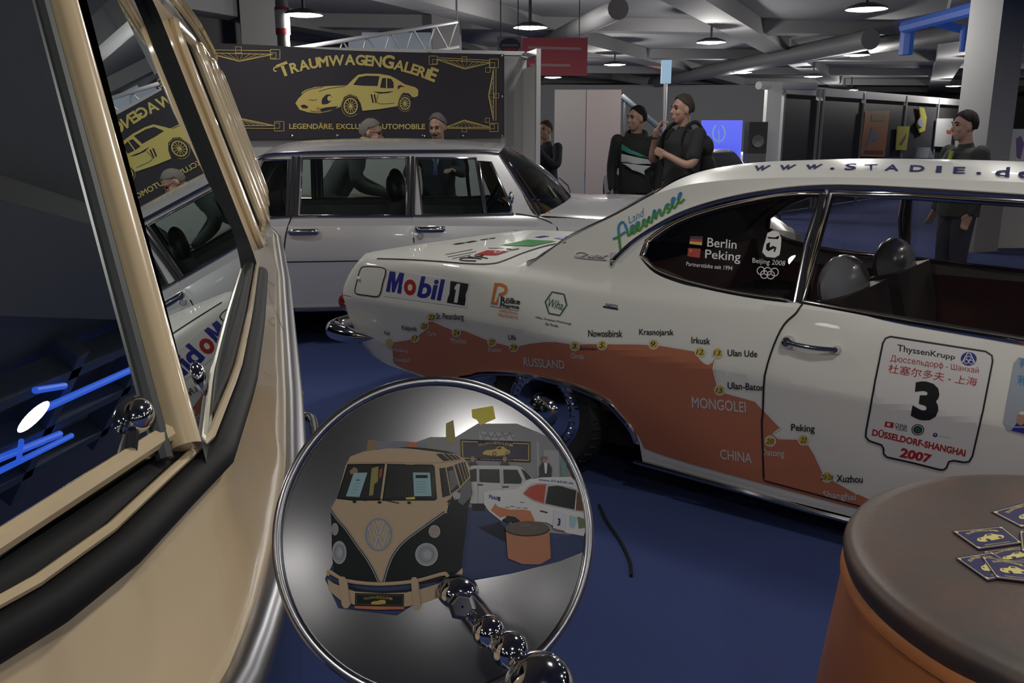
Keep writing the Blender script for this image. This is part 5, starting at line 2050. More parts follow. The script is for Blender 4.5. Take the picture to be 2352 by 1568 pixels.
CNAVY = mat('card_navy', (.035, .030, .10), .4)
CGOLD = mat('card_gold', (.60, .52, .17), .4)
z7 = lambda p: (1880 + p[0] / 3.087, 1060 + p[1] / 3.087)
cards = [
    ('dark gold-printed card at the far side of the scatter', [(1222, 357), (1440, 470), (1800, 385), (1560, 262)], 0),
    ('gold-printed card lowest under the pile of cards', [(1165, 640), (1270, 745), (1640, 690), (1510, 590)], 0),
    ('gold-printed card at the left, partly over another', [(945, 493), (1135, 625), (1450, 580), (1300, 460)], 1),
    ('gold-printed card at the near left, half covered', [(968, 682), (1200, 845), (1470, 790), (1225, 640)], 1),
    ('gold-printed card at the near edge, on top', [(1150, 672), (1262, 828), (1610, 870), (1480, 712)], 2),
    ('purple-edged card at the right of the pile', [(1425, 490), (1440, 640), (1760, 650), (1700, 500)], 2),
]
for lab, q, lay in cards:
    z = TZ + .0012 + .0016 * lay
    P = [atz(*z7(p), z) for p in q]
    c = sum(P, Vector()) / 4
    t = thing('postcard', lab, 'card', c, 'printed cards scattered on the drum table')
    up = Vector((0, 0, .0005))
    mb = MB()
    mb.prism(list(reversed(P)), up * 2)
    mb.build('card_sheet', CNAVY, t, False)
    # picture side: frame, arched lettering, car
    A, B, C, D = P[1], P[2], P[3], P[0]

    def on(u, v, A=A, B=B, C=C, D=D, z=z):
        p = A * (1 - u) * (1 - v) + B * u * (1 - v) + C * u * v + D * (1 - u) * v
        return (Vector((p.x, p.y, z + .001)), Vector((0, 0, 1)))
    mb = MB()
    for a in (.06, ):
        dline(mb, on, [(a * .6, a), (1 - a * .6, a), (1 - a * .6, 1 - a), (a * .6, 1 - a)], .028, .0003, 0, True)
        for cx_, cy_ in ((.05, .08), (.95, .08), (.95, .92), (.05, .92)):
            dpoly(mb, on, circ(cx_, cy_, .035, .05, 8), .0004, 0)
    for k, ch in enumerate('TRAUMWAGENGALERIE'):
        x = .17 + .039 * k
        y = .70 + .12 * (1 - ((k - 8) / 8.5) ** 2)
        dtext(mb, on, ch, ((x, y), (x + .03, y), (x + .03, y + .10), (x, y + .10)), .0004, 0, .02)
    dtext(mb, on, 'LEGENDÄRE, EXCLUSIVE AUTOMOBILE', ((.22, .12), (.78, .12), (.78, .18), (.22, .18)), .0004, 0, .01)
    dpoly(mb, on, [(.2, .40), (.26, .5), (.42, .55), (.5, .65), (.63, .66), (.72, .57), (.8, .52), (.8, .44), (.74, .36), (.5, .32), (.3, .30), (.22, .34)], .0004, 0)
    mb.build('card_print', CGOLD, t, False)
    mb = MB()
    for a, b, r in ((.42, .36, .045), (.7, .42, .035), (.29, .45, .02)):
        dpoly(mb, on, circ(a, b, r, r * 1.5, 10), .0007, 0)
    dpoly(mb, on, [(.49, .57), (.52, .63), (.6, .63), (.61, .58)], .0007, 0)
    mb.build('card_print_detail', CNAVY, t, False)
# cable on the carpet
mb = MB()
mb.tube(curve([atz(x, y, .006) for x, y in [(1376, 1160), (1392, 1195), (1420, 1235), (1438, 1268), (1448, 1295), (1450, 1322)]], 8), .006, 8)
tag(mb.build('cable', BLACK), 'thin black cable lying on the blue carpet by the coupe', 'cable')

# ---------------------------------------------------------------- booth wall and banner behind the limousine
BA = math.radians(13)
BP = atY(1157, 220, 9.6)
BN = Vector((math.sin(BA), -math.cos(BA), 0))
BX = Vector((math.cos(BA), math.sin(BA), 0))
PANEL = mat('booth_panel_white', (.40, .40, .40), .7)
ALU = mat('aluminium_post', (.46, .46, .47), .35, .6)


def bpt(px, py, off=0.0):
    return onplane(px, py, BP, BN) + BN * off


wr = bpt(1206, 122, -.05)
btop = wr.z
RB = Matrix.Rotation(BA, 3, 'Z')
booth = thing('booth_wall', 'white panelled booth wall carrying the black and gold banner', 'booth', Vector((wr.x - 2.5, wr.y - .6, 0)))
right = wr - Vector((0, 0, wr.z))
for k in range(6):
    mb = MB()
    c = right - BX * (.5 + 1.0 * k) - BN * 0
    mb.box(c + Vector((0, 0, btop / 2)), (.96, .03, btop - .06), RB)
    mb.build('wall_panel', PANEL, booth, False)
for k in range(7):
    mb = MB()
    mb.box(right - BX * (1.0 * k) + Vector((0, 0, btop / 2)), (.045, .05, btop), RB)
    mb.build('upright_post', ALU, booth, False)
mb = MB()
mb.box(right - BX * 3.0 + Vector((0, 0, btop)), (6.0, .05, .04), RB)
mb.build('top_rail', ALU, booth, False)
# short return wing at its right end
e = atY(1236, 122, right.y - .55)
wing = e - Vector((0, 0, e.z))
d = (wing - right)
ang = math.atan2(d.y, d.x)
RW = Matrix.Rotation(ang, 3, 'Z')
mb = MB()
mb.box((right + wing) / 2 + Vector((0, 0, 1.13)), (d.length - .05, .025, 2.1), RW)
mb.build('wing_panel', mat('booth_panel_bright', (.52, .52, .52), .6), booth, False)
mb = MB()
mb.box(wing + Vector((0, 0, btop / 2)), (.045, .045, btop), RW)
mb.build('wing_post', ALU, booth, False)
mb = MB()
mb.box((right + wing) / 2 + Vector((0, 0, btop - .03)), (d.length, .04, .06), RW)
mb.build('wing_rail', ALU, booth, False)

banner = thing('banner', 'wide black fabric banner with gold lettering and a gold sports car drawing', 'banner', bpt(830, 318, .02))
BNAVY = mat('banner_black', (.022, .019, .028), .75)
BGOLD = mat('banner_gold', (.52, .36, .10), .45, noise=(1.6, (.50, .45, .14), 2))
bs0 = planesurf(BP + BN * .03, BN)
mb = MB()
top = curve([(300, 92), (480, 99), (640, 106), (790, 116), (960, 121), (1157, 125)], 5)
bot = curve([(300, 322), (480, 320), (640, 319), (790, 318), (960, 317), (1157, 315)], 5)
rows = []
for off in (.03, .018):
    for t in ([0, .25, .5, .75, 1] if off == .03 else [1, .75, .5, .25, 0]):
        rows.append([bpt(a.x, a.y * (1 - t) + b.y * t, off + .004 * math.sin(i * .9 + t * 3)) for i, (a, b) in enumerate(zip(top, bot))])
rows.append(rows[0])
mb.grid(rows)
mb.build('banner_cloth', BNAVY, banner)
zb = lambda p: (450 + p[0] / 2.94, 60 + p[1] / 2.94)
B_ = lambda *a: [zb(p) for p in a]
bs = planesurf(BP + BN * .036, BN)
mb = MB()
# arched title: baseline and top by hand, letter by letter
arc = curve([(572, 352), (640, 325), (740, 298), (850, 278), (960, 266), (1070, 263), (1180, 270), (1290, 284), (1400, 308), (1500, 338), (1610, 380)], 12)
hs = [94] + [72] * 9 + [92] + [72] * 5 + [92]
tw = 'TRAUMWAGENGALERIE'
wd_ = []
for ch, hh in zip(tw, hs):
    text2d(ch, .035, 0)
    wd_.append(max(.26, ASPECT[(ch, .035, 0)]) * hh)
alen = [0]
for p, q in zip(arc, arc[1:]):
    alen.append(alen[-1] + (q - p).length)
gap = (alen[-1] - sum(wd_)) / (len(tw) - 1)


def onarc(d):
    for i in range(len(arc) - 1):
        if d <= alen[i + 1] or i == len(arc) - 2:
            t = (d - alen[i]) / (alen[i + 1] - alen[i])
            return arc[i] + (arc[i + 1] - arc[i]) * t


pos = 0
for ch, hh, wd in zip(tw, hs, wd_):
    a, b = onarc(pos), onarc(pos + wd)
    t_ = (b - a).normalized()
    nn_ = Vector((t_.y, -t_.x)) * hh
    dtext(mb, bs, ch, (zb(a), zb(b), zb(b + nn_), zb(a + nn_)), 0, 0, .035)
    pos += wd + gap
dline(mb, bs, [(p.x, p.y) for p in curve(B_((545, 305), (528, 300), (528, 282), (550, 275), (600, 258)), 5)], 3.0, 0, 0)
mb.build('banner_title', BGOLD, banner, False)
mb = MB()
dtext(mb, bs, 'LEGENDÄRE, EXCLUSIVE AUTOMOBILE', tuple(B_((630, 700), (1548, 702), (1548, 652), (630, 650))), 0, 0, .022)
mb.build('banner_subtitle', BGOLD, banner, False)
# car drawing
mb = MB()
carp = [(672, 520), (690, 490), (715, 465), (712, 450), (740, 430), (800, 412), (900, 404), (1020, 400), (1060, 360), (1095, 328), (1150, 320), (1240, 322), (1310, 334), (1360, 360), (1410, 392), (1480, 412), (1502, 430), (1500, 470), (1480, 480), (1460, 478), (1440, 455), (1400, 450), (1378, 475), (1362, 540), (1240, 560), (1125, 572), (1112, 520), (1085, 475), (1040, 460), (1000, 478), (982, 520), (975, 545), (900, 575), (830, 588), (760, 582), (700, 565)]
holes = [[(1062, 396), (1100, 345), (1150, 335), (1240, 338), (1226, 405), (1120, 402)], [(1244, 415), (1258, 352), (1284, 350), (1284, 420)], [(1292, 420), (1292, 352), (1320, 358), (1334, 380), (1336, 418)],
         [(848, 520), (852, 490), (880, 462), (905, 460), (920, 480), (915, 505), (890, 525), (858, 530)], [(705, 535), (735, 530), (760, 545), (750, 556), (720, 555)],
         [(830, 560), (880, 548), (960, 540), (940, 560), (850, 580)], [(1195, 442), (1265, 446), (1340, 438), (1300, 452), (1240, 456)], [(1362, 405), (1380, 398), (1412, 410), (1380, 412), (1366, 430)],
         [(1180, 462), (1190, 460), (1202, 518), (1192, 518)], [(1200, 460), (1210, 460), (1220, 520), (1212, 520)]]
dpoly(mb, bs, B_(*carp), 0, 0, None, [B_(*h) for h in holes])
dpoly(mb, bs, [zb(p) for p in circ(903, 488, 16, 18, 14)], 0, 0)
dpoly(mb, bs, [zb(p) for p in circ(826, 558, 15, 14, 12)], 0, 0)
for a, b, r in ((1045, 540, 1.0), (1412, 522, .78)):
    dpoly(mb, bs, [zb(p) for p in circ(a, b, 48 * r, 56 * r, 24)], 0, 0, None, [[zb(p) for p in circ(a, b, 40 * r, 48 * r, 24)]])
    dpoly(mb, bs, [zb(p) for p in circ(a, b, 11 * r, 13 * r, 12)], 0, 0)
    for k in range(12):
        t = math.pi * 2 * k / 12
        dline(mb, bs, B_((a + 12 * r * math.cos(t), b + 14 * r * math.sin(t)), (a + 38 * r * math.cos(t), b + 46 * r * math.sin(t))), 1.5, 0, 0)
    dline(mb, bs, [zb(p) for p in circ(a, b, 62 * r, 70 * r, 24)][3:22], .8, 0, 0)
mb.build('banner_car_drawing', BGOLD, banner, False)
mb = MB()
for st in (((700, 470), (760, 430), (860, 410)), ((830, 440), (900, 420), (1010, 405)), ((1228, 460), (1230, 520), (1340, 520)), ((760, 495), (800, 500), (815, 492)), ((770, 570), (830, 578), (930, 560))):
    dline(mb, bs, [(p.x, p.y) for p in curve(B_(*st), 5)], .9, .004, 0)
mb.build('banner_car_lines', BNAVY, banner, False)
# corner ornaments


def fan(mb, a, b, tip, n=9, wd=1.2):
    """two end points, the fan's tip; rays run from the tip to the straight edge"""
    a, b, tip = Vector(a), Vector(b), Vector(tip)
    dline(mb, bs, [zb(a), zb(b)], wd * 1.3, 0, 0)
    dline(mb, bs, [zb(a), zb(tip)], wd * 1.6, 0, 0)
    dline(mb, bs, [zb(tip), zb(b)], wd * 1.6, 0, 0)
    for k in range(1, n):
        q = a + (b - a) * k / n
        dline(mb, bs, [zb(tip), zb(q)], wd * .7, 0, 0)


def sq(mb, x, y, s, wd=1.4):
    dline(mb, bs, B_((x - s, y - s), (x + s, y - s), (x + s, y + s), (x - s, y + s)), wd, 0, 0, True)


for (a, b, tip, rail, sqs) in (((60, 180), (520, 190), (295, 238), ((60, 160), (505, 166)), ((287, 160, 20), (535, 190, 32), (522, 198, 18))),
                               ((1630, 225), (1995, 246), (1815, 290), ((1630, 212), (1990, 232)), ((1813, 222, 16), (1603, 230, 28), (1612, 240, 15), (2012, 252, 30), (2002, 262, 16))),
                               ((240, 672), (530, 672), (300, 622), ((240, 688), (530, 690)), ((562, 676, 32), (548, 672, 17))),
                               ((1690, 682), (1990, 684), (1812, 634), ((1690, 690), (1990, 694)), ((1812, 698, 16), (2012, 684, 28), (2000, 678, 15))),
                               ((2010, 290), (2010, 640), (1975, 468), ((2026, 290), (2026, 640)), ((2030, 470, 15), (1972, 295, 16), (1968, 636, 14)))):
    mb = MB()
    fan(mb, a, b, tip)
    dline(mb, bs, B_(*rail), 1.4, 0, 0)
    for x, y, s_ in sqs:
        sq(mb, x, y, s_)
    mb.build('banner_ornament', BGOLD, banner, False)
for x, y in ((1153, 127), (1153, 313), (1153, 222), (671, 313), (775, 312), (973, 313), (1063, 312)):
    mb = MB()
    mb.lathe([(.0005, .004), (.010, .004), (.016, 0)], bs(x, y)[0], BN, 12)
    mb.build('banner_eyelet', CHROME, banner)

# counter seen through the limousine's windows
cn = thing('counter', 'wood-topped counter behind the silver limousine', 'counter', atY(790, 455, 9.2) * Vector((1, 1, 0)) if False else Vector((-1.6, 9.15, 0)))
mb = MB()
mb.box((-1.55, 8.95, .90), (1.3, .5, .04), RB)
mb.build('worktop', mat('counter_wood', (.20, .13, .08), .4), cn, False)
mb = MB()
mb.box((-1.55, 8.97, .44), (1.2, .42, .88), RB)
mb.build('counter_body', mat('counter_dark', (.02, .02, .022), .6), cn, False)

# ---------------------------------------------------------------- people
SKIN = mat('skin', (.34, .20, .145), .55)
HAIRD = mat('dark_hair', (.010, .008, .007), .8, spec=.2)
HAIRG = mat('grey_hair', (.13, .122, .115), .8, spec=.2)
HAIRB = mat('brown_hair', (.040, .034, .03), .8, spec=.2)
EYEW = mat('eye', (.02, .018, .016), .2)


def fuse(mb, name, m, parent, voxel, smooth=2):
    """melt the overlapping shapes of mb into one continuous surface"""
    me = bpy.data.meshes.new(name)
    me.from_pydata(mb.v, [], mb.f)
    o = bpy.data.objects.new(name, me)
    COL.objects.link(o)
    r = o.modifiers.new('r', 'REMESH')
    r.mode = 'VOXEL'
    r.voxel_size = voxel
    if smooth:
        s = o.modifiers.new('s', 'SMOOTH')
        s.iterations = smooth
        s.factor = .5
    dg = bpy.context.evaluated_depsgraph_get()
    me2 = bpy.data.meshes.new_from_object(o.evaluated_get(dg))
    bpy.data.objects.remove(o)
    bpy.data.meshes.remove(me)
    me2.name = name
    me2.materials.clear()
    me2.materials.append(m)
    me2.polygons.foreach_set('use_smooth', [True] * len(me2.polygons))
    o = bpy.data.objects.new(name, me2)
    COL.objects.link(o)
    if parent is not None:
        o.parent = parent
        o.matrix_parent_inverse = Matrix.Translation(-LOCS[parent.name])
    return o


def limb(mb, pts, rads):
    P = [Vector(p) for p in pts]
    n = 6
    C = curve(P, n)
    R = []
    for i in range(len(P) - 1):
        for k in range(n):
            R.append(rads[i] + (rads[i + 1] - rads[i]) * k / n)
    R.append(rads[-1])
    mb.tube(C, R, 14)
    mb.ball(P[0], rads[0], 12, 8)
    mb.ball(P[-1], rads[-1], 12, 8)


def hand(mb, wrist, d, palm_n, curl, sc=1.0):
    """palm, four bent fingers of different lengths and a thumb from the palm's side"""
    d = Vector(d).normalized()
    nn = Vector(palm_n)
    nn = (nn - d * nn.dot(d)).normalized()
    sx_ = d.cross(nn)
    w0 = Vector(wrist)
    for k in (-1, -.33, .33, 1):
        mb.tube([w0 + sx_ * .018 * k * sc, w0 + d * .045 * sc + sx_ * .026 * k * sc, w0 + d * .085 * sc + sx_ * .030 * k * sc], .0125 * sc, 8)
    for k, ln in ((-1, .058), (-.33, .074), (.33, .080), (1, .070)):
        p = w0 + d * .085 * sc + sx_ * .031 * k * sc
        dd = d
        pts = [p]
        for j in range(3):
            c = curl * (j + .6) / 2
            dd = (d * math.cos(c) + nn * math.sin(c)).normalized()
            p = p + dd * ln * sc / 3
            pts.append(p)
        mb.tube(pts, [.0095 * sc, .009 * sc, .0085 * sc, .007 * sc], 8)
        mb.ball(pts[-1], .007 * sc, 8, 6)
    p = w0 + d * .025 * sc + sx_ * .030 * sc
    pts = [p, p + sx_ * .022 * sc + d * .022 * sc + nn * .01, p + sx_ * .026 * sc + d * .05 * sc + nn * .022]
    mb.tube(pts, [.012 * sc, .0105 * sc, .008 * sc], 8)
    mb.ball(pts[-1], .008 * sc, 8, 6)


def person(label, base, heading, H, pose, top, trousers, hair, longsleeve=True, hood=False, tilt=(0, 0), turn=0.0, hairline=.35, mous=False, glasses=False, group=None, apron=None, lean=0.0, fat=1.0):
    """heading: radians, 0 faces +Y, counted anticlockwise; pose gives elbows and wrists in body axes (right, forward, up), heights for a 1.75 m body"""
    k = H / 1.75
    base = Vector(base)
    R = Matrix.Rotation(heading, 3, 'Z')
    L = Matrix.Rotation(-lean, 3, 'X')

    def B(p, upper=True):
        p = Vector(p)
        if upper and lean:
            q = p - Vector((0, 0, .98))
            if q.z > -.05:
                p = L @ q + Vector((0, 0, .98))
        return base + R @ (p * k)
    t = thing('person', label, 'person', base, group)
    # head axes
    hc = Vector((0, .035, 1.63))
    HR = R @ (L if lean else Matrix.Identity(3)) @ Matrix.Rotation(turn, 3, 'Z') @ Matrix.Rotation(-tilt[0], 3, 'X') @ Matrix.Rotation(tilt[1], 3, 'Y')
    hw = B(hc)

    def Hh(p):
        return hw + HR @ (Vector(p) * k)
    body = MB()
    HR3 = HR
    body.ball(Hh((0, -.012, .035)), (.076 * k, .098 * k, .095 * k), 20, 16, HR3)
    body.ball(Hh((0, .022, -.03)), (.062 * k, .072 * k, .085 * k), 18, 14, HR3)
    body.ball(Hh((0, .045, -.088)), (.036 * k, .038 * k, .028 * k), 14, 10, HR3)
    body.tube([Hh((0, .088, .025)), Hh((0, .112, -.022)), Hh((0, .092, -.03))], [.010 * k, .015 * k, .010 * k], 8)
    body.ball(Hh((0, .08, .038)), (.05 * k, .016 * k, .012 * k), 12, 8, HR3)
    for s in (-1, 1):
        body.ball(Hh((s * .077, -.008, -.005)), (.010 * k, .02 * k, .032 * k), 10, 8, HR3)
        body.ball(Hh((s * .04, .07, -.022)), (.022 * k, .018 * k, .02 * k), 10, 8, HR3)
    body.tube([Hh((-.022, .085, -.058)), Hh((0, .094, -.056)), Hh((.022, .085, -.058))], .008 * k, 8)
    body.tube([Hh((-.018, .085, -.070)), Hh((0, .092, -.071)), Hh((.018, .085, -.070))], .008 * k, 8)
    limb(body, [B((0, -.01, 1.40)), B((0, .0, 1.49)), Hh((0, -.015, -.05))], [.066 * k, .058 * k, .056 * k])
    f = fat
    torso = [((0, 0, .95), .125, .15), ((0, .01, 1.08), .115, .14), ((0, .012, 1.22), .118, .155), ((0, .01, 1.34), .112, .17), ((0, 0, 1.42), .085, .15)]

    def trunk(m_, sc, add):
        T = [((0, 0, .86), .118, .155)] + torso + [((0, -.005, 1.46), .062, .085)]
        C = curve([Vector((c[1], c[2], d, w_)) for c, d, w_ in T], 5) if False else None
        rows = []
        for i in range(len(T) - 1):
            for q in range(5):
                t_ = q / 5
                (c0, d0, w0), (c1, d1, w1) = T[i], T[i + 1]
                t_ = t_ if True else t_
                c = Vector(c0) * (1 - t_) + Vector(c1) * t_
                d, w_ = d0 + (d1 - d0) * t_, w0 + (w1 - w0) * t_
                rows.append([B(c + Vector(((w_ * f * sc + add / k) * math.cos(a), (d * f * sc + add / k) * math.sin(a), 0))) for a in [2 * math.pi * j / 24 for j in range(24)]])
        b0 = len(m_.v)
        m_.grid(rows, 0, True)
        m_.f += [tuple(b0 + j for j in range(23, -1, -1)), tuple(b0 + (len(rows) - 1) * 24 + j for j in range(24))]
        m_.m += [0, 0]

    trunk(body, .9, 0)
    for s, nm in ((-1, 'l'), (1, 'r')):
        sh, el, wr_ = Vector((s * .185 * f, 0, 1.41)), Vector(pose[nm][0]), Vector(pose[nm][1])
        limb(body, [B(sh), B(el), B(wr_)], [.05 * k, .040 * k, .027 * k])
        hd = pose[nm][2] if len(pose[nm]) > 2 else (wr_ - el)
        hand(body, B(wr_), R @ Vector(hd), R @ Vector(pose[nm][3] if len(pose[nm]) > 3 else (0, .4, -1)), pose[nm][4] if len(pose[nm]) > 4 else .7, k)
        limb(body, [B((s * .09, 0, .93)), B((s * .10, .02, .50), False), B((s * .11, -.02, .10), False)], [.085 * k, .055 * k, .036 * k])
    fuse(body, 'body', SKIN, t, .009)
    for s in (-1, 1):
        mb = MB()
        mb.ball(Hh((s * .032, .083, .018)), (.013 * k, .009 * k, .008 * k), 10, 8, HR3)
        mb.build('eye', EYEW, t)
        mb = MB()
        mb.tube([Hh((s * .015, .099, .036)), Hh((s * .034, .098, .044)), Hh((s * .055, .082, .036))], .004 * k, 6)
        mb.build('eyebrow', hair, t)
    # hair: upper shell of the skull
    mb = MB()
    rows = []
    for i in range(9):
        row = []
        for j in range(28):
            a = 2 * math.pi * j / 28      # 0 at the front
            low = (1.05 if abs(math.cos(a)) < .5 else .72) if math.cos(a) > -.3 else 1.75
            c_ = math.cos(a)
            low = (hairline * 2.6) * max(0, c_) ** .7 + 1.95 * max(0, -c_) ** .5 + 1.45 * (1 - abs(c_))
            th = low * i / 8
            wob = 1 + .02 * math.sin(a * 5 + i) + .015 * math.sin(a * 11 + i * 2)
            p = Vector((math.sin(th) * math.sin(a) * .088 * wob, math.sin(th) * math.cos(a) * .110 * wob - .014, math.cos(th) * .112 * wob + .036))
            row.append(Hh(p))
        rows.append(row)
    mb.grid(rows, 0, True)
    inner = []
    for i in range(9):
        inner.append([hw + (p - hw) * .93 for p in rows[8 - i]])
    mb.grid([rows[8]] + inner, 0, True)
    mb.build('hair', hair, t)
    # clothes
    g = MB()
    trunk(g, 1.0, .022)
    for s, nm in ((-1, 'l'), (1, 'r')):
        sh, el, wr_ = Vector((s * .185 * f, 0, 1.41)), Vector(pose[nm][0]), Vector(pose[nm][1])
        if longsleeve:
            w2 = el + (wr_ - el) * .93
            limb(g, [B(sh), B(el), B(w2)], [.072 * k, .060 * k, .044 * k])
        else:
            limb(g, [B(sh), B(sh + (el - sh) * .45), B(sh + (el - sh) * .72)], [.072 * k, .068 * k, .066 * k])
    limb(g, [B((0, -.01, 1.40)), B((0, -.005, 1.455))], [.085 * k, .072 * k])
    if hood:
        g.tube([B((.10 * math.sin(a), -.02 + .085 * math.cos(a), 1.475 - .035 * math.cos(a))) for a in [2 * math.pi * q / 20 for q in range(20)]], .030 * k, 10, True)
        g.ball(B((0, -.10, 1.43)), (.11 * k, .05 * k, .09 * k), 14, 10, R)
    gt = fuse(g, 'hooded_top' if hood else 'jacket' if longsleeve else 't_shirt', top, t, .011)
    g = MB()
    g.ball(B((0, 0, .93), False), (.165 * k * f, .125 * k * f, .10 * k), 16, 10, R)
    for s in (-1, 1):
        limb(g, [B((s * .09, 0, .92), False), B((s * .10, .02, .50), False), B((s * .11, -.02, .06), False)], [.105 * k, .075 * k, .066 * k])
    fuse(g, 'trousers', trousers, t, .013)
    for s in (-1, 1):
        mb = MB()
        mb.ball(B((s * .115, .05, .05), False), (.048 * k, .13 * k, .05 * k), 16, 10, R)
        mb.build('shoe', BLACK, t)
    if mous:
        mb = MB()
        mb.tube([Hh((-.03, .088, -.05)), Hh((0, .104, -.044)), Hh((.03, .088, -.05))], [.006 * k, .010 * k, .006 * k], 8)
        mb.build('moustache', HAIRB, t)
    if glasses:
        mb = MB()
        for s in (-1, 1):
            mb.tube([Hh((s * .033 + .024 * math.cos(a), .104, .014 + .018 * math.sin(a))) for a in [2 * math.pi * q / 16 for q in range(16)]], .002, 6, True)
            mb.tube([Hh((s * .057, .10, .018)), Hh((s * .082, 0, .015))], .002, 6)
        mb.tube([Hh((-.009, .104, .016)), Hh((.009, .104, .016))], .002, 6)
        mb.build('glasses', BLACK, t)
    return t, B, Hh, R, gt


JK = mat('black_cotton', (.010, .010, .010), .85)
TS = mat('dark_navy_cotton', (.012, .013, .016), .85)
OLIVE = mat('dark_olive_cloth', (.022, .026, .024), .85)
SUIT = mat('navy_suit', (.012, .014, .022), .8)
GREYJ = mat('grey_green_cloth', (.045, .052, .052), .85)
DEN = mat('dark_denim', (.018, .022, .035), .85)

down = {'l': ((-.25, -.03, 1.13), (-.24, .06, .90)), 'r': ((.25, -.03, 1.13), (.24, .06, .90))}
p1 = atY(1462, 300, 9.9)
t, B, Hh, R, gt = person('man in a black hooded top with a teal and white print, looking left', (p1.x, p1.y, 0), math.radians(170), 1.79, down, JK, DEN, HAIRD, hood=True, turn=-.9, hairline=.30, fat=1.08)
# chest print
mb = MB()


def chest(u, v):
    z = 1.06 + .32 * v
    x = -.17 + .32 * u
    y = .012 + .162 * math.sqrt(max(.05, 1 - (x / .215) ** 2))
    return (B((x, y + .012, z)), (R @ Vector((x * 2, 1, 0))).normalized())


for q, m in ((((.02, .52), (.35, .68), (.65, .80), (.98, 1.0), (.98, .80), (.75, .70), (.40, .60)), 0), (((.0, .36), (.1, .50), (.5, .58), (.98, .68), (.98, .42), (.55, .36)), 1), (((.02, .28), (.5, .34), (.95, .38), (.6, .16), (.3, .06), (.2, .0), (.22, .14)), 1), (((.3, .48), (.38, .56), (.42, .40), (.34, .38)), 0), (((.6, .54), (.68, .60), (.72, .44), (.64, .42)), 0)):
    dpoly(mb, chest, list(reversed(q)), .006 + .001 * m, m, .08)
mb.build('chest_print', [mat('print_teal', (.02, .20, .15), .6), mat('print_white', (.40, .42, .42), .6)], t, False)

p2 = atY(1572, 300, 8.9)
crossed = {'l': ((-.26, .12, 1.16), (-.06, .25, 1.24), (.9, .2, .25), (0, -1, -.1), .5), 'r': ((.27, .14, 1.19), (.11, .235, 1.45), (-.35, -.35, .85), (-.5, -.5, .2), 1.5)}
t, B, Hh, R, gt = person('tall man in a black t-shirt, arms folded, hand at his chin, with backpack', (p2.x, p2.y, 0), math.radians(118), 1.87, crossed, TS, DEN, HAIRB, longsleeve=False, turn=-.15, hairline=.30, fat=1.12)
mb = MB()
for a in ((0, -.21, 1.30, .15, .10, .13), (0, -.22, 1.12, .165, .12, .16), (0, -.21, .98, .15, .11, .12)):
    mb.ball(B(a[:3]), (a[3], a[4], a[5]), 16, 12, R)
bp = fuse(mb, 'backpack', JK, t, .012)
for s in (-1, 1):
    mb = MB()
    mb.tube(curve([B((s * .11, -.14, 1.44)), B((s * .12, -.03, 1.525)), B((s * .125, .10, 1.46)), B((s * .15, .15, 1.30)), B((s * .19, .05, 1.12)), B((s * .17, -.10, 1.05))], 6), .020, 8, flat=.4)
    mb.build('backpack_strap', JK, bp)
mb = MB()
mb.tube(curve([B((.155, .225, 1.385 + 0 * q)) + (R @ Vector((math.cos(q) * .034, math.sin(q) * .034, 0))) for q in [2 * math.pi * i / 12 for i in range(12)]], 2, True), .010, 8, True)
mb.build('wristwatch', BLACK, t)

p3 = atY(2222, 300, 7.7)
t, B, Hh, R, gt = person('man in a dark olive jacket at the far right, behind the coupe roof', (p3.x, p3.y, 0), math.radians(100), 1.695, down, OLIVE, DEN, HAIRD, turn=-.1, hairline=.34, fat=1.15)
mb = MB()
mb.tube(curve([B((-.05, .165, 1.43)), B((-.05, .185, 1.30)), B((-.05, .19, 1.15))], 5), .018, 8)
mb.build('collar_stripe', mat('lime_stripe', (.20, .30, .03), .7), t)

p4 = atY(806, 330, 8.35)
reach = {'l': ((-.27, .14, 1.22), (-.20, .42, 1.24)), 'r': ((.27, .16, 1.20), (.16, .44, 1.26))}
person('bent-forward man in a grey-green jacket and glasses behind the limousine', (p4.x - .20, p4.y, 0), math.radians(-80), 1.76, reach, GREYJ, DEN, HAIRG, turn=-.35, tilt=(-.4, 0), lean=.58, glasses=True, hairline=.32)
p5 = atY(1006, 300, 8.7)
t, B, Hh, R, gt = person('grey-haired man with a moustache in a navy suit, looking down behind the limousine', (p5.x, p5.y, 0), math.radians(175), 1.69, reach, SUIT, DEN, HAIRG, tilt=(.22, 0), turn=-.2, mous=True, hairline=.28)
mb = MB()
mb.prism([B((-.06, .10, 1.46)), B((0, .188, 1.20)), B((.06, .10, 1.46)), B((0, .12, 1.47))], R @ Vector((0, .014, 0)))
mb.build('shirt_front', mat('shirt_white', (.5, .5, .5), .7), t, False)
mb = MB()
mb.tube([B((0, .135, 1.44)), B((0, .195, 1.30)), B((0, .20, 1.18))], [.014, .018, .026], 8)
mb.build('tie', mat('tie_blue', (.03, .05, .16), .6), t)
p6 = atY(1256, 330, 11.8)
phone = {'l': ((-.24, .12, 1.18), (-.08, .34, 1.40), (0, .3, .9)), 'r': ((.24, .12, 1.18), (.06, .34, 1.40), (0, .3, .9))}
t, B, Hh, R, gt = person('person in dark clothes half hidden past the booth wall, hands raised', (p6.x, p6.y, 0), math.radians(140), 1.66, phone, SUIT, DEN, HAIRB)

# ---------------------------------------------------------------- the far hall
CONC = mat('concrete_grey', (.20, .20, .20), .85)
STEEL = mat('dark_steel', (.055, .056, .060), .6)


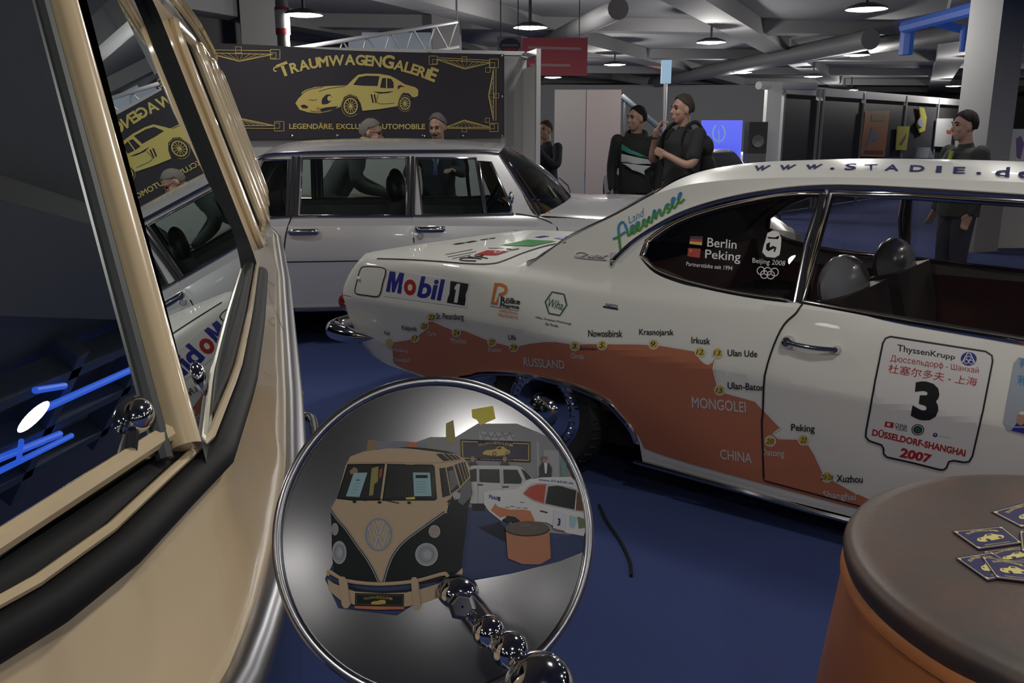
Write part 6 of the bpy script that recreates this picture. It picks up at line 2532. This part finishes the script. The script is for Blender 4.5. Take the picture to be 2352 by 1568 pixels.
def slab(px0, px1, py0, Y, z0, z1, depth, m, name, label=None, cat=None, kind=None, rot=0.0):
    a, b = atY(px0, py0, Y), atY(px1, py0, Y)
    mbx = MB()
    c = (a + b) / 2
    mbx.box((c.x, Y + depth / 2, (z0 + z1) / 2), ((b - a).length, depth, z1 - z0), Matrix.Rotation(rot, 3, 'Z'))
    o = mbx.build(name, m, None, False)
    if kind:
        o['kind'] = kind
    return tag(o, label, cat)


# columns and wall pieces behind the booth
o = slab(553, 634, 60, 15.5, 0, CEILZ, .7, CONC, 'pillar', kind='structure')
o = slab(420, 540, 60, 16.5, 0, CEILZ, .3, mat('concrete_mid', (.15, .15, .155), .85), 'pillar', kind='structure')
o = slab(992, 1056, 80, 17.5, 0, CEILZ, .6, CONC, 'pillar', kind='structure')
# light front of the right-hand pillar
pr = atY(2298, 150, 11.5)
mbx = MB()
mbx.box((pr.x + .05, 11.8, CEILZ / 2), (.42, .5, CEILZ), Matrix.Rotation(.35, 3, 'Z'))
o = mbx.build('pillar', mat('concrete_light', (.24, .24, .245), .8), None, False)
o['kind'] = 'structure'

# ceiling beams
BD = Vector((-math.sin(VA), math.cos(VA), 0))
for k, (x, wd, hz) in enumerate(((-9, .5, .32), (-5, .5, .32), (-1, .6, .32), (3.2, .6, .32), (7.5, .7, .34), (12, .7, .34), (16.5, .7, .34), (21, .7, .34))):
    mbx = MB()
    c = Vector((x + 3, 22, CEILZ - hz / 2 + .02))
    mbx.box(c, (wd, 60, hz), Matrix.Rotation(-.42, 3, 'Z'))
    o = mbx.build('ceiling_beam', mat('beam_grey', (.15, .15, .155), .8), None, False)
    o['kind'] = 'structure'
for k in range(5):
    mbx = MB()
    mbx.box((6, 19 + 6.5 * k, CEILZ - .12), (50, .45, .25), Matrix.Rotation(.12, 3, 'Z'))
    o = mbx.build('cross_beam', mat('beam_grey', (.15, .15, .155), .8), None, False)
    o['kind'] = 'structure'
# ducts
for a, b, r in (((1150, 150), (1420, 20), .16), ((1500, 190), (2000, 90), .2), ((1700, 150), (2300, 60), .16)):
    mbx = MB()
    mbx.tube([atz(a[0], a[1], 3.3), atz(b[0], b[1], 3.3)], r, 14)
    tag(mbx.build('air_duct', mat('duct_grey', (.13, .13, .135), .6)), {150: 'grey air duct under the ceiling above the red hanging sign', 190: 'long grey air duct above the black booths', }.get(a[1] if a[0] != 1700 else 0, 'grey air duct nearest the right-hand pillar'), 'duct', kind='structure')

# ceiling lamps: a housing with a glowing face
lamps = [(697, 35, 'bright round lamp above the striped pole'), (1218, 64, 'bright round lamp above the red hanging sign'), (1633, 98, 'round lamp midway along the ceiling, above the blue pole sign'), (1990, 22, 'largest round lamp, high at the upper right'), (1968, 127, 'round lamp below the largest lamp'),
         (1412, 149, 'dim round lamp right of the red sign'), (1868, 176, 'bright round lamp over the front of the black booths'), (1705, 167, 'small lamp left of the black booths'), (2243, 153, 'small lamp beside the right-hand pillar'), (1270, 178, 'small lamp just under the red sign'),
         (2190, 198, 'tiny lamp above the booth top rail at right'), (1955, 207, 'tiny lamp above the booth top rail, middle')]
lp = None
for x, y, lab in lamps:
    p = atz(x, y, LAMPZ)
    sc = .155 if y > 100 else .135
    bulb(p - Vector((0, 0, .22)), 66 + p.y * 3.2, r=.1)
    if lp is None:
        lp = thing('ceiling_lamp', lab, 'lamp', p, 'round hall lamps')
        mb = MB()
        mb.lathe([(.02, .5), (.02, .08), (.12, .08), (.26, .03), (.27, 0)], p, (0, 0, 1), 24)
        mb.build('lamp_housing', STEEL, lp)
        mb = MB()
        mb.lathe([(.0005, -.02), (.15, -.015), (.25, .005)], p, (0, 0, 1), 24)
        mb.build('lamp_glass', LAMP, lp)
        first = lp
    else:
        lp2 = first.copy()
        COL.objects.link(lp2)
        lp2.location = p
        lp2['label'] = lab
        for ch in first.children:
            c = ch.copy()
            c.parent = lp2
            c.matrix_parent_inverse = ch.matrix_parent_inverse.copy()
            COL.objects.link(c)

# red hanging sign and the oval one beside it
Ys = 12.4
mbx = thing('hanging_sign', 'red rectangular sign with two pale lines hanging in the hall', 'sign', atY(1274, 130, Ys))
a, b = atY(1199, 87, Ys), atY(1348, 174, Ys)
mb = MB()
mb.box(((a.x + b.x) / 2, Ys, (a.z + b.z) / 2), (b.x - a.x, .06, a.z - b.z))
mb.build('sign_board', mat('sign_red', (.75, .15, .17), .6), mbx, False)
mb = MB()
s_ = planesurf((0, Ys - .034, 0), (0, -1, 0))
dline(mb, s_, [(1212, 109), (1334, 112)], 6, 0)
dline(mb, s_, [(1218, 149), (1310, 150)], 6, 0)
mb.build('sign_lines', mat('sign_pink', (.8, .5, .5), .6), mbx, False)
for x in (1215, 1330):
    q = atY(x, 87, Ys)
    mb = MB()
    mb.tube([q, (q.x, Ys, CEILZ)], .008, 6)
    mb.build('hanging_wire', STEEL, mbx)
mbx = thing('oval_sign', 'pale sign with a dark and red oval emblem, left of the red sign', 'sign', atY(1170, 105, 12.1))
a, b = atY(1142, 84, 12.1), atY(1198, 128, 12.1)
mb = MB()
mb.box(((a.x + b.x) / 2, 12.1, (a.z + b.z) / 2), (b.x - a.x, .05, a.z - b.z))
mb.build('sign_board', mat('sign_pale', (.24, .27, .33), .5), mbx, False)
s_ = planesurf((0, 12.07, 0), (0, -1, 0))
mb = MB()
dpoly(mb, s_, circ(1171, 104, 24, 17), .002, 0)
dpoly(mb, s_, [(1152, 110), (1190, 110), (1182, 118), (1171, 120), (1160, 118)], .004, 1)
dline(mb, s_, [(1152, 104), (1190, 104)], 5, .004, 2)
mb.build('sign_emblem', [mat('emblem_dark', (.03, .03, .045), .5), mat('emblem_red', (.30, .03, .04), .5), mat('emblem_grey', (.18, .18, .2), .5)], mbx, False)
for x in (1150, 1190):
    q = atY(x, 84, 12.1)
    mb = MB()
    mb.tube([q, (q.x, 12.1, CEILZ)], .008, 6)
    mb.build('hanging_wire', STEEL, mbx)

# red and white banded pole
q = atY(650, 70, 13)
pole = thing('banded_pole', 'tall pole with red and white bands behind the banner', 'pole', (q.x, 13, 0))
mb = MB()
mb.tube([(q.x, 13, 0), (q.x, 13, CEILZ)], .085, 20)
mb.build('pole_shaft', mat('pole_grey', (.17, .17, .17), .6), pole)
z = lambda py: atY(650, py, 13).z
for a, b, c in ((24, 17, 'r'), (66, 24, 'w'), (80, 66, 'r')):
    mb = MB()
    mb.lathe([(.088, 0), (.1, .0), (.1, z(b) - z(a)), (.088, z(b) - z(a))], (q.x, 13, z(a)), (0, 0, 1), 24)
    mb.build('pole_band', mat('band_red', (.33, .035, .045), .5) if c == 'r' else mat('band_white', (.5, .5, .5), .5), pole)

# lattice truss over the booth
tr = thing('lighting_truss', 'aluminium lattice truss over the booth wall', 'truss', atY(900, 80, 13.5))
mb = MB()
A = [atY(640, 118, 13.2), atY(1050, 50, 14.8)]
Bq = [atY(640, 118, 13.2) + Vector((0, .3, -.35)), atY(1050, 50, 14.8) + Vector((0, .3, -.35))]
for s in (A, Bq):
    mb.tube(s, .03, 8)
for k in range(15):
    t0, t1 = k / 15, (k + 1) / 15
    pa = A[0] + (A[1] - A[0]) * (t0 if k % 2 else t1)
    pb = Bq[0] + (Bq[1] - Bq[0]) * (t1 if k % 2 else t0)
    mb.tube([pa, pb], .014, 6)
mb.build('truss_frame', mat('truss_alu', (.42, .42, .43), .35, .7), tr)
for s, nm in ((A, 0), (A, 1)):
    mb = MB()
    mb.tube([s[nm], s[nm] + Vector((0, 0, CEILZ - s[nm].z))], .01, 6)
    mb.build('truss_cable', STEEL, tr)
# pale window strip behind the truss
o = slab(800, 990, 100, 19, 2.4, 3.5, .1, mat('window_pale', (.30, .33, .38), .4, emit=((.5, .6, .75), .10)), 'window_1', kind='structure')

# grey-pink two-panel partition
Yp = 17.5
part = thing('partition', 'tall grey-pink two-panel partition left of the two standing men', 'partition', atY(1350, 300, Yp) * Vector((1, 1, 0)) if False else Vector((atY(1350, 300, Yp).x, Yp, 0)))
for a, b, c in ((1274, 1346, 0), (1348, 1427, 1)):
    pa, pb = atY(a, 206, Yp), atY(b, 206, Yp)
    mb = MB()
    mb.box(((pa.x + pb.x) / 2, Yp, pa.z / 2), (pb.x - pa.x, .06, pa.z))
    mb.build('partition_panel', mat('partition_grey', (.27, .25, .245), .5) if c == 0 else mat('partition_pink', (.31, .265, .255), .5), part, False)
# grey wall mass far behind
o = slab(1200, 1800, 215, 34, 0, 3.2, .3, mat('far_wall_grey', (.17, .17, .18), .9), 'wall_far', kind='structure')
# stair rail
sr = thing('stair_rail', 'sloping grey stair rail behind the two standing men', 'rail', Vector((atY(1500, 300, 23).x, 23, 0)))
mb = MB()
P = [atY(1428, 220, 23), atY(1570, 340, 23)]
mb.tube(P, .07, 8)
mb.build('hand_rail', mat('rail_grey', (.16, .19, .22), .4, .5), sr)
for f_ in (.05, .9):
    q = P[0] + (P[1] - P[0]) * f_
    mb = MB()
    mb.tube([q, (q.x, q.y, 0)], .03, 8)
    mb.build('rail_post', STEEL, sr)
# lit sign on a pole
q = atY(1529, 190, 17.0)
ps = thing('pole_sign', 'small pale blue lit sign on a thin pole between the two men', 'sign', (q.x, 17.0, 0))
mb = MB()
mb.tube([(q.x, 17.0, 0), q], .035, 10)
mb.build('sign_pole', mat('pole_alu', (.3, .3, .31), .4, .6), ps)
a, b = atY(1519, 138, 17.0), atY(1540, 192, 17.0)
mb = MB()
mb.box((q.x, 17.0, (a.z + b.z) / 2), (b.x - a.x, .05, a.z - b.z))
mb.build('sign_box', mat('sign_blue_lit', (.3, .45, .55), .5, emit=((.35, .55, .75), .35)), ps, False)
# blue screen with a wreath
Yb = 16
sb = thing('blue_screen', 'glowing blue screen with a pale wreath emblem', 'screen', Vector((atY(1655, 320, Yb).x, Yb, 0)))
a, b = atY(1612, 276, Yb), atY(1697, 420, Yb)
mb = MB()
mb.box(((a.x + b.x) / 2, Yb, (a.z + b.z) / 2), (b.x - a.x, .05, a.z - b.z))
mb.build('screen_face', mat('screen_blue', (.03, .04, .2), .4, emit=((.10, .13, .85), .85)), sb, False)
mb = MB()
s_ = planesurf((0, Yb - .03, 0), (0, -1, 0))
for sg in (-1, 1):
    dline(mb, s_, [(p.x, p.y) for p in curve([(1651 + sg * 3, 325), (1651 + sg * 11, 318), (1651 + sg * 14, 305), (1651 + sg * 10, 292), (1651 + sg * 6, 288)], 5)], 3, .003)
dline(mb, s_, [(1651, 330), (1651, 298)], 2, .003)
mb.build('screen_wreath', mat('wreath_green', (.16, .3, .3), .5, emit=((.2, .38, .6), .5)), sb, False)
mb = MB()
mb.box(((a.x + b.x) / 2, Yb + .1, b.z / 2), ((b.x - a.x) * .8, .3, b.z))
mb.build('screen_stand', STEEL, sb, False)
# black loudspeaker / screen right of it
q0, q1 = atY(1716, 280, 15), atY(1754, 352, 15)
sp = thing('loudspeaker', 'black loudspeaker box standing right of the blue screen', 'loudspeaker', Vector(((q0.x + q1.x) / 2, 15, 0)))
mb = MB()
mb.box(((q0.x + q1.x) / 2, 15, (q0.z + q1.z) / 2), (q1.x - q0.x, .3, q0.z - q1.z))
mb.build('speaker_case', JK, sp, False)
mb = MB()
mb.lathe([(.0005, .0), (.06, .01), (.1, .02)], ((q0.x + q1.x) / 2, 14.85, q1.z + .2), (0, -1, 0), 16)
mb.build('speaker_cone', STEEL, sp)
mb = MB()
mb.box(((q0.x + q1.x) / 2, 15, q1.z / 2), (.3, .3, q1.z))
mb.build('speaker_plinth', STEEL, sp, False)


def small_car(name, label, c, ang, col, Hh_=1.4):
    t = thing(name, label, 'car', c)
    R = Matrix.Rotation(ang, 3, 'Z')
    c = Vector(c)
    W_ = .84

    def at(x, y, z):
        return c + R @ Vector((x, y, z))
    top = [(-2.1, .62), (-2.05, .84), (-1.4, .90), (-1.05, .93), (-.55, Hh_ - .06), (-.1, Hh_), (.5, Hh_ - .05), (1.0, .93), (1.9, .82), (2.1, .66), (2.1, .35)]
    P = [(p.x, p.y) for p in curve(top, 4)]
    mb = MB()
    rows = []
    for y in (-1, -.96, -.85, -.4, 0, .4, .85, .96, 1):
        row = []
        for x, z in P:
            tum = max(0, z - .93) * .45
            row.append(at(x, y * (W_ - tum), z - (.03 if abs(y) == 1 else 0)))
        rows.append(row)
    mb.grid(rows)
    for s in (-1, 1):
        V = [at(x, s * (W_ - max(0, z - .93) * .45), z - .03) for x, z in P] + [at(x, s * (W_ - .03), .3) for x, z in P]
        n = len(P)
        mb.add(V, [(i, i + 1, n + i + 1, n + i) for i in range(n - 1)])
    mb.build('body', col, t)
    for s in (-1, 1):
        for q in (((-.85, .96), (-.45, Hh_ - .14), (-.08, Hh_ - .08), (-.08, .96)), ((.0, .96), (.0, Hh_ - .08), (.42, Hh_ - .12), (.88, .96))):
            mb = MB()
            mb.add([at(x, s * (W_ + .004 - (z - .93) * .45), z - .02) for x, z in q], [(0, 1, 2, 3)])
            mb.build('side_window', mat('dark_window_glass', (.01, .012, .014), .03), t, False)
        for x in (-1.3, 1.3):
            mb = MB()
            mb.lathe([(.0005, .0), (.2, .01), (.31, 0), (.31, -.16)], at(x, s * (W_ + .01), .31), R @ Vector((0, s, 0)), 24)
            mb.build('wheel', BLACK, t)
    mb = MB()
    mb.add([at(1.02, y, .95) for y in (-.72, .72)] + [at(.52, y, Hh_ - .06) for y in (.58, -.58)], [(0, 1, 2, 3)])
    mb.build('windscreen', mat('dark_window_glass', (.01, .012, .014), .03), t, False)
    return t


q = atY(1560, 362, 12.6)
small_car('dark_car', 'dark rounded car behind the coupe roof, in front of the blue screen', (q.x, 12.6, 0), math.radians(-90), mat('dark_car_paint', (.015, .02, .03), .2, coat=.6), 1.30)
q = Vector((4.08, 0, 0))
small_car('white_car', 'white boxy car roof showing under the loudspeaker', (q.x, 18.9, 0), math.radians(90), mat('white_car_paint', (.5, .5, .48), .3), 1.12)

# black exhibition booths at the right
c0, c1 = atY(1790, 196, 17.0), None
A_ = Vector((c0.x, 17.0, 0))
d1 = ray(2272, 236)
# far end of the same height
tB = (c0.z - HC) / d1.z
Bv = CAM + d1 * tB
B_v = Vector((Bv.x, Bv.y, 0))
ht = c0.z
dv = B_v - A_
al = math.atan2(dv.y, dv.x)
RBt = Matrix.Rotation(al, 3, 'Z')
nb = Vector((math.sin(al), -math.cos(al), 0))
bb = thing('black_booth', 'row of black exhibition booth panels with pale posts and hung posters', 'booth', A_)
BPAN = mat('booth_black', (.045, .045, .049), .45)
sB = planesurf(A_ + nb * .065, nb)


def onB(px):
    p = onplane(px, 300, A_, nb)
    return Vector((p.x, p.y, 0))


pst = [1792, 1872, 1882, 1976, 2072, 2146, 2272]
for a, b in zip(pst, pst[1:]):
    pa, pb = onB(a), onB(b)
    mb = MB()
    mb.box((pa + pb) / 2 + Vector((0, 0, ht / 2 - .1)), ((pb - pa).length * .96, .04, ht - .25), RBt)
    mb.build('booth_panel', BPAN, bb, False)
for k, a in enumerate(pst):
    mb = MB()
    mb.box(onB(a) + Vector((0, 0, ht / 2)) + nb * .02, (.07, .07, ht), RBt)
    mb.build('booth_post', mat('booth_post_grey', (.22, .23, .225), .5), bb, False)
mb = MB()
mb.box((A_ + B_v) / 2 + Vector((0, 0, ht - .06)), (dv.length, .08, .16), RBt)
mb.build('booth_top_rail', mat('booth_rail_bright', (.55, .55, .55), .5), bb, False)
# its broad pale front post and canopy rail
fp0, fp1 = atY(1764, 200, 16.2), atY(1797, 200, 16.2)
mb = MB()
mb.box(((fp0.x + fp1.x) / 2, 16.3, ht / 2), (fp1.x - fp0.x, .2, ht))
mb.build('front_post', mat('booth_front_pale', (.36, .36, .36), .5), bb, False)
mb = MB()
r0, r1 = atY(1742, 204, 16.0), atY(1872, 188, 17.4)
mb.tube([Vector((r0.x, r0.y, ht - .05)), Vector((r1.x, r1.y, ht))], .07, 8)
mb.build('canopy_rail', mat('booth_rail_bright', (.55, .55, .55), .5), bb, False)


def poster(label, q, col, extra=()):
    mbp = MB()
    t = thing('poster', label, 'poster', sB(*q[0])[0])
    dpoly(mbp, sB, q, .0, 0)
    P = [sB(*p)[0] for p in q]
    mb = MB()
    mb.prism(P, nb * .02)
    mb.build('poster_sheet', col, t, False)
    for pts, m in extra:
        mb = MB()
        dpoly(mb, sB, pts, .024, 0)
        mb.build('poster_print', m, t, False)
    return t


poster('tall orange poster with a pale blue figure on the black booth', [(1988, 255), (2042, 254), (2030, 360), (1976, 359)], mat('poster_orange', (.55, .22, .10), .5),
       [([(2000, 290), (2008, 302), (2014, 320), (2006, 325), (1998, 322), (1988, 338), (1986, 332), (1996, 310)], mat('poster_blue', (.22, .25, .36), .5)), ([(1984, 345), (2026, 346), (2025, 354), (1982, 353)], mat('poster_rust', (.22, .06, .03), .5)), ([(2000, 262), (2032, 262), (2030, 278), (1998, 278)], mat('poster_sand', (.33, .22, .08), .5))])
poster('small yellow poster on the black booth', [(2060, 290), (2088, 290), (2080, 345), (2056, 344)], mat('poster_yellow', (.50, .45, .08), .5), [([(2064, 330), (2080, 305), (2078, 318), (2068, 334)], mat('poster_grey', (.12, .12, .1), .5))])
poster('white poster with a red patch beside the man in the olive jacket', [(2150, 272), (2188, 272), (2182, 338), (2144, 336)], mat('poster_white', (.5, .5, .51), .5), [([(2172, 298), (2185, 300), (2182, 308), (2172, 306)], mat('emblem_red2', (.4, .09, .06), .5))])
# surfboard-like yellow shape
t = thing('yellow_display', 'narrow yellow and white upright display in the black booth', 'display', sB(2115, 290)[0])
mb = MB()
P = [sB(*p)[0] for p in [(2108, 245), (2120, 248), (2126, 270), (2122, 300), (2110, 305), (2104, 285), (2112, 268)]]
mb.prism(P, nb * .03)
mb.build('display_board', mat('poster_yellow', (.50, .45, .08), .5), t, False)
mb = MB()
P = [sB(*p)[0] + nb * .03 for p in circ(2110, 282, 7, 9, 12)]
mb.prism(P, nb * .03)
mb.build('display_disc', mat('disc_pale', (.4, .45, .5), .5), t, False)
mb = MB()
P = [sB(*p)[0] + nb * .05 for p in [(2097, 362), (2103, 338), (2112, 362)]]
mb.prism(P, nb * .3)
mb.build('display_cone', mat('disc_pale', (.4, .45, .5), .5), t, False)
# white banner scrap at the right edge
t = thing('white_display', 'white display board cut off by the right edge', 'display', atY(2340, 330, 12))
a, b = atY(2322, 296, 12), atY(2400, 380, 12)
mb = MB()
mb.box(((a.x + b.x) / 2, 12, a.z / 2), (b.x - a.x, .06, a.z))
mb.build('display_board', mat('poster_white', (.5, .5, .51), .5), t, False)
mb = MB()
s_ = planesurf((0, 11.96, 0), (0, -1, 0))
dpoly(mb, s_, [(2335, 318), (2345, 312), (2352, 330), (2344, 365), (2336, 360)], .002)
mb.build('display_print', mat('print_purple', (.16, .08, .28), .5), t, False)

# steelwork with its blue light put in as glow; amber-lit ceiling patch
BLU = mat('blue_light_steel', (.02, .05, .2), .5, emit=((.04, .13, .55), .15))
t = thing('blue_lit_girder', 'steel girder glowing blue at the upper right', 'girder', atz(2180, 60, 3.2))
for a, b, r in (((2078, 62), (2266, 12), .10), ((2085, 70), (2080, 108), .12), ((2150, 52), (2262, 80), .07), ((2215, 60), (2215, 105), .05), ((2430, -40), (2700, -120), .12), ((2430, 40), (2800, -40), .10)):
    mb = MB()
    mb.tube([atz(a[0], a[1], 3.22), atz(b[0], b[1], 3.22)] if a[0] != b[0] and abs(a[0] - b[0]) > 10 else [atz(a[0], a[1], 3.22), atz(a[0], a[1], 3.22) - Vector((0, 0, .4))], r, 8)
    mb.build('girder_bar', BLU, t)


def wash(loc, target, power, color, spot=60):
    l = bpy.data.lights.new('wash_lamp', 'SPOT')
    l.energy = power
    l.color = color
    l.spot_size = math.radians(spot)
    l.spot_blend = .6
    l.shadow_soft_size = .1
    o = bpy.data.objects.new('wash_lamp', l)
    COL.objects.link(o)
    o.location = loc
    o.rotation_euler = (Vector(target) - Vector(loc)).to_track_quat('-Z', 'Y').to_euler()


q = atz(1480, 140, 3.6)
wash((q.x, q.y, 2.2), q, 60, (1, .45, .15), 80)
q = atz(2180, 60, 3.6)
wash((q.x, q.y, 2.0), q, 60, (.08, .22, 1), 90)

# second blue-lit girder on the right, mirrored in the microbus's vent pane
t = thing('ceiling_girder', None, None, (4.6, 5.6, 3.2))
t['kind'] = 'structure'
mb = MB()
for a, b, r in (((4.3, 5.2), (4.58, 6.9), .03), ((4.62, 4.7), (4.92, 5.75), .03), ((3.95, 4.95), (4.12, 5.35), .025), ((4.9, 5.0), (5.1, 6.0), .025), ((4.62, 5.16), (4.95, 5.3), .02)):
    mb.tube([(a[0], a[1], 3.35), (b[0], b[1], 3.35)], r, 8)
lt_ = mb.build('light_tubes', mat('blue_tube', (.02, .05, .2), .5, emit=((.04, .16, 1.0), .5)), t)
mb = MB()
for a, b in (((4.0, 4.4), (4.35, 7.4)), ((4.7, 4.4), (5.1, 7.4)), ((5.3, 4.6), (5.8, 7.8)), ((3.9, 5.5), (5.9, 5.8)), ((3.9, 6.6), (5.9, 6.9))):
    a, b = Vector((*a, 3.5)), Vector((*b, 3.5))
    d = b - a
    mb.box((a + b) / 2, (d.length, .12, .2), Matrix.Rotation(math.atan2(d.y, d.x), 3, 'Z'))
mb.build('girder_beams', mat('girder_grey', (.12, .14, .17), .6), t, False)['kind'] = 'structure'
